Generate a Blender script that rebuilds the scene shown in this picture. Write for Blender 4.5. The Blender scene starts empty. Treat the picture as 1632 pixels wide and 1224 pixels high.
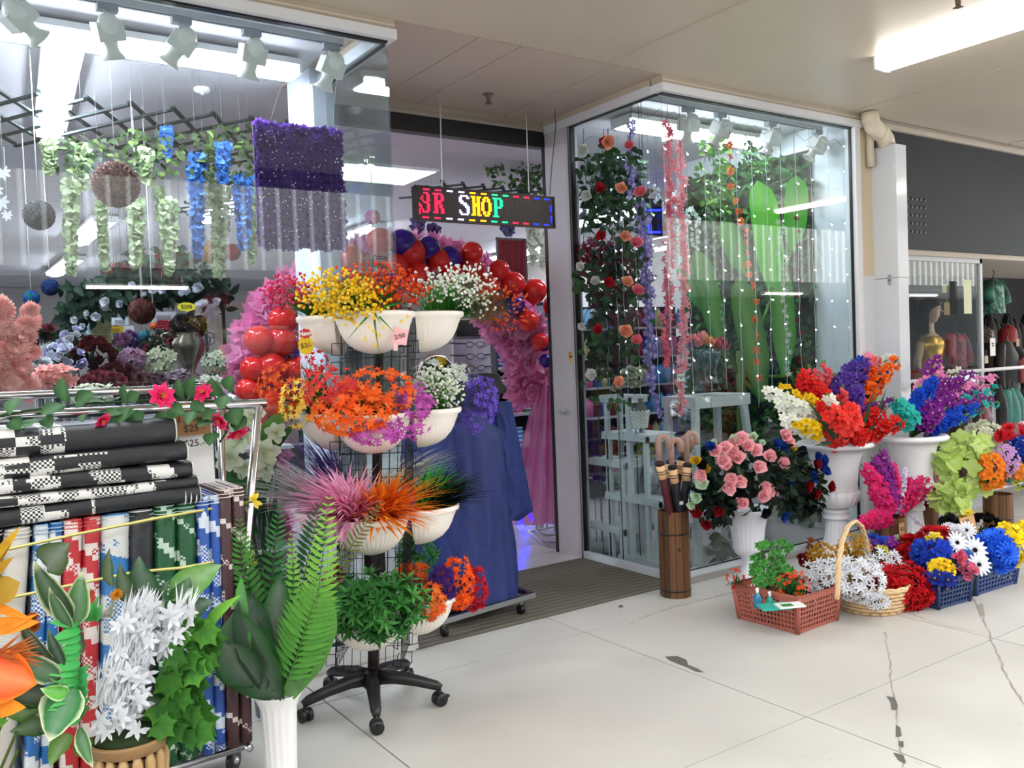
import bpy, math, random
import numpy as np
from mathutils import Vector, Matrix, Quaternion
random.seed(7)
V = Vector
SC = bpy.context.scene
COL = SC.collection
# ------------------------------------------------------------ camera, sky, exposure
F_PX = 1398.47
CAM = V((0, 0, 1.55))
RT = V((0.82460509, -0.56439935, -0.03846842))
DN = V((-0.05156381, -0.00727065, -0.99864324))
FW = V((0.56335391, 0.82546987, -0.03509799))
cd = bpy.data.cameras.new('camera'); cam = bpy.data.objects.new('camera', cd); COL.objects.link(cam)
m = Matrix.Identity(4)
for i in range(3):
    m[i][0] = RT[i]; m[i][1] = -DN[i]; m[i][2] = -FW[i]; m[i][3] = CAM[i]
cam.matrix_world = m
cd.sensor_fit = 'HORIZONTAL'; cd.sensor_width = 36; cd.lens = F_PX / 1632 * 36; cd.clip_start = .02
SC.camera = cam
SC.view_settings.view_transform = 'Standard'; SC.view_settings.look = 'None'
SC.view_settings.gamma = 1; SC.view_settings.use_curve_mapping = False
SC.view_settings.exposure = 0.88
SC.cycles.transparent_max_bounces = 24
SC.cycles.max_bounces = 8
SC.cycles.diffuse_bounces = 4
SC.cycles.use_denoising = True
SC.cycles.sample_clamp_indirect = 6
w = bpy.data.worlds.new('sky'); SC.world = w; w.use_nodes = True
bg = w.node_tree.nodes['Background']; bg.inputs[0].default_value = (.93, .97, 1, 1); bg.inputs[1].default_value = 3.4
TUBE_OUT, TUBE_IN = 13.0, 36.0           # radiance of the arcade tubes and of the shop's tubes

# ------------------------------------------------------------ helpers
def at(px, py, Y=None, X=None, Z=None):
    d = RT * ((px - 816) / F_PX) + DN * ((py - 612) / F_PX) + FW
    t = (Y / d.y) if Y is not None else (X / d.x) if X is not None else (Z - CAM.z) / d.z
    return CAM + d * t
def ppm(p):
    return F_PX / (V(p) - CAM).dot(FW)
_cc = {}
def C(h):
    if not isinstance(h, str): return h
    if h not in _cc:
        v = [int(h[i:i + 2], 16) / 255 for i in (0, 2, 4)]
        _cc[h] = tuple(x / 12.92 if x <= .04045 else ((x + .055) / 1.055) ** 2.4 for x in v)
    return _cc[h]
def mix(a, b, t):
    a, b = C(a), C(b)
    return tuple(x + (y - x) * t for x, y in zip(a, b))
def vary(c, s=.15):
    k = 1 + random.uniform(-s, s)
    return tuple(min(1, x * k) for x in C(c))
U = random.uniform

class NT:
    def __init__(s, name):
        s.m = bpy.data.materials.new(name); s.m.use_nodes = True
        s.t = s.m.node_tree; s.n = s.t.nodes; s.n.clear()
        s.out = s.n.new('ShaderNodeOutputMaterial')
    def node(s, ty, **kw):
        n = s.n.new('ShaderNode' + ty)
        for k, v in kw.items():
            if k.startswith('i_'): n.inputs[int(k[2:])].default_value = v
            else: setattr(n, k, v)
        return n
    def link(s, a, b): s.t.links.new(a, b)
    def done(s, sh): s.link(sh, s.out.inputs[0]); return s.m
def col4(c): return (*C(c)[:3], 1)
def noise_col(t, colsock, scale, amt, coord='Object'):
    tc = t.node('TexCoord'); no = t.node('TexNoise'); no.inputs['Scale'].default_value = scale; no.inputs['Detail'].default_value = 4
    t.link(tc.outputs[coord], no.inputs['Vector'])
    mr = t.node('MapRange'); mr.inputs[3].default_value = 1 - amt; mr.inputs[4].default_value = 1 + amt
    t.link(no.outputs['Fac'], mr.inputs[0])
    mx = t.node('Mix', data_type='RGBA', blend_type='MULTIPLY'); mx.inputs[0].default_value = 1
    t.link(colsock, mx.inputs[6]); 
    cb = t.node('CombineColor'); [t.link(mr.outputs[0], cb.inputs[i]) for i in range(3)]
    t.link(cb.outputs[0], mx.inputs[7])
    return mx.outputs[2], no
def mat_vc(name, rough=.55, trans=0, scale=30, amt=.12, metal=0, bump=0, sheer=0, spec=.4, stretch=None):
    t = NT(name); at_ = t.node('Attribute', attribute_name='Col')
    c, no = noise_col(t, at_.outputs['Color'], scale, amt)
    if stretch:
        mp = t.node('Mapping'); mp.inputs['Scale'].default_value = stretch; tc = t.node('TexCoord'); t.link(tc.outputs['Object'], mp.inputs['Vector']); t.link(mp.outputs[0], no.inputs['Vector'])
    p = t.node('BsdfPrincipled'); p.inputs['Roughness'].default_value = rough; p.inputs['Metallic'].default_value = metal
    p.inputs['Specular IOR Level'].default_value = spec
    t.link(c, p.inputs['Base Color'])
    if bump:
        b = t.node('Bump'); b.inputs['Strength'].default_value = bump; b.inputs['Distance'].default_value = .01
        t.link(no.outputs['Fac'], b.inputs['Height']); t.link(b.outputs[0], p.inputs['Normal'])
    sh = p.outputs[0]
    if trans:
        tr = t.node('BsdfTranslucent'); t.link(c, tr.inputs[0])
        mx = t.node('MixShader'); mx.inputs[0].default_value = trans
        t.link(sh, mx.inputs[1]); t.link(tr.outputs[0], mx.inputs[2]); sh = mx.outputs[0]
    if sheer:
        tp = t.node('BsdfTransparent'); mx = t.node('MixShader'); mx.inputs[0].default_value = sheer
        t.link(sh, mx.inputs[1]); t.link(tp.outputs[0], mx.inputs[2]); sh = mx.outputs[0]
    return t.done(sh)
MT = dict(
    matte=mat_vc('painted_matte', .7, scale=12, amt=.05),
    satin=mat_vc('satin_plastic', .35, scale=20, amt=.05),
    gloss=mat_vc('glossy_plastic', .12, scale=20, amt=.04),
    petal=mat_vc('silk_petal', .7, trans=.3, scale=60, amt=.12, spec=.15),
    leaf=mat_vc('silk_leaf', .6, trans=.2, scale=45, amt=.2, spec=.15),
    cloth=mat_vc('crumpled_cloth', .6, scale=25, amt=.12, bump=.6),
    paper=mat_vc('card_paper', .8, scale=40, amt=.06),
    tulle=mat_vc('pink_tulle', .8, trans=.5, scale=80, amt=.1, sheer=.18),
    veil=mat_vc('sheer_tulle', .8, trans=.5, scale=30, amt=.15, sheer=.35),
    film=mat_vc('clear_film', .1, scale=30, amt=.1, sheer=.75),
    black=mat_vc('black_metal', .4, scale=40, amt=.1),
    sequin=mat_vc('sequins', .25, metal=.8, scale=300, amt=.6),
    chrome=mat_vc('chrome_tube', .18, metal=1, scale=8, amt=.08),
    wicker=mat_vc('wicker', .6, scale=60, amt=.2, bump=.3))
def mat_emit(name, c, s, sampled=True):
    t = NT(name); e = t.node('Emission'); e.inputs[0].default_value = col4(c); e.inputs[1].default_value = s
    m = t.done(e.outputs[0])
    if not sampled:
        try: m.cycles.emission_sampling = 'NONE'
        except Exception: pass
    return m
def mat_glass(name, tint='f2f6f6', k=1.0):
    t = NT(name)
    tp = t.node('BsdfTransparent'); tp.inputs[0].default_value = col4(tint)
    g = t.node('BsdfGlossy'); g.inputs['Roughness'].default_value = 0.0; g.inputs[0].default_value = (1, 1, 1, 1)
    tc = t.node('TexCoord'); no = t.node('TexNoise'); no.inputs['Scale'].default_value = .7; t.link(tc.outputs['Object'], no.inputs['Vector'])
    bp = t.node('Bump'); bp.inputs['Strength'].default_value = .006; t.link(no.outputs['Fac'], bp.inputs['Height']); t.link(bp.outputs[0], g.inputs['Normal'])
    fr = t.node('LayerWeight'); fr.inputs[0].default_value = .5
    pw = t.node('Math', operation='POWER'); pw.inputs[1].default_value = 5; t.link(fr.outputs['Facing'], pw.inputs[0])
    mu = t.node('Math', operation='MULTIPLY_ADD'); mu.inputs[1].default_value = .95; mu.inputs[2].default_value = .042 * k; mu.use_clamp = True; t.link(pw.outputs[0], mu.inputs[0])
    mx = t.node('MixShader'); t.link(mu.outputs[0], mx.inputs[0]); t.link(tp.outputs[0], mx.inputs[1]); t.link(g.outputs[0], mx.inputs[2])
    return t.done(mx.outputs[0])
MT['glass'] = mat_glass('window_glass', 'f0f6f6', 1.25)
MT['vaseglass'] = mat_glass('clear_vase_glass', 'd5e4e4', 1.6)
MT['tube_in'] = mat_emit('shop_tube_light', 'eef2ff', TUBE_IN)
MT['tube_out'] = mat_emit('arcade_tube_light', 'fff8ee', TUBE_OUT)
MT['fairy'] = mat_emit('fairy_bulb_light', 'f4f8ff', 3.0, False)
for k, c in dict(led_red='ff1838', led_white='c8c8ff', led_amber='ffa410', led_green='18e070', led_blue='1828ff').items():
    MT[k] = mat_emit(k, c, 3.0, False)
MT['blue_tube'] = mat_emit('blue_tube_light', '1420ff', 6.0)

class MB:
    def __init__(s): s.v = []; s.f = []; s.c = []; s.s = []
    def add(s, vs, fs, cols, smooth=True):
        o = len(s.v); s.v += [tuple(v) for v in vs]
        if isinstance(cols, list): s.c += [C(c) for c in cols]
        else: s.c += [C(cols)] * len(vs)
        s.f += [tuple(i + o for i in f) for f in fs]; s.s += [smooth] * len(fs)
    def box(s, a, b, col, mtx=None):
        x0, y0, z0 = a; x1, y1, z1 = b
        vs = [(x0, y0, z0), (x1, y0, z0), (x1, y1, z0), (x0, y1, z0), (x0, y0, z1), (x1, y0, z1), (x1, y1, z1), (x0, y1, z1)]
        if mtx is not None: vs = [mtx @ V(v) for v in vs]
        s.add(vs, [(0, 3, 2, 1), (4, 5, 6, 7), (0, 1, 5, 4), (1, 2, 6, 5), (2, 3, 7, 6), (3, 0, 4, 7)], col, False)
    def beam(s, p, q, w, h, col, up=(0, 0, 1)):
        p, q = V(p), V(q); d = (q - p); L = d.length
        if L < 1e-6: return
        d /= L; up = V(up)
        if abs(d.dot(up)) > .97: up = V((0, 1, 0))
        sd = d.cross(up).normalized(); u2 = sd.cross(d)
        vs = [r + sd * (w / 2 * a) + u2 * (h / 2 * b) for r in (p, q) for a, b in ((-1, -1), (1, -1), (1, 1), (-1, 1))]
        s.add(vs, [(0, 3, 2, 1), (4, 5, 6, 7), (0, 1, 5, 4), (1, 2, 6, 5), (2, 3, 7, 6), (3, 0, 4, 7)], col, False)
    def tube(s, pts, r, col, n=6, cap=True, closed=False):
        pts = [V(p) for p in pts]; N = len(pts); rs = r if isinstance(r, (list, tuple)) else [r] * N
        cols = col if isinstance(col, list) else [col] * N
        vs = []; cc = []; prev = None
        for i, p in enumerate(pts):
            d = (pts[(i + 1) % N] - pts[i - 1]) if closed else (pts[min(i + 1, N - 1)] - pts[max(i - 1, 0)])
            if d.length < 1e-9: d = V((0, 0, 1))
            d.normalize()
            if prev is None:
                a = d.cross(V((0, 0, 1)) if abs(d.z) < .9 else V((1, 0, 0))).normalized()
            else:
                a = prev - d * prev.dot(d)
                a = a.normalized() if a.length > 1e-6 else d.cross(V((1, 0, .3))).normalized()
            prev = a; b = d.cross(a)
            for k in range(n):
                t = 2 * math.pi * k / n
                vs.append(p + (a * math.cos(t) + b * math.sin(t)) * rs[i]); cc.append(cols[i])
        fs = []
        for i in range(N if closed else N - 1):
            j = (i + 1) % N
            for k in range(n): fs.append((i * n + k, i * n + (k + 1) % n, j * n + (k + 1) % n, j * n + k))
        if cap and not closed:
            fs.append(tuple(range(n - 1, -1, -1))); fs.append(tuple((N - 1) * n + k for k in range(n)))
        s.add(vs, fs, cc)
    def lathe(s, prof, col, c=(0, 0, 0), n=24, arc=(0, 2 * math.pi), flute=None, cols=None, sharp=False, sq=1):
        full = abs(arc[1] - arc[0] - 2 * math.pi) < 1e-4
        m = n if full else n + 1; vs = []; cc = []
        for j, (r, z) in enumerate(prof):
            for k in range(m):
                t = arc[0] + (arc[1] - arc[0]) * k / n; rr = r
                if flute and flute[2] <= z <= flute[3]: rr = r * (1 - flute[1] * (.5 + .5 * math.cos(flute[0] * t)))
                vs.append((c[0] + rr * math.cos(t), c[1] + rr * math.sin(t) * sq, c[2] + z)); cc.append(cols[j] if cols else col)
        fs = []
        for j in range(len(prof) - 1):
            for k in range(n):
                k2 = (k + 1) % m
                fs.append((j * m + k, j * m + k2, (j + 1) * m + k2, (j + 1) * m + k))
        s.add(vs, fs, cc, not sharp)
        return m
    def ball(s, c, r, col, nu=10, nv=6, rz=None, cols=None):
        rz = rz or r
        pr = [(r * math.sin(math.pi * j / nv), -rz * math.cos(math.pi * j / nv)) for j in range(nv + 1)]
        pr[0] = (r * .02, -rz); pr[-1] = (r * .02, rz)
        s.lathe(pr, col, c, nu, cols=cols)
    def blade(s, p, d, up, L, W, col, tip=None, n=4, droop=0, fold=.15, shape='leaf', edge=None, mid=None, wave=0):
        p = V(p); d = V(d).normalized(); up = V(up); sd = d.cross(up)
        if sd.length < 1e-4: sd = d.cross(V((.3, 1, .2)))
        sd.normalize(); up = sd.cross(d).normalized(); f = SH[shape]
        vs = []; cc = []; rows = (-1, 0, 1) if edge is None else (-1, -.72, 0, .72, 1); nr = len(rows)
        for i in range(n + 1):
            t = i / n; wd = max(W / 2 * f(t), W * .01); cen = p + d * (L * t) - up * (droop * L * t * t)
            base = C(col) if tip is None else mix(col, tip, t)
            for r in rows:
                wv = math.sin(i * 2.4 + r * 1.9) * wave * W if abs(r) == 1 else 0
                vs.append(cen + sd * (wd * r) + up * (fold * wd * abs(r) * 2 + wv))
                cc.append(C(edge) if edge is not None and (abs(r) == 1 or i == n) else (C(mid) if mid is not None and r == 0 else base))
        fs = [(i * nr + k, i * nr + k + 1, (i + 1) * nr + k + 1, (i + 1) * nr + k) for i in range(n) for k in range(nr - 1)]
        s.add(vs, fs, cc)
    def lobed(s, p, d, up, R, col, lobes=5, depth=.5, col2=None, cup=.2, spread=4.6, teeth=0, fold=0):
        p = V(p); d = V(d).normalized(); up = V(up); sd = d.cross(up)
        if sd.length < 1e-4: sd = d.cross(V((.3, 1, .2)))
        sd.normalize(); up = sd.cross(d).normalized()
        N = lobes * 4; vs = [p]; cc = [C(col2 or col)]
        for i in range(N + 1):
            u = i / N; a = (u - .5) * spread; ph = (u * lobes) % 1
            tri = 1 - abs(2 * ph - 1) if i < N else 0
            r = R * (1 - depth + depth * tri) * (1 - .25 * abs(u - .5) * 2)
            if teeth and i % 2: r *= 1 - teeth
            q = p + d * (r * math.cos(a) + R * .15) + sd * (r * math.sin(a)) + up * (cup * r * r / R + fold * R * (tri - .5))
            vs.append(q); cc.append(C(col))
        s.add(vs, [(0, i, i + 1) for i in range(1, N + 1)], cc)
    def mesh(s, name):
        me = bpy.data.meshes.new(name)
        me.from_pydata(s.v, [], s.f)
        a = me.color_attributes.new('Col', 'FLOAT_COLOR', 'POINT')
        if s.c:
            arr = np.ones((len(s.v), 4), np.float32); arr[:, :3] = np.array([c[:3] for c in s.c], np.float32)
            a.data.foreach_set('color', arr.ravel())
        me.polygons.foreach_set('use_smooth', np.array(s.s, dtype=bool))
        me.update(); return me
SH = dict(leaf=lambda t: math.sin(math.pi * min(1, t * .97 + .03) ** .72) ** .85,
          grass=lambda t: (1 - t) ** .75 * min(1, .5 + 2 * t),
          petal=lambda t: math.sin(math.pi * (t * .80 + .12)) ** .8 if t < 1 else .35,
          star=lambda t: .35 + .65 * math.sin(math.pi * min(1, t * 1.25)) if t < .5 else (1 - t) * 1.75 * .98,
          tongue=lambda t: min(1, .4 + 2 * t) * (1 if t < .8 else (1 - (t - .8) / .2) ** .5 * .9 + .1),
          big=lambda t: min(1, .25 + 1.9 * t) * (1 if t < .65 else math.cos((t - .65) / .35 * math.pi / 2) ** .7 if t < 1 else 0),
          paddle=lambda t: min(1, .3 + 2.2 * t) * (1 if t < .72 else max(0, 1 - ((t - .72) / .28) ** 2) ** .5),
          heart=lambda t: math.sin(math.pi * min(1, t * .85 + .15)) ** .9 if t > .05 else .45)
def part(parent, name, mb, mat, label=None, stuff=False, loc=None):
    me = mb.mesh(name) if isinstance(mb, MB) else mb
    o = bpy.data.objects.new(name, me); COL.objects.link(o)
    if not me.materials: me.materials.append(MT[mat] if isinstance(mat, str) else mat)
    if parent is not None: o.parent = parent
    if loc is not None: o.location = loc
    if label: o['label'] = label
    if stuff: o['kind'] = 'stuff'
    return o
def tag(o, label, cat, group=None):
    o['label'] = label; o['category'] = cat
    if group: o['group'] = group
    return o
def thing(name, label, cat, loc=(0, 0, 0), group=None, rz=0):
    o = bpy.data.objects.new(name, None); COL.objects.link(o); o.location = loc; o.rotation_euler = (0, 0, rz); o.empty_display_size = .1
    return tag(o, label, cat, group)
def struct(name, mb, mat, parent=None):
    o = part(parent, name, mb, mat)
    if parent is None: o['kind'] = 'structure'
    return o
def solo(name, label, cat, mb, mat, loc=(0, 0, 0), group=None):
    return tag(part(None, name, mb, mat, loc=loc), label, cat, group)
def inst(parent, name, me, loc, nrm=None, size=1, spin=None, quat=None):
    o = bpy.data.objects.new(name, me); COL.objects.link(o); o.parent = parent
    q = quat
    if q is None:
        n = V(nrm) if nrm is not None else V((0, 0, 1))
        q = n.to_track_quat('Z', 'Y') @ Quaternion((0, 0, 1), U(0, 6.28) if spin is None else spin)
    o.rotation_mode = 'QUATERNION'; o.rotation_quaternion = q; o.location = loc; o.scale = (size,) * 3
    return o
def dup(o, loc, label=None, rz=None):
    r = o.copy(); COL.objects.link(r); r.location = loc
    if label: r['label'] = label
    if rz is not None: r.rotation_euler = (0, 0, rz)
    for ch in list(o.children):
        c = ch.copy(); COL.objects.link(c); c.parent = r
        for g in list(ch.children):
            d = g.copy(); COL.objects.link(d); d.parent = c
    return r
# ------------------------------------------------------------ flowers (unit diameter, facing +Z)
_bl = {}
def bloom(kind, c1, c2=None, c3=None):
    key = (kind, c1, c2, c3)
    if key in _bl: return _bl[key]
    b = MB(); Z = V((0, 0, 1)); c2 = c2 or c1
    def ring(n, L, W, el, shape, ca, cb, r0=.02, z0=0, droop=0, fold=.1, ph=0, nn=3, wave=0, jt=0):
        L_, el_ = L, el
        for k in range(n):
            L = L_ * (1 + U(-jt, jt)); el = el_ + U(-jt, jt); a = 2 * math.pi * (k + ph + U(-jt, jt)) / n; d = V((math.cos(a) * math.cos(el), math.sin(a) * math.cos(el), math.sin(el)))
            up = V((-math.cos(a) * math.sin(el), -math.sin(a) * math.sin(el), math.cos(el)))
            b.blade(V((math.cos(a) * r0, math.sin(a) * r0, z0)), d, up, L, W, ca, cb, nn, droop, fold, shape, wave=wave)
    if kind == 'star': ring(5, .52, .24, .3, 'star', c2, c1, fold=.25)
    elif kind == 'star6':
        ring(6, .5, .2, .35, 'star', c2, c1, fold=.25); ring(3, .2, .12, 1.1, 'star', c1, c1)
    elif kind == 'maple':
        for k in range(5):
            a = k * 1.2566; b.blade((0, 0, 0), (math.cos(a), math.sin(a), .5), (0, 0, 1), .55, .26, c2, c1, 3, .1, .2, 'star')
        for k in range(5):
            a = k * 1.2566 + .6; b.blade((0, 0, .04), (math.cos(a), math.sin(a), 1.1), (0, 0, 1), .42, .22, c2, c1, 3, .1, .2, 'star')
    elif kind == 'bead':
        b.lathe([(.02, -.5), (.25, -.1), (.42, .25), (.3, .45), (.02, .4)], c1, n=6)
    elif kind == 'daisy':
        ring(15, .5, .15, .12, 'petal', c2, c1, r0=.06, nn=3); ring(13, .36, .13, .35, 'petal', c2, c1, r0=.05, ph=.5)
        b.ball((0, 0, .05), .1, c3 or '2a2418', 8, 4, .06)
    elif kind == 'mum':
        for n, L, el, ph in ((14, .5, .05, 0), (12, .44, .4, .5), (10, .36, .75, .2), (7, .26, 1.15, .4)): ring(n, L, .15, el, 'petal', c2, c1, ph=ph, nn=3, wave=.15)
    elif kind == 'rose':
        for n, L, el, W, ph, z0 in ((5, .46, .45, .6, 0, 0), (5, .42, .85, .56, .5, .02), (4, .40, 1.1, .5, .15, .03), (4, .38, 1.3, .4, .6, .05), (3, .36, 1.48, .3, .3, .06)):
            ring(n, L, W, el, 'heart', c2, c1, r0=.06, z0=z0, ph=ph, droop=-.25 if el < .9 else .12, fold=.3, nn=4, wave=.07, jt=.2)
        b.lathe([(.07, .0), (.09, .25), (.06, .4), (.01, .42)], c2, n=7)
    elif kind == 'bud':
        b.lathe([(.03, -.5), (.2, -.3), (.3, 0), (.24, .25), (.06, .5)], c1, n=8, cols=[c2, c1, c1, c1, c2])
        for k in range(3):
            a = k * 2.1; b.blade((math.cos(a) * .2, math.sin(a) * .2, -.3), (math.cos(a) * .35, math.sin(a) * .35, 1), (math.cos(a), math.sin(a), 0), .75, .4, c2, c1, 3, .2, .3, 'petal')
    elif kind == 'open':
        ring(3, .52, .44, .35, 'petal', c2, c1, fold=.12, nn=4, wave=.08, droop=.25); ring(3, .48, .4, .6, 'petal', c2, c1, ph=.5, fold=.12, nn=4, wave=.08, droop=.2)
        for k in range(3): b.tube([(0, 0, .05), (math.cos(k * 2.1) * .06, math.sin(k * 2.1) * .06, .3)], .018, c3 or c2, 4)
    elif kind == 'orchid':
        ring(5, .5, .36, .2, 'petal', c2, c1, fold=.05, nn=3); ring(3, .22, .16, .9, 'petal', c3 or 'ffffff', c2, ph=.3)
    elif kind == 'peony':
        ring(8, .5, .34, .2, 'heart', c2, c1, fold=.15, nn=4, wave=.06, jt=.1); ring(7, .42, .3, .5, 'heart', c2, c1, ph=.5, fold=.2, nn=4, wave=.06, jt=.12); ring(6, .3, .24, .85, 'heart', c2, c1, fold=.25, nn=4, jt=.15)
        for k in range(12):
            a = k * .524; b.tube([(0, 0, .03), (math.cos(a) * .09, math.sin(a) * .09, .2)], .014, c3 or 'f0b040', 3)
    elif kind == 'dome':
        for k in range(26):
            z = 1 - k / 25 * 1.0; r = math.sqrt(max(0, 1 - z * z)); a = k * 2.4
            d = V((r * math.cos(a), r * math.sin(a), z)); b.lobed(d * .36, d.cross(V((0, .3, 1))).normalized(), d, .15, vary(c1 if k % 3 else c2, .1), 4, .4, None, -.2, 6.2)
    elif kind == 'frill':
        for k in range(9):
            el = .2 + k * .13; b.lobed((0, 0, .02 * k), (math.cos(k * 2.4), math.sin(k * 2.4), 0), V((math.cos(k * 2.4) * -math.sin(el), math.sin(k * 2.4) * -math.sin(el), math.cos(el))), .46 - .02 * k, c1 if k % 2 else c2, 7, .22, c2, .3, 2.6, fold=.08)
    _bl[key] = b.mesh(kind + '_bloom'); _bl[key].materials.append(MT['petal'])
    return _bl[key]
def R_dir(th, z=0):          # horizontal direction th degrees clockwise of image right
    return V((RT.x, RT.y, 0)).normalized() * math.cos(th) + V((FW.x, FW.y, 0)).normalized() * math.sin(th)
HR = V((RT.x, RT.y, 0)).normalized(); HT = -V((FW.x, FW.y, 0)).normalized(); UPZ = V((0, 0, 1))
def ell(px, py, rx, ry, Y, rd=None):
    c = at(px, py, Y=Y); k = ppm(c); return c, rx / k, ry / k, (rd if rd is not None else min(rx, ry) / k)
def on_ell(E, front=True, shell=(.75, 1.05)):
    c, a, h, d = E
    while True:
        v = V((U(-1, 1), U(-1, 1), U(-1, 1)))
        if .05 < v.length < 1: break
    v.normalize()
    if front and v.y < -.25: v.y = -v.y
    k = U(*shell)
    n = (HR * (v.x / a) + HT * (v.y / d) + UPZ * (v.z / h)).normalized()
    return c + HR * (v.x * a * k) + HT * (v.y * d * k) + UPZ * (v.z * h * k), n
def spread(E, n, mind, front=True, shell=(.8, 1.05)):
    out = []; tries = 0
    while len(out) < n and tries < n * 25:
        tries += 1; p, q = on_ell(E, front, shell)
        if all((p - o[0]).length > mind for o in out): out.append((p, q))
    return out
def stem_blades(b, root, pts, col, tip, w=.006, n=4, sag=.15):
    for p in pts:
        root2 = root + V((U(-.05, .05), U(-.05, .05), 0)); d = p - root2; L = d.length
        up = V((0, 0, 1)) - d * (d.z / L / L)
        b.blade(root2, d + up * sag * L, up if up.length > .01 else V((0, 1, 0)), L, w, vary(col, .25), tip, n, sag, .1, 'grass')
def bouquet(label, loc, E, kinds, n, size, mind, leafcol='2e6a24', tipcol='4d8a34', cat='flowers', group=None, name='flower_bunch', shell=(.8, 1.05), stuff=False, nleaf=60, lw=.008, stemcol=None, jit=.35, sag=.15, bloomname='blossom', lens=1.0):
    loc = V(loc); t = thing(name, label, cat, loc, group); g = MB(); pts = []
    Es = E if isinstance(E, list) else [E]
    for Ei in Es: pts += spread(Ei, n // len(Es), mind, True, shell)
    stem_blades(g, V((0, 0, 0)), [p - loc for p, q in pts], stemcol or leafcol, tipcol, .004, 3, .05)
    for k in range(nleaf):
        p, q = on_ell(random.choice(Es), True, (.5, .95)); stem_blades(g, V((0, 0, 0)), [(p - loc) * lens], leafcol, tipcol, lw, 4, sag)
    part(t, 'foliage', g, 'leaf', stuff=True)
    sb = MB()
    for p, q in pts:
        kd = random.choice(kinds) if isinstance(kinds, list) else kinds
        me = bloom(*kd); s = size * U(.85, 1.2); nn = (q + V((U(-jit, jit), U(-jit, jit), U(-jit, jit) + .15)) + HT * .3).normalized()
        if stuff:
            qt = nn.to_track_quat('Z', 'Y'); cv = vary(kd[1], .15); vs = [p - loc + qt @ (V(v.co) * s) for v in me.vertices]
            sb.add(vs, [tuple(f.vertices) for f in me.polygons], cv)
        else: inst(t, bloomname, me, p - loc, nn, s)
    if stuff: part(t, 'blossoms', sb, 'petal', stuff=True)
    return t
def text_obj(parent, body, size, mtx, col='181818', name='lettering', bold=0, ext=.0008):
    cu = bpy.data.curves.new(name, 'FONT'); cu.body = body; cu.size = size; cu.extrude = ext; cu.offset = bold; cu.align_x = 'CENTER'; cu.align_y = 'CENTER'; cu.resolution_u = 2
    key = 'ink_' + str(col)
    if key not in MT:
        t = NT(key); p = t.node('BsdfPrincipled'); p.inputs['Roughness'].default_value = .7
        no = t.node('TexNoise'); no.inputs['Scale'].default_value = 40; mr = t.node('Mix', data_type='RGBA'); mr.inputs[6].default_value = col4(col); mr.inputs[7].default_value = (*mix(col, 'ffffff', .08), 1)
        t.link(no.outputs[0], mr.inputs[0]); t.link(mr.outputs[2], p.inputs[0]); MT[key] = t.done(p.outputs[0])
    cu.materials.append(MT[key]); o = bpy.data.objects.new(name, cu); COL.objects.link(o); o.parent = parent; o.matrix_local = mtx
    return o
def face_mtx(loc, right, up):
    r = V(right).normalized(); u = V(up); u = (u - r * r.dot(u)).normalized(); n = r.cross(u)
    m = Matrix.Identity(4)
    for i in range(3): m[i][0] = r[i]; m[i][1] = u[i]; m[i][2] = n[i]; m[i][3] = loc[i]
    return m
ORD = ['first', 'second', 'third', 'fourth', 'fifth', 'sixth', 'seventh', 'eighth', 'ninth', 'tenth', 'eleventh', 'twelfth', 'thirteenth', 'fourteenth', 'fifteenth', 'sixteenth', 'seventeenth', 'eighteenth']
def ordn(i, n): return 'leftmost' if i == 0 else 'rightmost' if i == n - 1 else ORD[i] + ' from left'
FY, XL, XR, XE = 4.157, 2.125, 4.085, 6.15   # facade plane, left bay corner, right bay corner, right bay end
DY = 5.40                                   # door plane
ZC = 3.295                                  # ceiling
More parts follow.
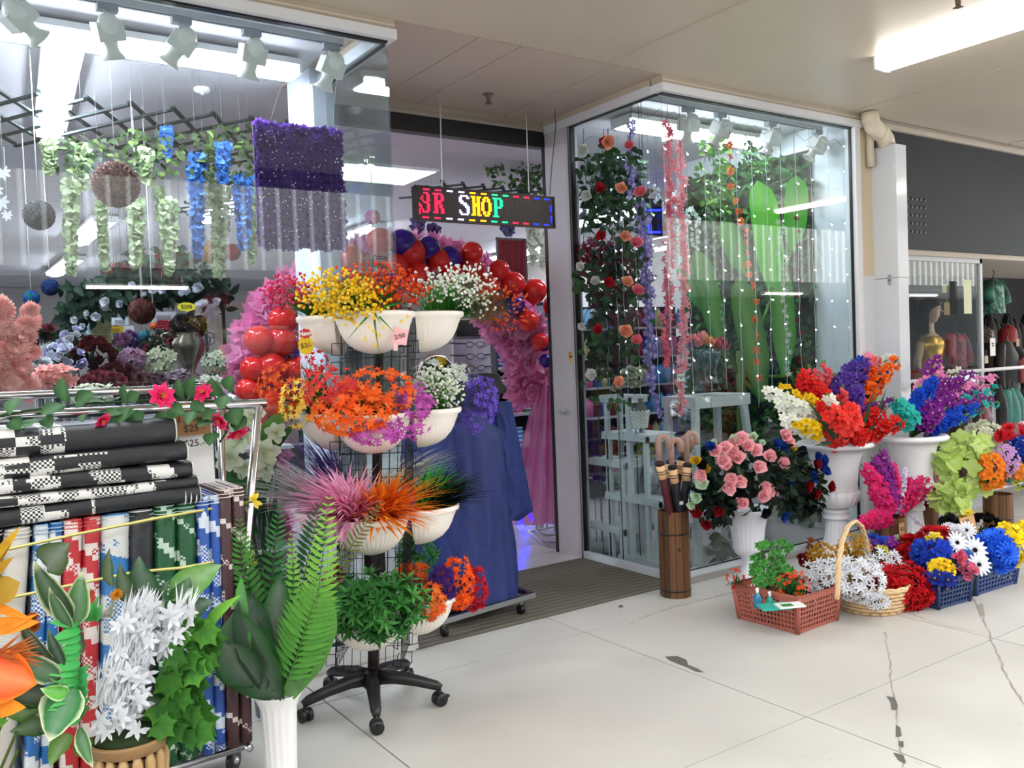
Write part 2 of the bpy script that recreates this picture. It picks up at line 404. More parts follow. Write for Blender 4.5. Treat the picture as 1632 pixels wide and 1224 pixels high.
# ============================================================ THE SETTING
def mat_floor(name, base, dark, scale=1.0, rough=.35):
    t = NT(name); tc = t.node('TexCoord'); co = tc.outputs['Object']
    n1 = t.node('TexNoise'); n1.inputs['Scale'].default_value = 1.6 * scale; n1.inputs['Detail'].default_value = 6; t.link(co, n1.inputs['Vector'])
    n2 = t.node('TexNoise'); n2.inputs['Scale'].default_value = 9 * scale; n2.inputs['Detail'].default_value = 8; n2.inputs['Distortion'].default_value = 1.5; t.link(co, n2.inputs['Vector'])
    r1 = t.node('ValToRGB'); r1.color_ramp.elements[0].position = .3; r1.color_ramp.elements[1].position = .7
    r1.color_ramp.elements[0].color = (*mix(base, dark, .22), 1); r1.color_ramp.elements[1].color = col4(base); t.link(n1.outputs[0], r1.inputs[0])
    r2 = t.node('ValToRGB'); r2.color_ramp.elements[0].position = .68; r2.color_ramp.elements[1].position = .8
    r2.color_ramp.elements[0].color = (0, 0, 0, 1); r2.color_ramp.elements[1].color = (.35, .35, .35, 1); t.link(n2.outputs[0], r2.inputs[0])
    mp = t.node('Mapping'); mp.inputs['Rotation'].default_value = (0, 0, .5); mp.inputs['Scale'].default_value = (1.2, 22, 1); t.link(co, mp.inputs['Vector'])
    n3 = t.node('TexNoise'); n3.inputs['Scale'].default_value = 1.3; n3.inputs['Detail'].default_value = 5; t.link(mp.outputs[0], n3.inputs['Vector'])
    r3 = t.node('ValToRGB'); r3.color_ramp.elements[0].position = .7; r3.color_ramp.elements[1].position = .76
    r3.color_ramp.elements[0].color = (0, 0, 0, 1); r3.color_ramp.elements[1].color = (.22, .22, .22, 1); t.link(n3.outputs[0], r3.inputs[0])
    ad = t.node('Math', operation='MAXIMUM'); t.link(r2.outputs[0], ad.inputs[0]); t.link(r3.outputs[0], ad.inputs[1])
    mx = t.node('Mix', data_type='RGBA'); t.link(ad.outputs[0], mx.inputs[0]); t.link(r1.outputs[0], mx.inputs[6]); mx.inputs[7].default_value = col4(dark)
    p = t.node('BsdfPrincipled'); t.link(mx.outputs[2], p.inputs[0])
    mr = t.node('MapRange'); mr.inputs[3].default_value = rough - .08; mr.inputs[4].default_value = rough + .2; t.link(n1.outputs[0], mr.inputs[0]); t.link(mr.outputs[0], p.inputs['Roughness'])
    b = t.node('Bump'); b.inputs['Strength'].default_value = .08; b.inputs['Distance'].default_value = .004; t.link(n2.outputs[0], b.inputs['Height']); t.link(b.outputs[0], p.inputs['Normal'])
    return t.done(p.outputs[0])
MT['concrete'] = mat_floor('painted_concrete', 'bab6af', '6f6a63', rough=.4)
MT['tile'] = mat_floor('white_floor_tile', 'c9c7c4', 'a09c98', .5, .12)
MT['vinyl'] = mat_floor('shop_vinyl', 'b4b0b0', '807c7c', .5, .3)

fl = struct('floor', MB(), 'concrete')
b = MB(); b.box((-12, -14, -.12), (14, 4.14, -.02), '5a5650'); part(fl, 'slab_bed', b, 'matte')
xs = [-12, -9.04, -6.03, -3.02, -.03, 1.474, 2.98, 4.485, 5.99, 7.5, 9.0, 14]
ys = [-14, -8, -3.6, -.62, .84, 2.30, 3.75, 4.15]
g_ = .0035
for i in range(len(xs) - 1):
    for j in range(len(ys) - 1):
        if j < 2 and i % 2: continue
        b = MB(); x1 = xs[i + 1] if j >= 2 else xs[min(i + 2, len(xs) - 1)]
        b.box((xs[i] + g_, ys[j] + g_, -.02), (x1 - g_, ys[j + 1] - g_, 0), '4a4a4b'); part(fl, 'floor_slab', b, 'concrete' if j > 2 else 'matte')
def crack(pts, w, name='crack'):
    b = MB(); P = []
    for (x, y), (x2, y2) in zip(pts, pts[1:]):
        n = 9
        for k in range(n): P.append(at(x + (x2 - x) * k / n, y + (y2 - y) * k / n, Z=0))
    P.append(at(*pts[-1], Z=0)); vs = []
    for i, p in enumerate(P):
        d = (P[min(i + 1, len(P) - 1)] - P[max(i - 1, 0)]).normalized(); s = V((-d.y, d.x, 0)); ww = w * U(.35, 1.3)
        p = p + s * U(-.008, .008); vs += [p - s * ww + V((0, 0, .0015)), p + s * ww + V((0, 0, .0015))]
    b.add(vs, [(2 * i, 2 * i + 1, 2 * i + 3, 2 * i + 2) for i in range(len(P) - 1)], '8a8378', False)
    part(fl, name, b, 'matte')
crack([(1550, 950), (1568, 985), (1585, 1030), (1605, 1080), (1632, 1125)], .004)
crack([(1411, 1008), (1418, 1060), (1424, 1110), (1433, 1170), (1441, 1224)], .003)
crack([(1000, 995), (1060, 972), (1110, 958), (1170, 945)], .0025)
crack([(1440, 975), (1500, 995), (1570, 1010)], .002)
def chip(pts, col='57534c'):
    b = MB(); c = at(sum(p[0] for p in pts) / len(pts), sum(p[1] for p in pts) / len(pts), Z=0)
    vs = [c + V((0, 0, .002))] + [at(*p, Z=0) + V((0, 0, .002)) for p in pts]; n = len(pts)
    b.add(vs, [(0, i + 1, (i + 1) % n + 1) for i in range(n)], col, False); part(fl, 'paint_chip', b, 'matte')
chip([(1060, 1047), (1080, 1046), (1094, 1052), (1097, 1060), (1112, 1066), (1122, 1072), (1110, 1071), (1096, 1064), (1080, 1058), (1068, 1053)])
chip([(1413, 1110), (1426, 1112), (1431, 1125), (1430, 1132), (1421, 1131), (1420, 1120)])
chip([(1428, 1156), (1435, 1160), (1437, 1174), (1428, 1175)]); chip([(1432, 1182), (1440, 1182), (1440, 1192), (1433, 1190)])
chip([(1424, 1200), (1440, 1204), (1444, 1218), (1432, 1212)]); chip([(1556, 965), (1566, 962), (1570, 980), (1563, 984)], '8b857b')
chip([(985, 966), (991, 964), (994, 968), (988, 969)])
# shop floor
b = MB(); b.box((-8, DY + .33, -.1), (10, 21, 0), '5c5a60'); b.box((-8, FY, -.1), (XL, DY + .33, 0), '5c5a60'); b.box((XR, FY, -.1), (6.2, DY + .33, -.0), '5c5a60')
fs = struct('floor.shop', b, 'vinyl')
b = MB(); b.box((XL, 5.1, -.1), (XR, DY + .33, -.012), '8a8680'); part(fs, 'tile_bed', b, 'matte')
for i in range(5):
    for j in range(2):
        b = MB(); x = XL + .392 * i; y = 5.125 + .302 * j; b.box((x + .002, y + .002, -.012), (x + .39, y + .3, 0), 'c9c7c4'); part(fs, 'floor_tile', b, 'tile')
# ribbed entrance mat
t = thing('entrance_mat', 'grey ribbed entrance mat let into the floor of the doorway', 'mat', (XL, 4.1, 0))
b = MB(); b.box((0, 0, -.09), (XR - XL, 1.02, -.01), '26231f'); part(t, 'mat_base', b, 'matte')
for k in range(34):
    b = MB(); y = .008 + k * .0298; b.box((.004, y, -.01), (XR - XL - .004, y + .018, .004), '6e675d' if k % 2 else '5a544b'); part(t, 'mat_strip', b, 'matte')

# ---- ceilings
MT['ceil'] = mat_vc('ceiling_paint', .38, scale=2, amt=.06); MT['ceil_in'] = mat_vc('shop_ceiling_paint', .6, scale=3, amt=.06)
cl = struct('ceiling', MB(), 'ceil')
b = MB(); b.box((-12, .55, ZC + .006), (14, 5.5, ZC + .2), '4a443c'); part(cl, 'ceiling_deck', b, 'matte')
cx = [-12, -6, -3.6, -1.2, 1.2, 3.6, 6.02, 8.4, 10.8, 14]
for i in range(len(cx) - 1):
    for y0, y1 in ((.55, 2.05), (2.05, FY - .05)):
        b = MB(); b.box((cx[i] + .002, y0 + .002, ZC), (cx[i + 1] - .002, y1 - .002, ZC + .02), 'c0b5a4'); part(cl, 'ceiling_panel', b, 'ceil')
for x0, x1 in ((XL - .1, 2.675), (2.675, 2.965), (2.965, 3.68), (3.68, XR + .1)):
    for y0, y1 in ((FY - .046, 5.05), (5.05, DY + .06)):
        b = MB(); b.box((x0 + .003, y0 + .002, ZC), (x1 - .003, y1 - .002, ZC + .02), vary('b9aa9c', .04)); part(cl, 'ceiling_panel', b, 'ceil')
b = MB()
for y in (2.05,): b.box((-12, y - .012, ZC - .006), (14, y + .012, ZC + .001), 'b9ad9d')
for x in cx[1:-1]: b.box((x - .012, .55, ZC - .004), (x + .012, FY - .05, ZC + .001), 'b9ad9d')
part(cl, 'cover_strip', b, 'ceil')
b = MB(); b.box((-12, .51, 3.13), (14, .55, 3.55), '6a645c'); part(cl, 'canopy_edge', b, 'matte')
ci = struct('ceiling.shop', MB(), 'ceil_in')
b = MB(); b.box((-8, FY, ZC + .021), (10, 21, ZC + .2), '777377'); part(ci, 'ceiling_deck', b, 'matte')
for i in range(7):
    for j in range(14):
        x, y = -7 + 2.42 * i, FY + .02 + 1.2 * j
        if y + 1.2 < DY + .1 and x + 2.42 > XL and x < XR: x0, x1 = x, min(x + 2.4, XL) if x < XL else max(x, XR)
        b = MB(); b.box((x + .004, y + .004, ZC + .005), (x + 2.416, y + 1.196, ZC + .02), vary('cfccd2', .03)); part(ci, 'ceiling_panel', b, 'ceil_in')
# ---- facade: headers, frames, posts
WHT = 'dcdde0'; BEI = 'b9ab98'
def frame(name, boxes, mat='satin'):
    b = MB()
    for a, c, col in boxes: b.box(a, c, col)
    return struct(name, b, mat)
frame('trim_1', [((-8, FY - .05, 3.245), (XL + .03, FY + .05, ZC + .004), BEI), ((-8, FY - .055, 3.262), (XL + .03, FY - .05, 3.27), 'd2c8ba'), ((-8, FY - .06, 3.195), (XL + .035, FY + .06, 3.245), WHT), ((-8, FY - .02, 3.186), (XL, FY + .02, 3.195), '101112'),
                 ((XL - .035, FY + .06, 3.19), (XL + .035, 5.06, 3.255), 'cfd4dc'), ((XL - .012, FY + .03, 3.182), (XL + .012, 5.06, 3.19), '15181c'), ((XL - .03, FY + .06, 3.255), (XL + .03, 5.06, ZC + .004), BEI)])
frame('trim_2', [((XR - .03, FY - .05, 3.245), (6.36, FY + .05, ZC + .004), BEI), ((XR - .03, FY - .055, 3.262), (6.2, FY - .05, 3.27), 'd2c8ba'), ((XR - .035, FY - .06, 3.195), (6.19, FY + .06, 3.245), WHT), ((XR, FY - .02, 3.186), (6.1, FY + .02, 3.195), '101112'),
                 ((XR - .035, FY + .06, 3.195), (XR + .035, DY, 3.255), 'cfcfd4'), ((XR - .012, FY + .03, 3.186), (XR + .012, 5.1, 3.195), '15181c'), ((XR - .03, FY + .06, 3.25), (XR + .03, DY, ZC + .004), BEI)])
frame('trim_3', [((-8, FY - .04, 0), (XL + .02, FY + .04, .11), 'cfd0d0'), ((-8, FY - .02, .11), (XL, FY + .02, .118), '15181c'), ((XL - .02, FY + .04, 0), (XL + .02, 5.0, .11), 'c9cacb')])
frame('trim_4', [((XR - .015, FY - .04, .0), (6.16, FY + .04, .055), 'c4c8cc'), ((XR, FY - .01, .055), (6.1, FY + .01, .06), '15181c'), ((XR - .02, FY + .04, .0), (XR + .02, 5.12, .055), 'c4c8cc'), ((XR - .045, FY - .1, -.0), (6.16, FY - .04, .022), '8e8a84')])
frame('trim_5', [((2.04, 5.0, 0), (2.17, 5.37, ZC), 'c9ced8'), ((2.04, 4.96, 0), (2.17, 5.0, 3.19), 'b4bac6'), ((2.17, 5.3, 0), (2.2, 5.4, 3.2), '2b2d30')])
frame('trim_6', [((XR - .028, 5.1, 0), (XR + .06, 5.385, 3.2), 'c3bfc3'), ((XR - .012, 5.088, .03), (XR + .03, 5.1, 3.19), '14161a'), ((XR - .032, 5.385, 0), (XR + .05, 5.42, 3.2), '101114'), ((XR - .034, 5.10, 0), (XR - .02, 5.13, 3.19), 'b5b2b8')])
frame('trim_7', [((XL, DY - .02, 3.10), (XR, DY + .06, 3.215), '17181a'), ((XL, DY - .03, 3.215), (XR, DY + .06, 3.24), 'a59b90'), ((XL, DY - .01, 3.24), (XR, DY + .06, ZC + .004), 'a99a8c')])
frame('trim_8', [((6.1, FY - .045, 0), (6.165, FY + .045, 3.2), 'dfe0e3'), ((6.088, FY - .01, .05), (6.1, FY + .01, 3.19), '101112'), ((6.165, FY - .02, 0), (6.36, FY + .04, 2.05), 'd9dade'), ((6.165, FY - .02, 2.05), (6.36, FY + .04, 3.25), 'd6c7ab')])
def pane(name, a, c, mat='glass'):
    b = MB(); b.box(a, c, 'ffffff'); return struct(name, b, mat)
pane('window_1', (-8, FY - .005, .115), (XL - .006, FY + .005, 3.19))
pane('window_2', (XL - .005, FY - .005, .112), (XL + .005, 4.955, 3.185))
pane('window_3', (XR + .006, FY - .005, .058), (6.09, FY + .005, 3.19))
pane('window_4', (XR - .005, FY - .005, .058), (XR + .005, 5.088, 3.19))
# shop walls
b = MB(); b.box((-8.1, 20.8, 0), (10.1, 21, ZC), 'bdb8b4'); struct('wall_back', b, 'matte')
b = MB(); b.box((-8.2, FY, 0), (-8, 21, ZC), 'bdb8b4'); struct('wall_left', b, 'matte')
b = MB(); b.box((10, 6.2, 0), (10.2, 21, ZC), 'bdb8b4'); b.box((6.36, 6.1, 0), (10.2, 6.2, ZC), 'bdb8b4'); struct('wall_right', b, 'matte')
b = MB(); b.box((6.17, FY + .04, 0), (6.36, 6.1, ZC), 'd3dade'); struct('wall_bay', b, 'matte')
# boxed pillar and rainwater pipe
t = thing('pipe_casing', 'tall white boxed casing round the pipe beside the right window', 'casing', (6.345, 3.93, 0))
b = MB(); b.box((0, 0, 0), (.135, .22, 2.02), 'd4d7dd'); part(t, 'lower_box', b, 'gloss')
b = MB(); b.box((-.002, -.002, 2.025), (.137, .22, 3.05), 'd4d7dd'); part(t, 'upper_box', b, 'gloss')
b = MB(); b.box((-.008, .06, 1.97), (-.001, .085, 2.05), '9fa2a6'); b.box((-.012, .063, 2.0), (-.007, .082, 2.012), '606468'); part(t, 'hasp', b, 'satin')
b = MB(); P = [at(1386, 178, Y=4.03), at(1387, 190, Y=4.03), at(1391, 201, Y=4.03), at(1399, 208, Y=4.03), at(1406, 214, Y=4.03), at(1411, 222, Y=4.03), at(1413, 233, Y=4.03)]; P[0].z = min(P[0].z, ZC - .002)
b.tube(P, .066, 'd8cdb8', 16); b.tube([P[3] + (P[4] - P[3]) * .3, P[3] + (P[4] - P[3]) * .5], .071, 'd8cdb8', 16)
solo('rainwater_pipe', 'cream pipe with an S bend running from casing to ceiling', 'pipe', b, 'satin')
b = MB(); b.tube([(6.27, 4.1, 3.29), (6.275, 4.1, 3.05), (6.28, 4.1, 2.9)], .03, 'd0c6b2', 10); solo('thin_pipe', 'short thin cream pipe standing behind the S bend pipe', 'pipe', b, 'satin')
# sprinkler, smoke detector
def sprinkler(x, y, lab):
    b = MB(); b.lathe([(.04, 0), (.036, -.006), (.016, -.01), (.014, -.045), (.01, -.06), (.026, -.062), (.026, -.066), (.004, -.068)], '6e5a4c', (0, 0, 0), 14); solo('ceiling_sprinkler', lab, 'sprinkler', b, 'satin', (x, y, ZC))
sprinkler(3.29, 4.97, 'small brown sprinkler head on the ceiling above the doorway')
p = at(1527, 2, Z=ZC - .03); sprinkler(p.x, p.y, 'small sprinkler head on the ceiling at the top right edge')
b = MB(); b.lathe([(.05, 0), (.05, -.015), (.04, -.028), (.015, -.03), (.012, -.04), (.002, -.042)], 'e8e8ee', n=16)
p = at(322, 142, Z=ZC); solo('smoke_detector', 'round white smoke detector on the shop ceiling behind left window', 'detector', b, 'satin', (p.x, p.y, ZC + .005))
# ---- lamps
def batten(name, label, a, c, w, mat, drop=.05, body='e6e6e6', diff=True, group=None):
    a, c = V(a), V(c); d = (c - a).normalized(); t = thing(name, label, 'light', tuple((a + c) / 2), group); h = (c - a).length / 2
    b = MB(); b.beam(-d * h, d * h, w * (1.2 if mat == 'tube_in' else .8), .035, body); part(t, 'light_body', b, 'satin')
    b = MB(); sd = d.cross(UPZ); vs = []; N = 8
    for e in (-1, 1):
        for k in range(N + 1):
            q = math.pi * k / N; vs.append(d * (h * e * .99) + sd * (math.cos(q) * w / 2) + UPZ * (-.018 - math.sin(q) * drop))
    fs = [(k, k + 1, N + 2 + k, N + 1 + k) for k in range(N)] + [tuple(range(N + 1)), tuple(range(2 * N + 1, N, -1))]
    b.add(vs, fs, 'ffffff'); part(t, 'diffuser', b, mat)
    for e in (-1, 1): b = MB(); b.beam(d * (h * e) - UPZ * .02, d * (h * e * 1.012) - UPZ * .02, w * 1.02, .075, body); part(t, 'end_cap', b, 'satin')
    return t
batten('ceiling_light', 'long tube light on the arcade ceiling at upper right', (5.08, 3.22, 3.275), (5.08, 1.0, 3.275), .15, 'tube_out')
batten('ceiling_light', 'arcade tube light left of the camera, mirrored in the left window', (.1, 3.1, 3.275), (.1, .9, 3.275), .15, 'tube_out')
batten('ceiling_light', 'arcade tube light beyond the right edge, over the neighbouring shop', (9.3, 3.1, 3.275), (9.3, .9, 3.275), .15, 'tube_out')
batten('shop_light', 'long bright tube light along the front of the left window', (-1.6, 4.97, 3.26), (1.92, 4.95, 3.26), .2, 'tube_in', .06)
batten('shop_light', 'tube light pointing into the shop behind the left window', (.745, 5.15, 3.26), (.895, 7.0, 3.26), .17, 'tube_in', .06)
batten('shop_light', 'bright tube light along the front of the right window', (4.45, 4.95, 3.26), (5.95, 4.95, 3.26), .2, 'tube_in', .06)
batten('shop_light', 'distant tube light deep in the shop, nearer of two', (1.9, 10.8, 3.26), (1.9, 12.8, 3.26), .26, 'tube_in', .06)
batten('shop_light', 'farthest tube light on the shop ceiling', (2.14, 14.7, 3.26), (2.14, 17.1, 3.26), .26, 'tube_in', .06)
batten('shop_light', 'slanting tube light seen through the side of the right bay', (7.4, 7.85, 3.26), (7.4, 9.15, 3.26), .2, 'tube_in', .06)
batten('shop_light', 'added fill tube light on the ceiling behind the lit sign', (5.0, 10.2, 3.26), (5.0, 12.4, 3.26), .2, 'tube_in', .06)  # fixture added to brighten the deeper part of the shop
batten('shop_light', 'added fill tube light above the arch inside the doorway', (2.9, 8.6, 3.26), (2.9, 10.4, 3.26), .2, 'tube_in', .06)  # added for more light behind the arch
batten('shop_light', 'added fill tube light at the far right of the shop', (8.6, 11, 3.26), (8.6, 13, 3.26), .2, 'tube_in', .06)  # extra fixture, added as fill for the shop interior
batten('shop_light', 'added fill tube light over the left shelves of the shop', (-1.2, 6.6, 3.26), (-1.2, 8.4, 3.26), .2, 'tube_in', .06)  # added out of view to lift the light on the left
batten('shop_light', 'added fill tube light over the far left shelves', (-2.4, 9, 3.26), (-2.4, 11.4, 3.26), .2, 'tube_in', .06)  # another unseen tube added to brighten the interior
t = thing('square_light', 'square lit panel in the shop ceiling seen through side glass', 'light', (3.7, 7.55, ZC))
b = MB(); b.box((-.48, -.36, -.02), (.48, .36, .01), 'e0e0e0'); part(t, 'panel_frame', b, 'satin')
b = MB(); b.box((-.455, -.335, -.024), (.455, .335, -.019), 'ffffff'); MT['panel_lit'] = mat_emit('lit_panel', 'f4fbf6', 1.6); part(t, 'lit_panel', b, 'panel_lit')
# ---- spotlights on tracks
def track(x0, x1, y, lab):
    b = MB(); b.box((x0, y - .02, 3.235), (x1, y + .02, 3.28), 'b9bcc2'); b.box((x0, y - .006, 3.231), (x1, y + .006, 3.236), '50545a'); b.box((x0, y - .018, 3.28), (x1, y + .018, 3.3), 'b9bcc2'); solo('light_track', lab, 'track', b, 'satin')
track(-1.5, 2.0, 4.42, 'grey lighting track over the left window display'); track(4.15, 6.1, 4.42, 'grey lighting track over the right window display')
def spot(px, py, Y, ang, lab, grp, k=1.0):
    p = at(px, py, Y=Y); x = p.x
    t = thing('spotlight', lab, 'spotlight', (x, Y, 3.232), grp)
    b = MB(); b.box((-.045, -.022, -.032), (.045, .022, 0), '8b9098'); part(t, 'track_adaptor', b, 'satin')
    b = MB(); b.tube([(0, 0, -.03), (0, 0, -.075)], .012, 'c5c6c4', 8); part(t, 'stem', b, 'satin')
    M_ = Matrix.Translation((0, 0, -.12)) @ Matrix.Rotation(ang, 4, 'Y') @ Matrix.Rotation(.35, 4, 'X')
    b = MB(); b.box((-.06, -.055, -.045), (.06, .055, .04), 'd0d0cb', M_); b.ball((0, 0, 0), .05, 'dcdcd6', 12, 8)
    b.v[8:] = [tuple(M_ @ (V(v) + V((0, -.03, .03)))) for v in b.v[8:]]; part(t, 'lamp_body', b, 'satin')
    b = MB(); b.lathe([(.034, -.04), (.03, -.075), (.036, -.095), (.058, -.122), (.056, -.124), (.03, -.10), (.01, -.09)], 'd2d2cc', n=14); b.v = [tuple(M_ @ V(v)) for v in b.v]; part(t, 'lamp_hood', b, 'satin')
L_ = [(28, 15, -.9), (172, 30, -.25), (290, 50, .55), (402, 70, .1), (528, 90, .3)]
for i, (x, y, a) in enumerate(L_): spot(x, y + 10, 4.42, a, 'white track spotlight in the left window, %s of five' % ordn(i, 5), 'spotlights over the left window')
L_ = [(1097, 180, -.1), (1148, 185, .3), (1228, 200, .15), (1302, 215, .5)]
for i, (x, y, a) in enumerate(L_): spot(x, y, 4.42, a, 'white track spotlight in the right window, %s of four' % ordn(i, 4), 'spotlights over the right window')
# ---- the street side behind the camera (seen in the glass): canopy across the street
b = MB(); xs_ = []; vs = []
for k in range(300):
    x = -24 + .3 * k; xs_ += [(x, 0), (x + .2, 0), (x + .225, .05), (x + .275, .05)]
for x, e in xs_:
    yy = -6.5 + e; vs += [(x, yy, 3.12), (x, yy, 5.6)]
b.add(vs, [(2 * k, 2 * k + 1, 2 * k + 3, 2 * k + 2) for k in range(len(xs_) - 1)], [('e8e6e2' if (k // 2) % 4 >= 2 else 'a39c94') for k in range(2 * len(xs_))], False)  # ribs paler than the sheet: the light they catch is put into the colour
b.box((-24, -6.8, 2.98), (66, -6.52, 3.12), '6d6c6a'); b.box((-24, -10, 3.0), (66, -6.6, 3.1), '6a6560')
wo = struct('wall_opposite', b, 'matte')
b = MB(); b.box((-24, -10.3, 0), (66, -10, 5.6), '2a2a2c'); part(wo, 'shop_front', b, 'matte')
for i, x in enumerate((2.4, 7.4, 13.2, 19.0, 26.0)):
    batten('ceiling_light', 'tube light under the canopy across the street, %s of five' % ordn(i, 5), (x, -7.4, 2.93), (x + 1.6, -7.4, 2.93), .15, 'tube_out', group='tube lights under the opposite canopy')
# ============================================================ LEFT FRONT: rack of folded mats, urn, ferns
def mat_weave(name, a, c2, mode, k=1.0, th=.5, x0=None, seed=0, ang=.6):
    t = NT(name); tc = t.node('TexCoord'); co = tc.outputs['Object']
    sn = t.node('VectorMath', operation='SNAP'); sn.inputs[1].default_value = (.012 * k, .05, .012 * k); t.link(co, sn.inputs[0])
    if mode == 'blocks':
        s2 = t.node('VectorMath', operation='SNAP'); s2.inputs[1].default_value = (.068 * k, 9, .03); t.link(co, s2.inputs[0])
        of = t.node('VectorMath', operation='ADD'); of.inputs[1].default_value = (seed, seed * .37, seed * .71); t.link(s2.outputs[0], of.inputs[0])
        wn = t.node('TexWhiteNoise', noise_dimensions='3D'); t.link(of.outputs[0], wn.inputs['Vector']); fac = wn.outputs['Value']
    else:
        mp = t.node('Mapping'); mp.inputs['Rotation'].default_value = (0, ang, 0); mp.inputs['Location'].default_value = (seed, 0, seed); t.link(sn.outputs[0], mp.inputs['Vector'])
        wv = t.node('TexWave', wave_type='BANDS', bands_direction='X'); wv.inputs['Scale'].default_value = 2.2 * k; wv.inputs['Distortion'].default_value = 3.5 if mode == 'swirl' else .4; wv.inputs['Detail'].default_value = 1; wv.inputs['Detail Scale'].default_value = 2
        t.link(mp.outputs[0], wv.inputs['Vector']); fac = wv.outputs['Fac']
    gt = t.node('Math', operation='GREATER_THAN'); gt.inputs[1].default_value = th; t.link(fac, gt.inputs[0]); msk = gt.outputs[0]
    # knit holes in the light areas: a fine checker
    ck = t.node('TexChecker'); ck.inputs['Scale'].default_value = 135; t.link(co, ck.inputs['Vector'])
    n2 = t.node('TexNoise'); n2.inputs['Scale'].default_value = 9; t.link(sn.outputs[0], n2.inputs['Vector'])
    g2 = t.node('Math', operation='GREATER_THAN'); g2.inputs[1].default_value = .5; t.link(n2.outputs[0], g2.inputs[0])
    ch = t.node('Math', operation='MULTIPLY'); t.link(ck.outputs['Fac'], ch.inputs[0]); t.link(g2.outputs[0], ch.inputs[1])
    iv = t.node('Math', operation='SUBTRACT'); iv.inputs[0].default_value = 1; t.link(ch.outputs[0], iv.inputs[1])
    mm = t.node('Math', operation='MULTIPLY'); t.link(msk, mm.inputs[0]); t.link(iv.outputs[0], mm.inputs[1]); msk = mm.outputs[0]
    if x0 is not None:
        sx = t.node('SeparateXYZ'); t.link(co, sx.inputs[0]); lt = t.node('Math', operation='LESS_THAN'); lt.inputs[1].default_value = x0; t.link(sx.outputs[0], lt.inputs[0])
        m3 = t.node('Math', operation='MULTIPLY'); t.link(msk, m3.inputs[0]); t.link(lt.outputs[0], m3.inputs[1]); msk = m3.outputs[0]
    mx = t.node('Mix', data_type='RGBA'); t.link(msk, mx.inputs[0]); mx.inputs[6].default_value = col4(a); mx.inputs[7].default_value = col4(c2)
    fw = t.node('TexWave', wave_type='BANDS', bands_direction='DIAGONAL'); fw.inputs['Scale'].default_value = 85; fw.inputs['Distortion'].default_value = .6; t.link(co, fw.inputs['Vector'])
    mr = t.node('MapRange'); mr.inputs[3].default_value = .72; mr.inputs[4].default_value = 1.1; t.link(fw.outputs['Fac'], mr.inputs[0])
    cb = t.node('CombineColor'); [t.link(mr.outputs[0], cb.inputs[i]) for i in range(3)]
    ml = t.node('Mix', data_type='RGBA', blend_type='MULTIPLY'); ml.inputs[0].default_value = 1; t.link(mx.outputs[2], ml.inputs[6]); t.link(cb.outputs[0], ml.inputs[7])
    p = t.node('BsdfPrincipled'); p.inputs['Roughness'].default_value = .42; t.link(ml.outputs[2], p.inputs[0])
    bp = t.node('Bump'); bp.inputs['Strength'].default_value = .4; bp.inputs['Distance'].default_value = .002; t.link(fw.outputs['Fac'], bp.inputs['Height']); t.link(bp.outputs[0], p.inputs['Normal'])
    return t.done(p.outputs[0])
CHR = 'c9cacc'
A0, A1 = at(412, 645, Y=3.2), at(374, 1080, Y=3.31)
t = thing('display_rack', 'chrome tube rack on castors holding the folded mats', 'rack', (1.0, 3.25, 0)); L0 = V(t.location)
def tp(name, pts, r=.0165, mat='chrome', col=CHR, n=12): b = MB(); b.tube([V(p) - L0 for p in pts], r, col, n); return part(t, name, b, mat)
zl = 1.405
tp('top_rail', [(-.75, 3.2, 1.425), (1.075, 3.2, 1.400)], .0175); tp('top_rail', [(-.75, 3.52, 1.475), (1.0, 3.52, 1.463)], .015)
foot = V((.955, 3.36, .13))
tp('leg', [A0, A1, foot]); tp('leg', [(1.0, 3.52, 1.45), (.99, 3.56, .13)], .015); tp('leg', [(-.7, 3.2, 1.42), (-.72, 3.3, .13)]); tp('leg', [(-.7, 3.52, 1.47), (-.72, 3.56, .13)])
for y in (3.12, 3.56): tp('bottom_rail', [(-.72, y, .17), (.93, y + .03, .17)], .014)
tp('side_rail', [(.93, 3.12, .17), (.96, 3.56, .17)], .014); tp('side_rail', [(1.0, 3.2, 1.40), (.995, 3.52, 1.45)], .012)
b = MB(); b.box((-1.72, -.1, .175), (-.06, .3, .19), '8f9194'); part(t, 'bottom_tray', b, 'satin')
b = MB(); b.tube([A0 + (A1 - A0) * .62 + V((0, 0, .004)) - L0, A0 + (A1 - A0) * .62 - V((0, 0, .006)) - L0], .019, 'e6e6e6', 12); part(t, 'joint_ring', b, 'chrome')
for p in ((.955, 3.36), (.99, 3.56), (-.72, 3.3), (-.72, 3.56)):
    b = MB(); c = V((p[0], p[1], 0)) - L0
    M_ = Matrix.Translation(c + V((-.02, -.01, .045))) @ Matrix.Rotation(.9, 4, 'Z') @ Matrix.Rotation(math.pi / 2, 4, 'X')
    q = MB(); q.lathe([(.008, -.016), (.036, -.016), (.045, -.01), (.045, .01), (.036, .016), (.008, .016)], '26272a', n=20); q.v = [tuple(M_ @ V(v)) for v in q.v]
    w_ = part(t, 'castor', q, 'satin'); b.box((c.x - .018, c.y - .018, .075), (c.x + .018, c.y + .018, .092), 'b9babc'); b.tube([c + V((0, 0, .09)), c + V((0, 0, .14))], .011, '8a8b8d', 8); b.ball(c + V((-.02, -.034, .05)), .016, 'd8d8d8', 8, 5); part(w_, 'castor_fork', b, 'chrome')
def prism(b, sec, axis, a0, a1, col, shift=(0, 0)):
    n = len(sec); vs = []
    for i, a in enumerate((a0, a1)):
        for (u, v_) in sec:
            if axis == 'X': vs.append((a, u, v_))
            else: vs.append((u + shift[0] * (1 - i), v_ + shift[1] * (1 - i), a))
    b.add(vs, [(k, (k + 1) % n, n + (k + 1) % n, n + k) for k in range(n)]); 
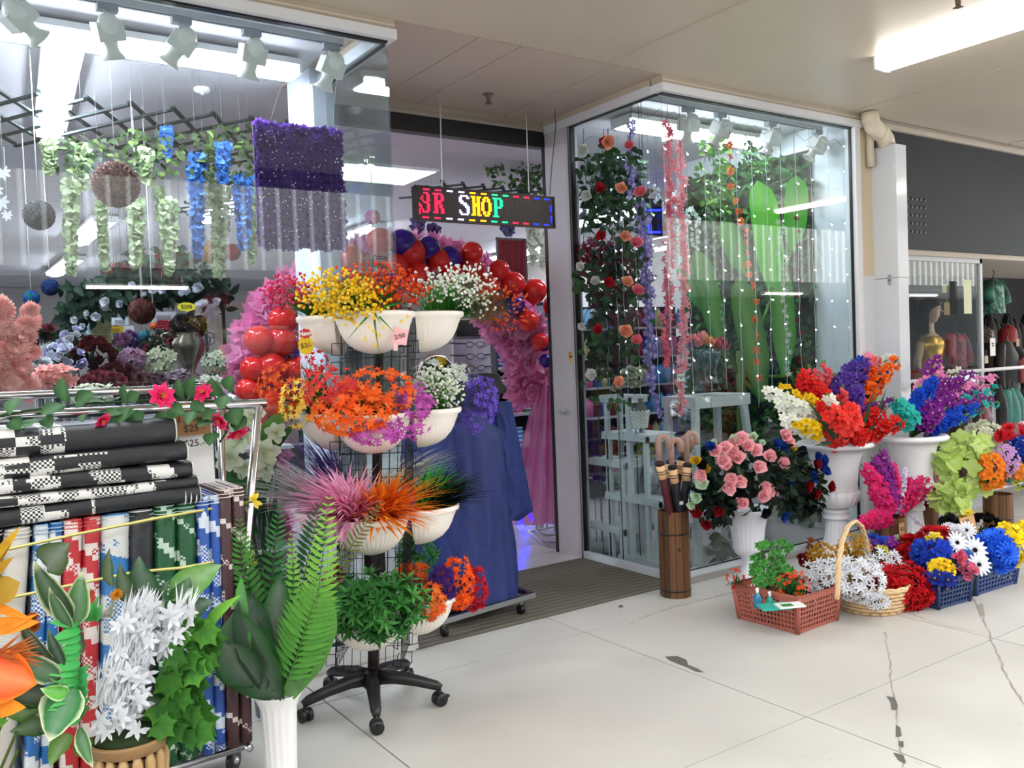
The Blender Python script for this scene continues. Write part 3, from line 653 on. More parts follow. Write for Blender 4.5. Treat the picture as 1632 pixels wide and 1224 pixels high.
def rrect(x0, y0, x1, y1, r, n=5):
    P = []
    for cx_, cy_, a0 in ((x1 - r, y1 - r, 0), (x0 + r, y1 - r, 1), (x0 + r, y0 + r, 2), (x1 - r, y0 + r, 3)):
        for k in range(n + 1):
            a = (a0 + k / n) * math.pi / 2; P.append((cx_ + r * math.cos(a), cy_ + r * math.sin(a)))
    return P
# stacked black and white mats
STK = [(-.335, 1.376, .088, .73, 'top of the stack'), (-.25, 1.286, .066, .765, 'second in the stack'), (0, 1.219, .05, .78, 'third in the stack, with white scrolls'), (-.1, 1.168, .036, .795, 'fourth in the stack, thin'), (-.33, 1.131, .056, .80, 'bottom of the stack, resting on upright mats')]
for i, (x0, zt, h, xe, lab) in enumerate(STK):
    t = thing('folded_mat', 'black and white woven plastic mat, ' + lab, 'mat', (xe, 3.11, zt - h), 'black and white mats stacked flat on the rack')
    b = MB(); d_ = .40; sec = rrect(.0, .001, d_, h - .001, h * .46)
    n = len(sec); vs = [(a, u + .006 * math.sin(a * 7 + i), v_ + .005 * math.sin(a * 5 + i * 2)) for a in [-1.5 + .1 * k for k in range(16)] for (u, v_) in sec]
    b.add(vs, [(r * n + k, r * n + (k + 1) % n, (r + 1) * n + (k + 1) % n, (r + 1) * n + k) for r in range(15) for k in range(n)] + [tuple(15 * n + k for k in range(n)), tuple(range(n - 1, -1, -1))], 'ffffff')
    part(t, 'mat_roll', b, mat_weave('weave_stack_%d' % i, '212328', 'e6e4e0', 'swirl' if i == 2 else 'blocks', 1.0, .42 if i == 2 else .38, x0 if x0 else None, i * 3.3, .4))
    b = MB()
    for k in range(3):
        f = .3 + .22 * k; b.tube([(.004, u, v_) for (u, v_) in rrect(d_ * .02 + .012 * k, .004 + .006 * k, d_ * .98 - .012 * k, h - .004 - .006 * k, h * .3)], .003, 'd4d4d0' if k % 2 == 0 else '2a2b2e', 4, closed=True)
    part(t, 'mat_edge', b, 'matte')
    if i == 4:
        b = MB()
        for k in range(3): b.tube([(-.012 - .018 * k, u, v_) for (u, v_) in rrect(-.002, -.001, d_ + .002, h + .001, h * .46)], .0025, 'd4d4d0', 4, closed=True)
        part(t, 'stripe', b, 'matte')
# upright mats: (px left, px right, top py, lean, colours, mode, lobes, edge colour, label)
UPR = [(-52, 8, 832, -.10, '232327', 'cfcdc6', 'solid', 1, 'e2e0da', 'black woven mat with white edging, at the left edge'),
       (8, 54, 838, -.10, 'c6c2ba', '8f8b84', 'solid', 1, 'e2e0da', 'pale cream woven mat beside the black one at left'),
       (56, 106, 830, -.08, '2166a8', 'd4d8dc', 'swirl', 2, '9db8d6', 'bright blue and white woven mat beside the red one'),
       (103, 166, 822, -.06, 'b8262e', 'd9cfca', 'swirl', 2, 'c85a5a', 'red and white woven mat, only red one on the rack'),
       (163, 213, 815, -.05, '2f73b0', 'cfd1cf', 'band', 1, '7aa4c8', 'white and light blue woven mat between red and black mats'),
       (207, 250, 808, -.04, '222328', '34353a', 'solid', 1, 'd8d6d0', 'plain black woven mat under the end of the stack'),
       (248, 318, 798, -.04, '16522e', 'b9cdbd', 'line', 2, 'b9cdbd', 'dark green woven mat with thin white wavy lines'),
       (316, 356, 790, -.03, '2450a0', 'c9d2e0', 'swirl', 2, 'c9d6ea', 'royal blue and white woven mat beside the green one'),
       (350, 394, 778, -.02, '43262a', 'cfc3bd', 'line', 2, 'd8ccc6', 'maroon brown and white woven mat nearest the rack leg')]
for i, (x0, x1, yt, lean, ca, cb_, mode, lobes, ce, lab) in enumerate(UPR):
    Yf = 3.13; P0 = at(x0, yt + 20, Y=Yf); P1 = at(x1, yt + 20, Y=Yf); zt = P0.z + .02 if i < 6 else at(x1, yt, Y=Yf).z; zb = .195
    if i < 7: zt = min(zt, 1.072)
    t = thing('upright_mat', lab, 'mat', (P0.x, Yf, zb), 'coloured mats standing upright in the rack'); W_ = P1.x - P0.x - .003; D_ = .34; H_ = zt - zb
    kw = dict(solid=('swirl', 1, 2), swirl=('swirl', 1.6, .55), band=('bands', .5, .45), line=('bands', 1.5, .93))[mode]
    m_ = mat_weave('weave_upright_%d' % i, ca, cb_, kw[0], kw[1], kw[2], None, i * 1.7, 1.2 if mode == 'band' else .75)
    for l in range(lobes):
        b = MB(); w1 = W_ / lobes; sec = rrect(l * w1, 0 + .008 * l, (l + 1) * w1 - .001, D_, w1 * .42); n = len(sec); K = 10
        vs = []
        for k in range(K + 1):
            z = H_ * k / K; sh = lean * (1 - k / K) * 1.0 ; bl = .004 * math.sin(k * 1.3 + i)
            vs += [(u + sh, v_ + bl - .03 * (1 - k / K), z) for (u, v_) in sec]
        b.add(vs, [(r * n + k, r * n + (k + 1) % n, (r + 1) * n + (k + 1) % n, (r + 1) * n + k) for r in range(K) for k in range(n)] + [tuple(K * n + k for k in range(n)), tuple(range(n - 1, -1, -1))], 'ffffff')
        part(t, 'mat_fold', b, m_)
    b = MB()
    for k in range(4):
        for l in range(lobes):
            w1 = W_ / lobes; q = .005 + .0065 * k
            if w1 / 2 > q + .004: b.tube([(u, v_, H_ + .001 + .001 * k) for (u, v_) in rrect(l * w1 + q, q + .008 * l, (l + 1) * w1 - q, D_ - q, max(.003, w1 * .4 - q))], .003, ce if k % 2 == 0 else mix(ca, '000000', .2), 4, closed=True)
    for l in range(lobes):
        w1 = W_ / lobes
        for k in range(2): b.tube([(u, v_, H_ - .012 - .012 * k) for (u, v_) in rrect(l * w1 - .001, -.001 + .008 * l, (l + 1) * w1, D_ + .001, w1 * .42)], .002, ce, 4, closed=True)
    part(t, 'mat_edge', b, 'matte')
# boards with prices
def hang_board(name, label, cat, px0, py0, px1, py1, Y, col, mat='paper', th=.003, texts=()):
    a = at(px0, py0, Y=Y); c = at(px1, py1, Y=Y); t = thing(name, label, cat, tuple((a + c) / 2)); w_, h_ = abs(c.x - a.x) / 2, abs(a.z - c.z) / 2
    b = MB(); b.box((-w_, 0, -h_), (w_, th, h_), col); part(t, 'board', b, mat)
    for body, u, v_, sz, cl_ in texts: text_obj(t, body, sz, face_mtx((u * w_, -.0012, v_ * h_), (1, 0, 0), (0, 0, 1)), cl_)
    return t
hang_board('price_board', 'white price board behind the mats, reading $25', 'sign', 281, 640, 343, 768, 3.22, 'd6d4d2', texts=[('$25.-', -.1, -.02, .035, '202020')])
hang_board('cardboard_sign', 'brown cardboard sign reading 3 Folds $25', 'sign', 276, 660, 336, 691, 3.2, 'a5794e', texts=[('3 Folds -', 0, .45, .03, '2a2018'), ('$25 -', .1, -.4, .036, '2a2018')])
# flower garland along the rail
t = thing('flower_garland', 'garland of pink flowers and green leaves wound along the chrome rail', 'garland', (0.6, 3.17, 1.4)); G0 = V(t.location)
b = MB(); vp = [at(x, y, Y=3.17) for x, y in ((-30, 668), (40, 655), (95, 648), (150, 642), (205, 640), (260, 636), (310, 638), (350, 640), (368, 655), (360, 690), (350, 705))]
b.tube([p - G0 for p in vp], .004, '33502e', 5); part(t, 'vine', b, 'leaf')
for (x, y, dx, dy, s) in [(25, 635, -10, 20, 34), (20, 668, 10, 14, 34), (58, 668, -16, 10, 38), (52, 690, 2, 22, 36), (103, 640, -5, -32, 40), (100, 645, -30, 12, 40), (120, 642, 24, -14, 40), (72, 664, 8, 14, 30), (133, 660, -2, 10, 22), (200, 642, -4, -24, 30), (206, 638, 14, -10, 34), (205, 650, -14, 20, 36), (212, 655, 8, 22, 40), (184, 662, -4, 20, 34), (190, 655, -18, 6, 30), (265, 655, -4, 24, 40), (270, 650, 20, 8, 34), (288, 634, -4, -24, 32), (300, 632, 6, -26, 36), (306, 640, 18, 14, 30), (345, 632, -8, -24, 40), (362, 622, 6, -20, 36), (360, 632, -8, 16, 36), (345, 655, -18, 10, 38), (372, 652, 4, 22, 42), (340, 690, -6, 16, 34), (335, 670, -16, 6, 32), (378, 665, 8, 20, 36), (310, 655, -10, 16, 34), (165, 640, -22, -4, 22), (240, 642, 16, -8, 22)]:
    p = at(x, y, Y=3.16); q = at(x + dx, y + dy, Y=3.13 + U(-.03, .02)); b = MB(); d = q - p
    b.blade(p - G0, d, (HT + UPZ * .5), d.length * 1.15, s / ppm(p) * .8, vary('33593a', .2), vary('3f6b42', .2), 5, .1, .12, 'leaf', mid='587f52'); part(t, 'leaf', b, 'leaf')
for (x, y, s, n) in [(257, 632, 44, (.2, -1, .3)), (324, 627, 34, (-.5, -.6, .5)), (161, 669, 32, (.5, -.6, -.6)), (352, 670, 34, (-.8, -.3, -.4)), (376, 688, 40, (.2, -.5, -.9))]:
    p = at(x, y, Y=3.12); inst(t, 'blossom', bloom('peony', 'f0407c', 'e22a62', 'f2a03a'), p - G0, n, s / ppm(p))
# yellow ribbon tied across the rack
for lab, pts, kn in (('upper yellow ribbon stretched across the front of the mats', [(-40, 892), (10, 876), (120, 852), (250, 826), (405, 799)], (405, 798)), ('lower yellow ribbon stretched behind the urn leaves', [(-40, 962), (20, 952), (150, 925), (215, 912), (290, 905), (396, 886)], (397, 890))):
    t = thing('yellow_ribbon', lab, 'ribbon', tuple(at(*kn, Y=3.08))); R0 = V(t.location); b = MB()
    P = [at(x, y, Y=3.07 if x < 390 else 3.2) for x, y in pts]; vs = []
    for p in P: vs += [p - R0 + V((0, 0, -.005)), p - R0 + V((0, 0, .005)), p - R0 + V((0, .0015, 0))]
    b.add(vs, [(3 * i + a, 3 * i + c, 3 * i + 3 + c, 3 * i + 3 + a) for i in range(len(P) - 1) for a, c in ((0, 1), (1, 2), (2, 0))], 'e6dc8a'); part(t, 'band', b, 'satin')
    b = MB(); kp = at(*kn, Y=3.15) - R0
    for dx, dz in ((.02, .05), (-.025, .02), (.015, -.055), (.03, -.02), (-.01, .045)): b.blade(kp, (dx, -.02, dz), HT, .032, .014, 'e8c93a', 'f2dc5a', 4, .2, .2, 'tongue')
    part(t, 'bow', b, 'petal')
# ---- brown fluted urn with leaves
t = thing('fluted_urn', 'bronze brown fluted urn at the lower left corner', 'urn', (.472, 2.75, 0)); b = MB()
b.lathe([(.03, .0), (.07, .0), (.075, .02), (.05, .05), (.05, .07), (.066, .10), (.082, .28), (.09, .42), (.092, .43)], '3a2a1c', n=32); part(t, 'urn_body', b, 'satin')
b = MB(); b.lathe([(.094, .437), (.104, .446), (.113, .468), (.116, .478), (.108, .48), (.09, .45), (.06, .44), (.01, .44)], '8a6a44', n=48, flute=(16, -.05, .43, .45)); part(t, 'urn_rim', b, 'satin')
for k in range(16):
    a = 2 * math.pi * k / 16; b = MB(); c_, s_ = math.cos(a), math.sin(a)
    b.tube([(.066 * c_, .066 * s_, .10), (.08 * c_, .08 * s_, .24), (.094 * c_, .094 * s_, .42), (.093 * c_, .093 * s_, .442)], [.010, .0125, .0155, .009], 'a58456', 7); part(t, 'flute', b, 'satin')
b = MB(); b.ball((0, 0, .475), .1, '2c3a1e', 14, 6, .035); part(t, 'moss', b, 'leaf')
t = thing('urn_foliage', 'mixed white, green and cream edged leaves spilling from the bronze urn', 'foliage', (.472, 2.75, .44)); U0 = V(t.location)
def lf(bx, by, tx, ty, w_, col, edge=None, tip=None, Y=2.72, Y2=None, shape='leaf', par=None, o0=None, droop=.12, n=6, mid=None, nm='leaf', fold=.15, wave=0):
    p = at(bx, by, Y=Y); q = at(tx, ty, Y=Y2 if Y2 else Y - .05); d = q - p; b = MB()
    b.blade(p - (o0 or U0), d, (HT + UPZ * U(.1, .5) + HR * U(-.3, .3)), d.length * 1.03, w_ / ppm(p), col, tip, n, droop, fold, shape, edge, mid, wave); return part(par or t, nm, b, 'leaf')
DG, MG, CR = '2c5228', '3f7a35', 'd8dfb4'
for a in [(112, 985, 52, 905, 46, DG, CR), (112, 1000, 76, 945, 26, '3c6a3a', CR), (122, 992, 128, 918, 40, '4a7a44', CR), (92, 1082, 27, 1043, 40, '48704a', 'e4e6c8'), (84, 1055, 26, 998, 34, '2c4a2a', 'a8b488'), (100, 1060, 76, 1010, 22, '2a4a30', '7e9470'),
          (118, 1098, 76, 1176, 74, '3a7c48', 'e6ecc4'), (128, 1160, 142, 1222, 28, '44743c', 'e0e6bc'), (108, 1106, 70, 1100, 26, '68c044', 'e8f0cc'), (106, 1090, 78, 1086, 20, '4a8a3c', 'e8f0cc')]: lf(*a, mid=mix(a[5], 'ffffff', .12), Y=2.66, wave=.04)
for a in [(100, 1120, 62, 1138, 46, '4e7030'), (66, 1140, -6, 1128, 30, '5a8428'), (80, 1150, 22, 1165, 34, '3c6428'), (110, 1170, 78, 1216, 36, '5a8a26'), (125, 1175, 150, 1212, 32, '4c7a28'), (95, 1160, 60, 1170, 34, '3e6a2c'), (240, 968, 218, 895, 56, '25582c'), (272, 952, 348, 900, 52, '5f9440'), (270, 985, 335, 958, 46, '2b5a30'), (178, 935, 168, 880, 28, '46601f'), (75, 905, 105, 868, 60, '38501f'), (285, 965, 300, 925, 40, '3c6e34'), (205, 960, 190, 905, 26, '3a5a24'), (60, 1065, 10, 1050, 34, '2a4426'), (70, 1110, 20, 1105, 40, '304a26'), (130, 1040, 100, 960, 30, '2e5a2c'), (235, 1000, 262, 930, 40, '2c5a2c'), (190, 1150, 240, 1172, 30, '3c6e2c'), (200, 1140, 262, 1150, 34, '44782e'), (170, 1150, 175, 1178, 26, 'd6dcb8'), (215, 1120, 262, 1120, 34, '3a6a2a')]: lf(*a, mid=mix(a[5], 'ffffff', .15), Y=2.78, wave=.05)
for k in range(13):                          # bright green leaflets in a column
    y = 985 + k * 13; lf(128, y + 6, 90 - 2 * (k % 3), y + 10 + 6 * (k % 2), 17, '3fa350', None, '62c46a', Y=2.68, droop=.3, nm='leaflet')
    if k < 5: lf(128 + k * 6, 990, 128 + k * 8, 965 - (k % 2) * 12, 14, '4aa85a', None, '72cc78', Y=2.7, nm='leaflet')
    if k > 6: lf(126, y, 138, y - 14, 14, '2f8a4c', None, '54b46a', Y=2.68, nm='leaflet')
gp = MB()
for k in range(64):                          # big lobed vine leaves
    u = U(0, 1); x = 302 - 24 * u + U(-36, 38) * (1 - .3 * abs(u - .5)); y = 995 + 180 * u + U(-14, 14); p = at(x, y, Y=2.70 + U(-.05, .05)); b = MB()
    b.lobed(p - U0, UPZ * U(-1.0, .3) + HR * U(-.5, 1), HT + UPZ * U(0, .6) + HR * U(-.3, .4), U(26, 38) / ppm(p), vary(random.choice(['3c7026', '4a802c', '2f5e22']), .15), 5, .28, '2f5f22', .15, 4.4, teeth=.16, fold=.05); part(t, 'lobed_leaf', b, 'leaf')
for k in range(8):
    lf(325 + k, 1010 - k * 4, 345 + k * 5, 985 - k * 5, 12, '5c9c3c', None, '86c050', Y=2.74, nm='leaflet')
for k in range(120):                         # white star-shaped leaves
    u = U(0, 1); top = random.random() < .35
    x = 188 + 34 * u + U(-40, 40) * (1 - .35 * u) if not top else 262 + 26 * u + U(-18, 18); y = 1168 - 193 * u + U(-8, 8) if not top else 1040 - 70 * u
    p = at(x, y, Y=2.66 + U(-.03, .08)); b = MB()
    b.lobed(p - U0, UPZ * U(-1, .6) + HR * U(-.8, .8), HT + UPZ * U(-.2, .6) + HR * U(-.5, .5), U(16, 26) / ppm(p), vary('dcdde1', .05), 5, .62, 'c8cace', .1, 5.2, fold=.05); part(t, 'white_leaf', b, 'petal')
for k in range(420):
    u = U(0, 1); x = 185 + 40 * u + U(-38, 38) * (1 - .4 * u); y = 1130 - 150 * u; p = at(x, y, Y=2.69 + U(-.03, .07)) - U0
    gp.blade(p, UPZ + HR * U(-.1, .6), HT, U(.05, .1), .008, 'd4d5d9', 'e2e3e8', 3, .2, .2, 'grass')
for x, y in ((228, 948), (238, 955), (285, 950), (300, 955), (262, 985), (215, 965)):
    for k in range(7): gp.blade(at(x, y + 22, Y=2.7) - U0, UPZ + HR * U(-.1, .7), HT, U(.06, .09), .009, 'e8e9ec', 'f4f4f8', 3, .1, .2, 'grass')
part(t, 'white_strands', gp, 'petal', stuff=True)
for x, y, c1 in ((186, 948, 'd9922e'), (138, 950, 'a8602a'), (135, 965, 'a06828'), (52, 985, 'a8521e'), (55, 1000, 'b0601e')):
    p = at(x, y, Y=2.74); inst(t, 'small_blossom', bloom('mum', c1, mix(c1, '000000', .2)), p - U0, HT + UPZ, 22 / ppm(p))
b = MB()
for k in range(6): q = at(160 + k * 4, 985, Y=2.76) - U0; b.blade(q, at(186 + U(-6, 6), 948, Y=2.74) - U0 - q, HT, .07, .008, '9a9a84', 'c6c6b2', 3, 0, .1, 'grass')
part(t, 'stems', b, 'leaf', stuff=True)
# ochre and orange leaf plants at the left edge
t2 = thing('orange_leaf_plant', 'orange and red leaves at the left edge beside the urn', 'plant', (.12, 2.7, 0)); O0 = V(t2.location)
b = MB(); b.lathe([(.06, 0), (.09, .3), (.095, .31), (.085, .31), (.08, .28), (.01, .28)], '3c2c22', n=20); part(t2, 'pot', b, 'satin')
kw = dict(par=t2, o0=O0, Y=2.62)
lf(-30, 1070, 54, 1090, 84, 'd23a1e', 'e87a22', 'e0601e', shape='heart', mid='f08a5a', **kw); lf(-20, 1125, 36, 1128, 34, 'e8761c', None, 'f09428', **kw); lf(-30, 1020, 54, 979, 15, 'd8701c', None, 'f09030', **kw); lf(-30, 960, 45, 985, 16, 'e08020', None, 'f08a28', **kw); lf(-20, 1000, 58, 992, 28, 'e2821e', None, 'f0922c', **kw); lf(-40, 1160, 8, 1150, 30, '4a7a28', **kw)
for k in range(12): lf(-20, 1060 - k * 3, 20 + U(0, 50), 1010 + k * 5, 7, '8a3a1a', None, 'b05a26', **kw)
lf(-12, 905, 24, 842, 20, 'a87a1c', None, 'c89a2a', **kw); lf(-25, 930, 14, 890, 22, '8a6418', None, 'b0841e', **kw); lf(-20, 955, 26, 930, 44, '94701e', None, 'b08a34', shape='big', **kw); lf(-30, 900, 10, 870, 24, 'b08a20', None, **kw)
b = MB(); 
for z in (.5, .6, .7, .45): b.tube([(0, 0, .28), (.02, -.02, z), (.06, -.05, z + .1)], .004, '4a5a24', 4)
part(t2, 'stems', b, 'leaf', stuff=True)
# ---- white fluted vase with ferns
t = thing('fluted_vase', 'white fluted plastic vase full of ferns by the rack castor', 'vase', (1.035, 3.1, 0)); b = MB()
b.lathe([(.01, .005), (.066, 0), (.068, .012), (.058, .03), (.056, .05), (.066, .30), (.074, .325), (.088, .352), (.09, .358), (.085, .358), (.07, .325), (.06, .30), (.01, .28)], 'e4e2e2', n=64, flute=(16, .07, .02, .31)); part(t, 'vase_body', b, 'satin')
t = thing('fern_bunch', 'fern fronds and broad green leaves standing in the white fluted vase', 'fern', (1.035, 3.1, .33)); U0 = V(t.location)
def frond(pts, wmax, col, tipc, Y=3.05, name='frond', up=None, npin=26, prof=None, pw=.26):
    P = [at(x, y, Y=Y + dy) - U0 for x, y, dy in pts]; b = MB(); Q = []
    for i in range(npin):
        u = i / (npin - 1) * (len(P) - 1); k = min(int(u), len(P) - 2); f = u - k; Q.append(P[k] * (1 - f) + P[k + 1] * f)
    b.tube(Q, [.004 * (1 - .8 * i / npin) for i in range(npin)], mix(col, '3a5020', .4), 4); up = up or HT
    for i in range(2, npin):
        d = (Q[i] - Q[i - 1]).normalized(); s = d.cross(up).normalized(); u = i / npin; L = wmax / ppm(Q[i] + U0) * (prof(u) if prof else (math.sin(math.pi * (u * .86 + .13)) ** .7))
        for sg in (-1, 1): b.blade(Q[i], s * sg + d * .55 + up * U(-.1, .15), up, L * U(.92, 1.05), max(.006, L * pw), vary(mix(col, tipc, u), .08), None, 3, .12, .15, 'leaf')
    return part(t, name, b, 'leaf')
B_ = '579038'; T_ = '8cc04a'; D_ = '214e2c'; M_2 = '3c7a3c'
frond([(470, 1085, 0), (492, 1030, -.01), (505, 960, -.02), (515, 880, -.02), (524, 795, 0)], 36, B_, T_, 2.98, npin=30)
frond([(452, 1100, 0), (475, 1040, -.03), (492, 985, -.06), (512, 930, -.08)], 56, '4f8c3c', B_, 2.94, npin=20, pw=.2)
frond([(456, 1080, 0), (464, 1000, 0), (468, 920, .02), (464, 852, .05)], 17, M_2, '86b84c', 3.0, npin=24, pw=.45)
frond([(440, 1085, 0), (430, 980, .03), (437, 880, .06), (446, 808, .1)], 26, D_, M_2, 3.04); frond([(430, 1085, 0), (412, 980, .04), (385, 900, .06), (382, 830, .08)], 30, '2a5a2c', '4a8436', 3.04)
frond([(465, 1070, 0), (478, 950, .05), (495, 870, .1), (511, 800, .12)], 32, D_, '2c5c3a', 3.08); frond([(470, 1070, 0), (510, 960, .03), (560, 870, .0), (606, 802, -.05)], 22, '4a5a28', '6a6a34', 3.05, npin=34, pw=.2)
frond([(425, 1085, 0), (398, 1000, .04), (370, 930, .06), (362, 850, .1)], 30, D_, '3a6a34', 3.08); frond([(450, 1080, 0), (455, 960, .04), (450, 880, .08)], 30, '24502c', '33683a', 3.08)
frond([(445, 1085, 0), (420, 1010, .0), (398, 940, .02), (405, 870, .05)], 26, '1e4426', '2e5c32', 3.1); frond([(480, 1060, 0), (520, 1000, .03), (536, 930, .06)], 26, '24502c', '33683a', 3.1)
for a in [(440, 1112, 372, 985, 108, '234c28', '356a34'), (448, 1112, 400, 995, 70, '2f6a34', '3f8040'), (462, 1110, 520, 955, 74, '5f9a48', '7ab45a'), (430, 1100, 445, 925, 44, '1f4a22', '2a5a28'), (420, 1095, 392, 950, 60, '1a3c24', '28502e'), (410, 1090, 360, 1030, 60, '1f4426', '2c5a30'), (450, 1090, 470, 960, 50, '1c4224', '28522c'), (405, 1080, 375, 930, 26, '3c8a34', '5aa844'), (470, 1105, 500, 1000, 40, '3f7a3a', '5a9a48')]:
    lf(*a[:6], None, a[6], Y=3.03, Y2=3.0, shape='big', n=8, mid=mix(a[5], 'ffffff', .12), fold=.3, nm='broad_leaf', wave=.03)
# lilies in a bucket behind the rack
t = thing('lily_bunch', 'pale white and green lilies behind the right end of the rack', 'flowers', (1.25, 3.8, .42)); U0 = V(t.location)
g = MB()
for x, y, s in ((385, 700, 56), (365, 730, 44), (420, 722, 50), (405, 665, 40), (372, 668, 40), (425, 745, 44), (440, 690, 34), (390, 745, 36)):
    p = at(x, y, Y=3.72); inst(t, 'lily', bloom('open', 'c9d0bc', 'b4c09c', 'd8d8a0'), p - U0, HT + V((U(-.5, .5), 0, U(-.2, .4))), s / ppm(p)); g.tube([V((0, 0, 0)), (p - U0) * .6 + V((0, .05, 0)), p - U0], .004, '3c5c34', 4)
for a in [(405, 720, 465, 640, 30), (405, 740, 470, 675, 22), (395, 820, 355, 745, 20), (400, 820, 425, 750, 26), (385, 820, 375, 740, 22), (410, 800, 440, 730, 20), (380, 830, 350, 790, 18), (400, 830, 392, 760, 22)]:
    p = at(a[0], a[1], Y=3.8); q = at(a[2], a[3], Y=3.7); g.blade(p - U0, q - p, HT, (q - p).length, a[4] / ppm(p), '2c5430', '7ca04c' if a[4] > 28 else '3a6a3a', 6, .1, .2, 'leaf')
for k in range(40): p = at(U(350, 440), U(740, 790), Y=3.76); g.blade(p - U0 - V((0, 0, .25)), V((U(-.2, .2), 0, 1)), HT, .28, .014, vary('24482c', .3), None, 3, .1, .1, 'grass')
part(t, 'foliage', g, 'leaf', stuff=True)
b = MB(); b.lathe([(.08, 0), (.11, .4), (.115, .42), (.1, .42), (.09, .36), (.01, .35)], '55585c', n=24); solo('flower_bucket', 'dark grey bucket of lilies behind the mat rack', 'bucket', b, 'satin', (1.25, 3.8, 0))
# ============================================================ ROTATING FLOWER STAND
S0 = V((1.625, 3.585, 0)); LEAN = HR * .063
def ax(z): return S0 + LEAN * z + V((0, 0, z))
t = thing('flower_stand', 'black five castor rotating stand carrying tiers of half pots', 'stand', S0)
def loc(v): return V(v) - S0
for k in range(5):
    a = math.radians(-112 + 72 * k); d = V((math.cos(a), math.sin(a), 0)); b = MB()
    P = [d * .03 + V((0, 0, .125)), d * .1 + V((0, 0, .128)), d * .2 + V((0, 0, .112)), d * .29 + V((0, 0, .09)), d * .315 + V((0, 0, .078))]
    b.tube(P, [.034, .032, .027, .023, .016], '1f1e1e', 8); part(t, 'base_leg', b, 'black')
    b = MB(); e = d * .305; sd = V((-d.y, d.x, 0)); aa = a + U(-.8, .8); sd = V((math.cos(aa), math.sin(aa), 0))
    for sg in (-1, 1):
        c = e + sd * (.016 * sg) + V((0, 0, .03)); M_ = Matrix.Translation(c) @ sd.to_track_quat('Z', 'Y').to_matrix().to_4x4()
        q = MB(); q.lathe([(.004, -.011), (.026, -.011), (.03, -.006), (.03, .006), (.026, .011), (.004, .011)], '1a1a1b', n=18); b.add([M_ @ V(v) for v in q.v], q.f, '1c1c1d')
    w_ = part(t, 'castor', b, 'black'); b = MB(); b.tube([e + V((0, 0, .085)), e + V((0, 0, .03))], .01, '151516', 8); b.ball(e + V((0, 0, .042)), .024, '1d1d1e', 10, 6, .022); b.beam(e + V((0, 0, .05)), e + d * .045 + V((0, 0, .042)), .014, .008, '1a1a1b'); part(w_, 'castor_fork', b, 'black')
b = MB(); b.lathe([(.01, .16), (.035, .155), (.042, .12), (.04, .09), (.03, .08), (.01, .08)], '1b1a1a', n=16); part(t, 'base_hub', b, 'black')
b = MB(); b.tube([loc(ax(.12)), loc(ax(.35)), loc(ax(.36)), loc(ax(.52))], [.026, .026, .018, .018], '2a1f1c', 12); part(t, 'gas_column', b, 'black')
b = MB(); b.tube([loc(ax(.5)), loc(ax(1.80))], .021, '151414', 12); part(t, 'pole', b, 'black')
b = MB(); b.box((-.035, -.035, 0), (.035, .035, .09), '141414', Matrix.Translation(loc(ax(.60)))); part(t, 'sleeve', b, 'black')
dirs = dict(front=HT, right=HR, back=-HT, left=-HR)
for nm, d in dirs.items():
    sd = d.cross(UPZ); b = MB(); z0, z1 = .22, 1.76
    for k in range(-4, 5): b.tube([loc(ax(z0) + d * .14 + sd * (.036 * k)), loc(ax(z1) + d * .14 + sd * (.036 * k))], .0016, '121212', 4)
    for j in range(16): z = z0 + (z1 - z0) * j / 15; b.tube([loc(ax(z) + d * .14 - sd * .145), loc(ax(z) + d * .14 + sd * .145)], .0018, '121212', 4)
    for z in (.28, .36, .68, .76, 1.12, 1.2, 1.54, 1.62):     # hook brackets standing out from the grid
        for e in (-.13, .13): b.tube([loc(ax(z) + d * .14 + sd * e), loc(ax(z) + d * .185 + sd * e), loc(ax(z - .05) + d * .185 + sd * e), loc(ax(z - .05) + d * .145 + sd * (e * .8))], .0022, '121212', 4)
    part(t, 'wire_panel', b, 'black')
b = MB()
for z in (.3, .95, 1.6):
    for d in dirs.values(): b.tube([loc(ax(z)), loc(ax(z) + d * .14)], .004, '121212', 5)
part(t, 'spokes', b, 'black')
b = MB(); c = ax(1.97) ; M_ = lambda u, v_: loc(c + HR * u + UPZ * v_ + HT * .05)
b.tube([loc(ax(1.8)), M_(0, -.03)], .005, '151515', 6); b.tube([M_(-.03, -.02), M_(.03, -.03), M_(.034, .015), M_(-.022, .025)], .0028, '151515', 5, closed=True); b.tube([M_(-.02, -.012), M_(.024, -.02), M_(.026, .008), M_(-.014, .014)], .002, '151515', 5, closed=True); part(t, 'card_holder', b, 'black')
# half pots
def potmesh():
    b = MB(); pr = [(.160, -.03), (.163, .0), (.172, .0), (.175, -.004), (.174, -.02), (.160, -.03), (.157, -.044), (.153, -.05), (.146, -.075), (.132, -.105), (.108, -.135), (.075, -.157), (.035, -.170), (.006, -.173)]
    b.lathe(pr, 'f0e9df', n=72, arc=(0, math.pi), flute=(44, .035, -.165, -.052), sq=1.12)
    n = len(pr); vs = [(r * s, 0, z) for r, z in pr[3:] for s in (1, -1)]
    b.add(vs, [(2 * i, 2 * i + 1, 2 * i + 3, 2 * i + 2) for i in range(n - 4)], 'd9cfc2', False)
    b.add([(.16 * math.cos(math.pi * k / 12), .18 * math.sin(math.pi * k / 12), -.028) for k in range(13)], [tuple(range(13))], '3a3022', False)
    return b.mesh('pot')
PM = potmesh(); PM.materials.append(MT['satin'])
TZ = [1.742, 1.322, .893, .488]; TN = ['top tier', 'second tier', 'third tier', 'lowest tier']; SN = dict(front='facing the camera', right='on the right side', left='on the left side')
POTC = {}
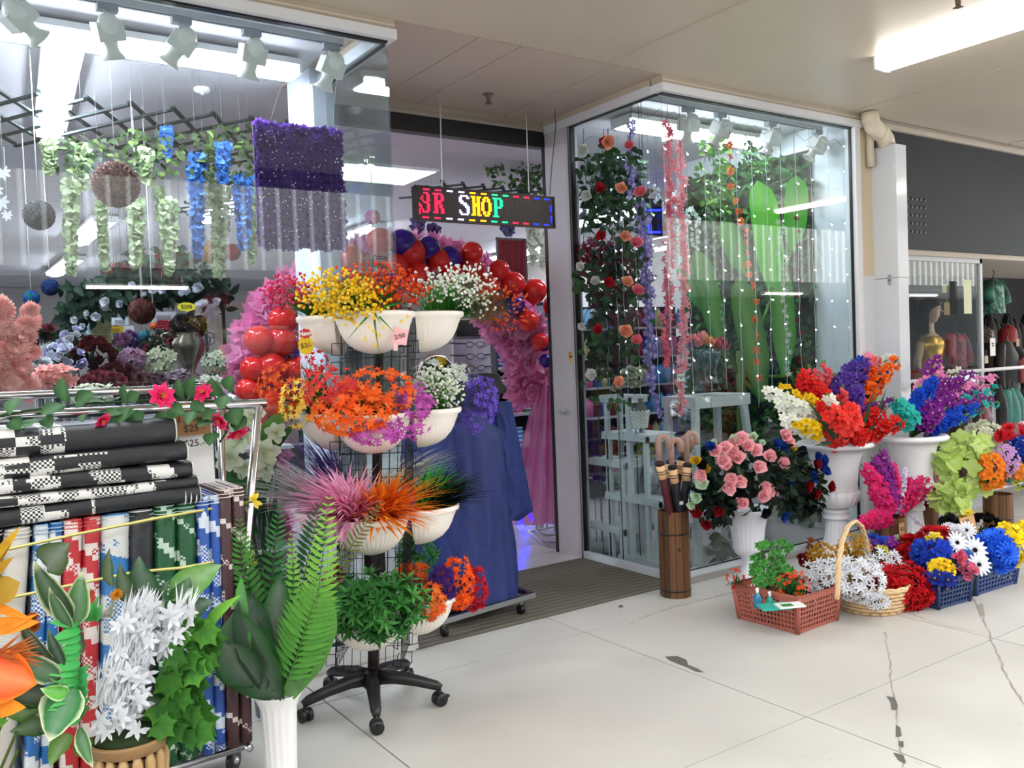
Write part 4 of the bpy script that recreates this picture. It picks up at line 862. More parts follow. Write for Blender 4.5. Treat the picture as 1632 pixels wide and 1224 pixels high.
for i, z in enumerate(TZ):
    for sdn in ('front', 'right', 'left'):
        d = dirs[sdn]; p = ax(z) + d * .172; o = bpy.data.objects.new('half_pot', PM); COL.objects.link(o); o.location = p
        o.rotation_euler = (0, 0, math.atan2(d.y, d.x) - math.pi / 2)
        tag(o, 'cream fluted half pot on the %s of the rotating stand, %s' % (TN[i], SN[sdn]), 'pot', 'half pots on the rotating stand'); POTC[i, sdn] = p + d * .07 + V((0, 0, -.02))
GRP = 'flower bunches in the half pots'
def K(kind, *cols): return [(kind,) + (c if isinstance(c, tuple) else (c,)) for c in cols]
BE = dict(stuff=True, group=GRP, leafcol='2f7a28', tipcol='5aa03e', nleaf=170, lw=.008, shell=(.5, 1.12), jit=.8)
bouquet('tiny pink flowers in the left pot of the top tier', POTC[0, 'left'], ell(462, 466, 42, 28, 3.65, .1), K('bead', 'e84a78', 'f0688c', 'd83a60'), 260, .015, .004, **BE)
bouquet('tiny yellow flowers in the front pot of the top tier', POTC[0, 'front'], [ell(535, 468, 62, 38, 3.32, .12), ell(565, 482, 55, 34, 3.28, .1)], K('bead', 'f8d42a', 'f6c81e', 'fae060'), 560, .0165, .005, **BE)
bouquet('tiny orange flowers in the front pot of the top tier', POTC[0, 'front'], [ell(625, 466, 66, 34, 3.36, .12), ell(600, 470, 60, 34, 3.3, .1)], K('bead', 'e8581e', 'e0481a', 'f07028', 'd84020'), 420, .0165, .005, **BE)
bouquet('few tiny violet flowers among the orange ones, top tier', POTC[0, 'front'], ell(615, 455, 26, 22, 3.34, .08), K('bead', '4a3a88', '5a4a98'), 40, .02, .008, stuff=True, group=GRP, nleaf=10)
bouquet('tiny white flowers in the right pot of the top tier', POTC[0, 'right'], [ell(705, 462, 62, 38, 3.42, .12), ell(745, 462, 52, 42, 3.45, .1)], K('bead', 'fbfaf6', 'f2f4ea', 'fdfcfa'), 480, .015, .005, **BE)
bouquet('tiny red orange flowers drooping right from the top tier', POTC[0, 'right'], ell(800, 490, 46, 34, 3.5, .1), K('bead', 'e0502a', 'e86a3a'), 150, .015, .005, **BE)
bouquet('tiny coral flowers standing up behind the top tier', POTC[0, 'front'], ell(590, 440, 70, 22, 3.5, .08), K('bead', 'e8604a', 'e87050'), 60, .02, .01, stuff=True, group=GRP, nleaf=30)
t = thing('flower_sprig', 'drooping sprig of yellow flowers over the front top pot', 'flowers', POTC[0, 'front']); g = MB(); T0 = POTC[0, 'front']
for x, y in ((570, 518), (582, 540), (598, 550), (604, 535), (612, 522), (588, 522), (596, 528), (640, 512), (650, 505)):
    p = at(x, y, Y=3.2); q = at(596, 495, Y=3.24); g.blade(q - T0, p - q + V((0, 0, .08)), HT, (p - q).length * 1.1, .012, '35682c', '4f8f3a', 6, .6, .1, 'grass'); inst(t, 'blossom', bloom('star', 'f0c030', 'f4d860'), p - T0, HT, .022)
part(t, 'foliage', g, 'leaf', stuff=True)
ST = dict(group=GRP, leafcol='2f5a24', tipcol='44762e', nleaf=50, lw=.008, bloomname='star_blossom', mind=.013)
bouquet('red orange star flowers at the left of the second tier', POTC[1, 'left'], ell(456, 618, 46, 42, 3.7, .1), K('star', ('d8482a', 'e87a3a'), ('d03a20', 'e05a2a')), 110, .034, **ST)
bouquet('yellow star flowers at the left of the second tier', POTC[1, 'left'], ell(478, 645, 30, 40, 3.55, .08), K('star', ('f0c030', 'f4dc70')), 44, .04, **ST)
bouquet('deep red star flowers in the second tier, left of the orange', POTC[1, 'front'], ell(530, 622, 46, 38, 3.36, .12), K('star', ('c8283a', 'd84848'), ('d83830', 'e05a48')), 110, .038, **ST)
bouquet('bright orange star flowers in the middle of the second tier', POTC[1, 'front'], [ell(600, 625, 62, 42, 3.3, .12), ell(560, 658, 66, 36, 3.26, .1)], K('star', ('f05a1a', 'f07a2a'), ('e84818', 'ee6428'), ('f26a24', 'f48a48')), 230, .043, **ST)
bouquet('magenta star flowers hanging over the second tier front pot', POTC[1, 'front'], [ell(645, 665, 50, 42, 3.26, .08), ell(600, 690, 45, 18, 3.22, .06), ell(665, 640, 32, 30, 3.3, .1)], K('star', ('b83aa8', 'd070c0'), ('a83098', 'c86ac0')), 150, .04, **ST)
bouquet('upright scarlet flowers above the second tier left pot', POTC[1, 'left'], ell(497, 578, 26, 22, 3.6, .05), K('star', ('d82a3a', 'd83a40')), 32, .03, **ST)
bouquet('clusters of tiny white flowers in the second tier right pot', POTC[1, 'right'], ell(695, 618, 42, 36, 3.42, .1), K('bead', 'f8faf2', 'eef4e2'), 380, .016, .004, **BE)
bouquet('white star flowers behind the tiny white clusters, second tier', POTC[1, 'right'], ell(700, 600, 62, 28, 3.56, .08), K('star6', ('e8eae4', 'd8e0d0')), 40, .045, **ST)
bouquet('violet star flowers at the right of the second tier', POTC[1, 'right'], [ell(748, 645, 40, 46, 3.5, .1), ell(765, 630, 28, 30, 3.52, .1)], K('star6', ('6444bc', '8c74d6'), ('5c3cac', '7c62c6')), 180, .04, **ST)
def tuft(label, root, E, n, cb, ct, w=.010, seg=5, sag=.4, reach=(.55, 1.1), grp='grass tufts in the half pots', cat='grass', front=False):
    t = thing('grass_tuft', label, cat, root, grp); b = MB()
    for k in range(n):
        p, q = on_ell(E, front, reach); d = p - root; L = d.length; up = UPZ - d * (d.z / L / L)
        if up.length < .05: up = HT.copy()
        b.blade(V((U(-.04, .04), U(-.04, .04), 0)), d + up * (sag * L), up, L * 1.08, w * U(.9, 1.7), vary(random.choice(cb), .15), vary(random.choice(ct), .1), seg, sag, .15, 'grass')
    part(t, 'blades', b, 'petal', stuff=True); return t
tuft('silvery white grass at the left of the third tier', POTC[2, 'left'], ell(437, 765, 52, 48, 3.7, .15), 230, ['c0c0bc', 'a8a8a6'], ['eaeae6', 'd8d8d4'], .015)
tuft('dark purple grass behind the pink tuft, third tier', POTC[2, 'left'] + V((.08, 0, .02)), ell(500, 735, 48, 62, 3.75, .12), 190, ['34206a', '2a1a58'], ['4a3490', '7a6aa0'], .013)
tuft('pale pink grass with hot pink centre in the third tier', POTC[2, 'front'] + HR * -.06, ell(532, 800, 78, 66, 3.3, .2), 430, ['f05a98', 'f080b0', 'ee90c4'], ['f8c4de', 'f6d4e8', 'f2b8dc'], .0145)
tuft('orange grass spilling over the front pot, third tier', POTC[2, 'front'] + HR * .05, ell(625, 802, 78, 56, 3.22, .18), 380, ['d83a14', 'ee5a1c', 'ea5014'], ['f8ae34', 'f69a28', 'f27a20'], .016)
tuft('grass with green centre and black blades, third tier right', POTC[2, 'right'], ell(715, 780, 66, 34, 3.42, .18), 360, ['182018', '141614', '1e401e'], ['202620', '1a1e20', '181a1a'], .013)
tuft('fresh green grass in the middle of the black tuft', POTC[2, 'right'] + V((-.02, 0, .02)), ell(700, 762, 36, 30, 3.4, .1), 120, ['1f7a22', '2a962a'], ['46b040', '3a9038'], .014)
tuft('beige feathery grass at the back of the third tier', ax(.9) - HT * .2, ell(680, 745, 45, 32, 3.75, .1), 70, ['9a9484', '8a8676'], ['c8c2b2', 'b0ac9c'], .014)
# leafy green bunch, lowest tier
def rosette(c1, c2, n=7, L=.06, w=.016):
    b = MB()
    for k in range(n):
        a = k * 2.4; el = .25 + .9 * (k / n); b.blade((0, 0, 0), (math.cos(a) * math.cos(el), math.sin(a) * math.cos(el), math.sin(el)), (-math.cos(a) * .5, -math.sin(a) * .5, 1), L * U(.8, 1.1), w, vary(c1, .15), c2, 4, .25, .2, 'leaf', mid=c2)
    me = b.mesh('rosette'); me.materials.append(MT['leaf']); return me
t = thing('leafy_bunch', 'bushy green leaves in the front pot of the lowest tier', 'plant', POTC[3, 'front'], GRP); T0 = POTC[3, 'front']
RS = [rosette('245c22', '3a7a34'), rosette('1c4a1e', '2f6a2e'), rosette('2f6a2a', '54924a')]
for p, q in spread(ell(602, 962, 74, 46, 3.3, .17), 150, .022, True, (.55, 1.05)): inst(t, 'leaf_rosette', random.choice(RS), p - T0, q + UPZ * .3, U(.85, 1.15))
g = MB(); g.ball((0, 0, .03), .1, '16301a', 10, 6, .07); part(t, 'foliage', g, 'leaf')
t = thing('leafy_bunch', 'small green leafy bunch behind the lowest tier', 'plant', ax(.6) - HT * .18, GRP); T0 = V(t.location)
for p, q in spread(ell(665, 885, 28, 34, 3.85, .1), 40, .02): inst(t, 'leaf_rosette', random.choice(RS), p - T0, q, .8)
MP = dict(group=GRP, nleaf=20, bloomname='leaf_cluster', mind=.02, leafcol='3a2a1c', tipcol='5a2a18')
bouquet('orange red maple leaf clusters beside the green leaves, lowest tier', POTC[3, 'right'], ell(688, 957, 20, 26, 3.32, .08), K('maple', ('e04a20', 'f08038'), ('e8602a', 'f0a048')), 36, .05, **MP)
bouquet('rust orange leaf clusters at the back of the lowest tier', POTC[3, 'right'], ell(658, 915, 26, 16, 3.6, .08), K('maple', ('c84a20', 'd86a30')), 30, .05, **MP)
bouquet('dark violet leaf clusters in the lowest tier', POTC[3, 'right'], ell(703, 935, 20, 34, 3.36, .07), K('maple', ('4a2a78', '3a2060')), 36, .05, **MP)
bouquet('bright orange maple leaf clusters at right of the lowest tier', POTC[3, 'right'], ell(728, 930, 26, 40, 3.4, .08), K('maple', ('f0501c', 'f47a30'), ('ee5a20', 'f06a28')), 60, .052, **MP)
bouquet('dark red maple leaf clusters at the right end, lowest tier', POTC[3, 'right'], ell(757, 938, 17, 34, 3.46, .07), K('maple', ('b82030', 'a81828'), ('c82838', 'b81e2e')), 40, .05, **MP)
bouquet('crimson leaf clusters at left behind the lowest tier', POTC[3, 'left'], ell(532, 925, 14, 24, 3.75, .06), K('maple', ('a81838', 'c02040')), 24, .05, **MP)
# price tags on the pots
p = at(637, 537, Y=3.2); t = thing('price_tag', 'pink handwritten price tag clipped to the front top pot', 'tag', p); b = MB(); b.box((-.032, -.001, -.03), (.032, .001, .035), 'e8b0b4', Matrix.Rotation(.25, 4, 'Y') @ Matrix.Rotation(-.5, 4, 'Z')); part(t, 'card', b, 'paper')
text_obj(t, '2/50', .026, face_mtx(V((-.002, -.004, .002)), (.85, -.5, .22), (-.2, 0, 1)), '181818'); b = MB(); b.box((-.03, -.003, -.055), (-.012, .003, -.02), 'e8b4b8'); part(t, 'clip', b, 'satin')
p = at(487, 543, Y=3.55); t = thing('price_tag', 'yellow starburst price tag reading New and $2 on left pot', 'tag', p); b = MB(); vs = [(0, 0, 0)]
for k in range(20): a = k * math.pi / 10; r = .042 if k % 2 else .036; vs.append((r * math.cos(a) * .85, 0, r * math.sin(a) - .02))
b.add(vs, [(0, k + 1, (k + 1) % 20 + 1) for k in range(20)], 'f0cc2a', False); b.add([(v[0], .002, v[2]) for v in vs], [(0, (k + 1) % 20 + 1, k + 1) for k in range(20)], 'f0cc2a', False); part(t, 'card', b, 'paper')
b = MB(); vs = [(0, -.001, .03)]
for k in range(18): a = k * math.pi / 9; r = .03 if k % 2 else .024; vs.append((r * math.cos(a) * 1.05, -.001, r * math.sin(a) * .75 + .03))
b.add(vs, [(0, k + 1, (k + 1) % 18 + 1) for k in range(18)], 'd8453a', False); part(t, 'burst', b, 'paper')
text_obj(t, 'New!', .026, face_mtx((0, -.003, .03), (1, -.1, .1), (0, 0, 1)), 'f0f0ee', bold=.001); text_obj(t, '$2/-', .03, face_mtx((0, -.002, -.02), (1, -.1, .1), (0, 0, 1)), '1a1a1a')
# ============================================================ DOORWAY AND SHOP INSIDE
# LED sign hanging in the doorway
a, c = at(661, 296, Y=4.72), at(882, 312, Y=4.72); LW = c.x - a.x; LH = .205; LZ = 2.38
t = thing('led_sign', 'lit dot matrix sign reading R SHOP hanging in the doorway', 'sign', (a.x, 4.72, LZ))
b = MB(); b.box((0, 0, 0), (LW, .045, LH), '1b1216'); part(t, 'sign_case', b, 'satin')
b = MB(); b.box((-.004, -.006, -.004), (LW + .004, .0, .006), '241318'); b.box((-.004, -.006, LH - .006), (LW + .004, 0, LH + .004), '241318'); b.box((-.006, -.006, 0), (.006, 0, LH), '241318'); b.box((LW - .006, -.006, 0), (LW + .006, 0, LH), '241318'); part(t, 'sign_rim', b, 'satin')
GL = dict(R='1111110 0110011 0110011 0110011 0111110 0111100 0110110 0110110 0110011 0110011 1110011', S='0111110 1100011 1100000 1110000 0111100 0001110 0000111 0000011 1000011 1100011 0111110', H='1110111 0110110 0110110 0110110 0111110 0111110 0110110 0110110 0110110 0110110 1110111',
          O='0011100 0110110 0110110 1100011 1100011 1100011 1100011 1100011 0110110 0110110 0011100', P='1111110 0110011 0110011 0110011 0110011 0111110 0110000 0110000 0110000 0110000 1111000', E='0011100 0000110 0100110 1000110 0100110 0011100 0000110 1000110 1000110 0100110 0111100')
NX, NY = 96, 18; dots = {}
def put(x, y, c_): dots[x, y] = c_
def glyph(ch, x, c_):
    for r, row in enumerate(GL[ch].split()):
        for q, e in enumerate(row):
            if e == '1': put(x + q, 14 - r, c_)
glyph('E', 3, 'led_red'); glyph('R', 11, 'led_red'); glyph('S', 28, 'led_white'); glyph('H', 36, 'led_amber'); glyph('O', 43, 'led_amber'); glyph('P', 51, 'led_green')
cols = ['led_red'] * 2 + ['led_white'] * 2 + ['led_amber'] * 2 + ['led_green'] * 2 + ['led_red'] * 2 + ['led_blue'] * 2
for k, c_ in enumerate(cols):
    for j in range(4):
        put(5 + k * 7.6 + j, 16, c_); put(4 + k * 7.6 + j, 1, c_)
for y in (3, 4, 5, 6, 9, 10, 11, 12): put(93, y, 'led_blue')
for y in (3, 4, 5, 7, 8): put(2, y, 'led_red')
for c_ in sorted(set(dots.values())):
    b = MB()
    for (x, y), cc in dots.items():
        if cc == c_: px_, pz_ = LW * (x + .5) / NX, LH * (y + .5) / NY; b.box((px_ - .004, -.005, pz_ - .004), (px_ + .004, 0, pz_ + .004), 'ffffff')
    part(t, 'led_dots', b, c_, {'led_red': 'red lit dots', 'led_white': 'white lit dots', 'led_amber': 'amber lit dots', 'led_green': 'green lit dots', 'led_blue': 'blue lit dots'}[c_], stuff=True)
b = MB()
for x in range(NX):
    for y in range(NY):
        if (x, y) not in dots and x % 2 == 0: px_, pz_ = LW * (x + .5) / NX, LH * (y + .5) / NY; b.box((px_ - .002, -.002, pz_ - .002), (px_ + .002, 0, pz_ + .002), '5a4a50')
part(t, 'unlit_dots', b, 'matte', stuff=True)
def cord(name, label, pts, r=.004, col='d4d2d0', grp=None):
    p0 = V(pts[0]); b = MB(); b.tube([V(p) - p0 for p in pts], r, col, 5); return solo(name, label, 'cord', b, 'matte', p0, grp)
cord('white_cord', 'white cord holding up the left half of the lit sign', [at(701, 144, Z=ZC), at(705, 300, Y=4.74)]); cord('white_cord', 'white cord holding up the right half of the lit sign', [at(838, 165, Z=ZC), at(843, 306, Y=4.74)])
cord('power_cable', 'thin black cable running from ceiling down to the sign', [at(884, 176, Z=ZC - .002), at(886, 200, Y=4.9), at(880, 260, Y=4.85), at(876, 310, Y=4.76)], .003, '1c1a1a')
# pink tulle arch with balloons
AY = 6.05; t = thing('tulle_arch', 'pink tulle covered arch standing in the doorway', 'arch', (3.15, AY, 0)); A_ = V(t.location)
def arch(u):       # u 0..1 from left foot to right shoulder
    if u < .22: return V((-1.23, 0, .15 + (1.18 - .15) * u / .22))
    a = math.pi * (1 - (u - .22) / .70 * 1.0); return V((1.23 * math.cos(a), 0, 1.18 + 1.10 * math.sin(a)))
b = MB()
for k in range(1900):
    u = U(.02, .93); p = arch(u); d = (arch(u + .01) - arch(u - .01)).normalized(); ph = U(0, 6.28); s1 = d.cross(V((0, 1, 0))); n = (s1 * math.cos(ph) + V((0, 1, 0)) * math.sin(ph)); 
    rr = U(.14, .3); c_ = p + n * (rr * .75); ax_ = (n + d * U(-.6, .6) + V((U(-.4, .4), U(-.4, .4), U(-.4, .4)))).normalized(); e1 = ax_.cross(d).normalized(); e2 = ax_.cross(e1)
    N = 11; vs = [c_ - ax_ * .05]; R_ = U(.05, .1); f_ = U(0, 6)
    for i in range(N): a = 6.283 * i / N; vs.append(c_ + (e1 * math.cos(a) + e2 * math.sin(a)) * R_ * U(.8, 1.2) + ax_ * (.03 * (1 if i % 2 else -1) + .02))
    cc = vary(random.choice(['f6a0d0', 'f8b0d8', 'f490c6', 'fabce0']), .08); b.add(vs, [(0, i + 1, (i + 1) % N + 1) for i in range(N)], [mix(cc, 'd85aa0', .3)] + [cc] * N)
part(t, 'tulle', b, 'tulle', stuff=True)
b = MB(); b.tube([arch(k / 40 * .98) for k in range(41)] + [(1.23, 0, 1.0), (1.23, 0, .05)], .02, 'd8d8da', 8); part(t, 'arch_pole', b, 'satin')
def drape(name, top, bot, wt, wb, n=26, rows=12, amp=.05, mat='veil', col='e070b0'):
    b = MB(); vs = []; cc = []
    for j in range(rows + 1):
        v_ = j / rows; c_ = top * (1 - v_) + bot * v_; w_ = wt + (wb - wt) * v_ ** .8
        for i in range(n + 1):
            u = i / n * 2 - 1; a = u * 2.4; vs.append(c_ + HR * (w_ * math.sin(a * .62)) + HT * (w_ * .55 * math.cos(a * .62) + amp * v_ ** .5 * math.sin(i * 2.1 + v_ * .7) + .02 * math.sin(i * 5.3)))
            cc.append(mix(col, 'f0a8d0', .5 + .5 * math.sin(i * 1.7)))
    b.add(vs, [(j * (n + 1) + i, j * (n + 1) + i + 1, (j + 1) * (n + 1) + i + 1, (j + 1) * (n + 1) + i) for j in range(rows) for i in range(n)], cc)
    return b
for k, (wb, dy) in enumerate(((.30, 0), (.2, .05))):
    b = drape('tulle_skirt', at(872, 600, Y=5.85 + dy), at(862 + 6 * k, 830, Y=5.72 + dy), .05, wb); b.v = [tuple(V(v) - A_) for v in b.v]; part(t, 'tulle_skirt', b, 'veil')
BR = [(413, 543, 24), (452, 512, 24), (431, 588, 27), (404, 590, 22), (450, 545, 25), (396, 622, 20), (655, 403, 24), (700, 415, 19), (752, 403, 18), (753, 427, 19), (795, 431, 17), (817, 453, 20), (852, 464, 20), (842, 512, 17), (884, 488, 19), (605, 385, 22), (562, 412, 20), (630, 425, 22), (665, 440, 24), (720, 438, 20), (575, 450, 22), (520, 455, 22), (432, 640, 22), (412, 800, 24), (862, 545, 14), (775, 455, 20), (470, 590, 22), (405, 665, 20)]
BP = [(641, 388, 23), (683, 394, 18), (715, 412, 20), (820, 486, 17), (868, 548, 12), (452, 528, 16), (468, 612, 18), (600, 440, 16), (870, 575, 11), (470, 560, 14)]
GB = 'balloons tied to the tulle arch'
def balloon(px, py, r, c_, lab):
    yb = 5.72; p = at(px, py, Y=yb); R_ = r / ppm(p); b = MB(); pr = [(R_ * .02, -R_ * 1.22), (R_ * .1, -R_ * 1.2), (R_ * .06, -R_ * 1.1), (R_ * .3, -R_ * .98), (R_ * .68, -R_ * .7), (R_ * .93, -R_ * .3), (R_, .08 * R_), (R_ * .93, R_ * .42), (R_ * .72, R_ * .72), (R_ * .4, R_ * .93), (R_ * .02, R_)]
    b.lathe(pr, c_, n=20); o = solo('balloon', lab, 'balloon', b, 'gloss', p, GB); q = (V((0, 0, 1)) + V((U(-.6, .6), -U(.1, .9), U(-.2, .3)))).normalized(); o.rotation_mode = 'QUATERNION'; o.rotation_quaternion = q.to_track_quat('Z', 'Y'); return o
LB = {0: 'red balloon at the outer left side of the arch, beside the yellow price tag', 1: 'red balloon behind the left top pot of the stand', 2: 'largest red balloon low on the left side of the arch', 5: 'red balloon above the chrome rail end', 8: 'red balloon on the arch crown, right of purple one', 12: 'red balloon at the right shoulder of the arch, against pink tulle', 13: 'lowest round red balloon on the right shoulder, above the shelves', 14: 'red balloon partly hidden by the white door post', 23: 'dull orange red balloon low behind the rack leg', 24: 'crumpled red balloon hanging by the door post'}
for i, (x, y, r) in enumerate(BR): balloon(x, y, r, vary('d42a28', .1), LB.get(i, 'red balloon on the arch %s, %s from left of those' % ('left side' if x < 500 else 'crown' if x < 740 else 'right shoulder', ORD[sorted(q[0] + q[1] * .001 for q in BR if (q[0] < 500) == (x < 500) and (q[0] < 740) == (x < 740)).index(x + y * .001) % 18])))
LP_ = ['dark purple balloon on the arch beside the side glass edge', 'purple balloon on the arch crown, middle of three', 'blackish purple balloon on the arch crown, right of three', 'dark purple balloon on the right shoulder under red ones', 'small dark balloon by the door post, upper', 'small purple balloon between red ones at left, upper', 'dark purple balloon low at left behind orange flowers', 'dark balloon hidden behind the orange top tier flowers', 'small dark balloon by the door post, lower', 'small purple balloon between red ones at left, lower']
for (x, y, r), l in zip(BP, LP_): balloon(x, y, r, vary('34187c', .2), l)
# floor rack and blue light inside the door
t = thing('umbrella_rack', 'white tubular rack standing on tiles inside the door', 'rack', at(868, 862, Z=0)); r0 = V(t.location); b = MB()
for z in (.03, .09): b.tube([p - r0 + V((0, 0, z)) for p in (at(842, 853, Z=0), at(880, 845, Z=0), at(905, 850, Z=0), at(905, 868, Z=0), at(868, 872, Z=0))], .014, 'dcdce4', 8, closed=True)
part(t, 'rack_base', b, 'satin')
for x, y in ((856, 856), (872, 852), (885, 858)): b = MB(); p = at(x, y, Z=0) - r0; b.tube([p + V((0, 0, .06)), p + V((0, 0, .5))], .011, 'dcdce4', 8); part(t, 'upright', b, 'satin')
t = thing('blue_light', 'glowing blue tube light on the floor behind pink tulle', 'light', at(830, 850, Y=6.5)); r0 = V(t.location)
for pts in ([(812, 745), (838, 800)], [(838, 808), (826, 842)], [(840, 806), (848, 830)]): b = MB(); b.tube([at(x, y, Y=6.5) - r0 for x, y in pts], .02, 'ffffff', 8); part(t, 'light_tube', b, 'blue_tube')
t = thing('blue_light', 'small blue lamp low beside the white tubular rack', 'light', at(889, 820, Y=6.3)); b = MB(); b.ball((0, 0, 0), .035, 'ffffff'); part(t, 'bulb', b, 'blue_tube'); b = MB(); b.ball((-.02, 0, -.12), .03, 'ffffff'); part(t, 'bulb', b, 'blue_tube')
# rack under a navy cover
t = thing('covered_rack', 'clothes rack under a crumpled navy blue cover behind the flower stand', 'rack', (2.66, 4.56, 0)); r0 = V(t.location); b = MB(); N = 54; rows = 16; vs = []; cc = []
for j in range(rows + 1):
    v_ = j / rows; z = 1.22 - 1.12 * v_
    for i in range(N):
        a = 2 * math.pi * i / N; w1 = .29 + .05 * v_; w2 = .26 + .06 * v_; k = 1 + .08 * math.sin(i * 1.9 + v_ * 2) * v_ + .05 * math.sin(i * 4.1 + v_ * 5) + (.08 * math.sin(v_ * 9 + i * .5) if v_ > .2 else 0) * .4
        e = V((math.cos(a) * w1 * k * (1 - .55 * max(0, .12 - v_) / .12), 0, 0)); p = V((1, -.25, 0)).normalized() * e.x + V((.25, 1, 0)).normalized() * (math.sin(a) * w2 * k) + V((0, 0, z))
        vs.append(p); cc.append(vary('26336e', .12))
b.add(vs, [(j * N + i, j * N + (i + 1) % N, (j + 1) * N + (i + 1) % N, (j + 1) * N + i) for j in range(rows) for i in range(N)] + [tuple(range(N))], cc); part(t, 'cover', b, 'cloth')
b = MB()
vs = []; cc = []
for j in range(13):
    v_ = j / 12
    for i in range(9): u = i / 8; p = at(775 + 40 * u + 8 * v_ + 30 * v_ * u - 25 * (v_ > .95), 640 + 190 * v_, Y=4.78 - .1 * math.sin(u * 3.1) + .02 * math.sin(i * 3 + j)) - r0; vs.append(p); cc.append(vary('2a3a7c', .15))
b.add(vs, [(j * 9 + i, j * 9 + i + 1, j * 9 + i + 10, j * 9 + i + 9) for j in range(12) for i in range(8)], cc); part(t, 'cover_flap', b, 'cloth')
b = MB(); b.lathe([(.07, .02), (.085, .2), (.09, .42), (.05, .46)], '17181c', tuple(at(798, 915, Z=0) - r0), 20); part(t, 'dark_skirt', b, 'cloth')
for x, y in ((-.31, -.36), (.25, -.3), (.3, .25), (-.3, .25)): b = MB(); b.tube([(x - .012, y, .03), (x + .012, y, .03)], .03, '1a1a1c', 14); b.tube([(x, y, .05), (x, y, .1)], .01, '8a8a8c', 6); part(t, 'castor', b, 'black')
b = MB(); b.beam((-.4, -.4, .1), (.35, -.3, .1), .03, .03, '8f9194'); b.beam((.33, -.3, .1), (.38, .3, .1), .03, .03, '8f9194'); part(t, 'base_frame', b, 'chrome')
b = MB(); 
for k in range(4): b.lathe([(.2 - .02 * k, .0), (.21 - .02 * k, .03), (.12, .06), (.1, .12), (.02, .13)], '141416', (.05 + .07 * k, .02, 1.2 + .035 * k), 18, sq=.8)
part(t, 'dark_cloth', b, 'cloth')
p = at(695, 600, Y=5.0); t = thing('round_mirror', 'silver rimmed hoop standing behind the white flowers', 'mirror', p); b = MB(); b.tube([(math.cos(k * .2618) * .135, .0, math.sin(k * .2618) * .135) for k in range(24)], .014, 'dedad2', 8, closed=True); part(t, 'rim', b, 'chrome'); b = MB(); b.lathe([(.125, 0), (.01, .002)], '1c1c1e', n=24); b.v = [(v[0], .01 + v[2], v[1]) for v in b.v]; part(t, 'disc', b, 'satin')
b = MB(); b.blade((0, -.02, .12), (.4, -.2, -1), HT, .1, .05, 'e8c030', 'c89a20', 4, .3, .2, 'leaf'); b.blade((0, -.02, .12), (1, -.2, -.6), HT, .09, .04, 'e8c030', 'c89a20', 4, .3, .2, 'leaf'); part(t, 'yellow_ribbon', b, 'petal')
b = MB(); b.beam((0, .02, -.13), (.02, .02, -.75), .03, .03, '3a3a3c'); part(t, 'stand', b, 'satin')
# spectacles display
p0 = at(722, 540, Y=6.6); p1 = at(785, 645, Y=6.6); t = thing('spectacles_stand', 'white card stand with rows of spectacles inside the door', 'display', ((p0.x + p1.x) / 2, 6.6, 0)); w_ = (p1.x - p0.x) / 2
b = MB(); b.box((-w_, 0, .75), (w_, .03, p0.z + .02), 'aeb0bc'); part(t, 'card_panel', b, 'paper'); b = MB(); b.box((-w_ * .9, -.03, p0.z + .02), (w_ * 1.05, .08, p0.z + .16), '141416'); part(t, 'top_box', b, 'cloth'); b = MB(); b.box((-.03, .03, 0), (.03, .07, 1.5), '1a1a1c'); b.box((-.2, -.15, 0), (.2, .2, .03), '1a1a1c'); part(t, 'post', b, 'satin')
for j in range(6):
    z = p0.z - .055 - .105 * j; o = thing('spectacles', 'pair of spectacles, %s row down on the card stand' % ORD[j], 'glasses', ((p0.x + p1.x) / 2, 6.57, z), 'spectacles on the card stand')
    for sx in (-1, 1):
        b = MB(); b.tube([(sx * .055 + .042 * math.cos(a * .524), -.02, .024 * math.sin(a * .524)) for a in range(12)], .004, '2a2a30', 4, closed=True); part(o, 'rim', b, 'satin'); b = MB(); b.tube([(sx * .1, -.02, .01), (sx * .17, 0, .012), (sx * .22, .05, .02)], .006, '141416', 4); part(o, 'temple', b, 'satin')
    b = MB(); b.tube([(-.014, -.02, .004), (.014, -.02, .004)], .004, '2a2a30', 4); part(o, 'bridge', b, 'satin')
# ribbon shelves
SY = 7.5; s0 = at(792, 540, Y=SY); s1 = at(868, 540, Y=SY); t = thing('ribbon_shelves', 'grey shelf unit full of ribbon spools inside the door', 'shelf', (s0.x, SY, 0)); SWd = 1.0
b = MB(); b.box((0, .3, 0), (SWd, .32, 2.1), '2c2c32'); b.box((-.02, 0, 0), (0, .32, 2.0), '3a3a40'); b.box((SWd, 0, 0), (SWd + .02, .32, 2.0), '3a3a40'); part(t, 'shelf_back', b, 'satin')
SZ = [at(830, y, Y=SY).z for y in (515, 549, 585, 619, 659, 709)]
for z in SZ: b = MB(); b.box((0, -.05, z - .02), (SWd, .3, z), '9a9aa4'); part(t, 'shelf_board', b, 'satin')
SC_ = ['1f3f9a', '7a1f2a', '2a6ac0', 'b8a878', 'c05a8a', '4a2a4a', '7ab0d8', '207a3a', 'd8d8e0', 'e05a9a', '5a2030', 'c8b890', '3a8ad0', '8a8aa0', 'e8a8c0']
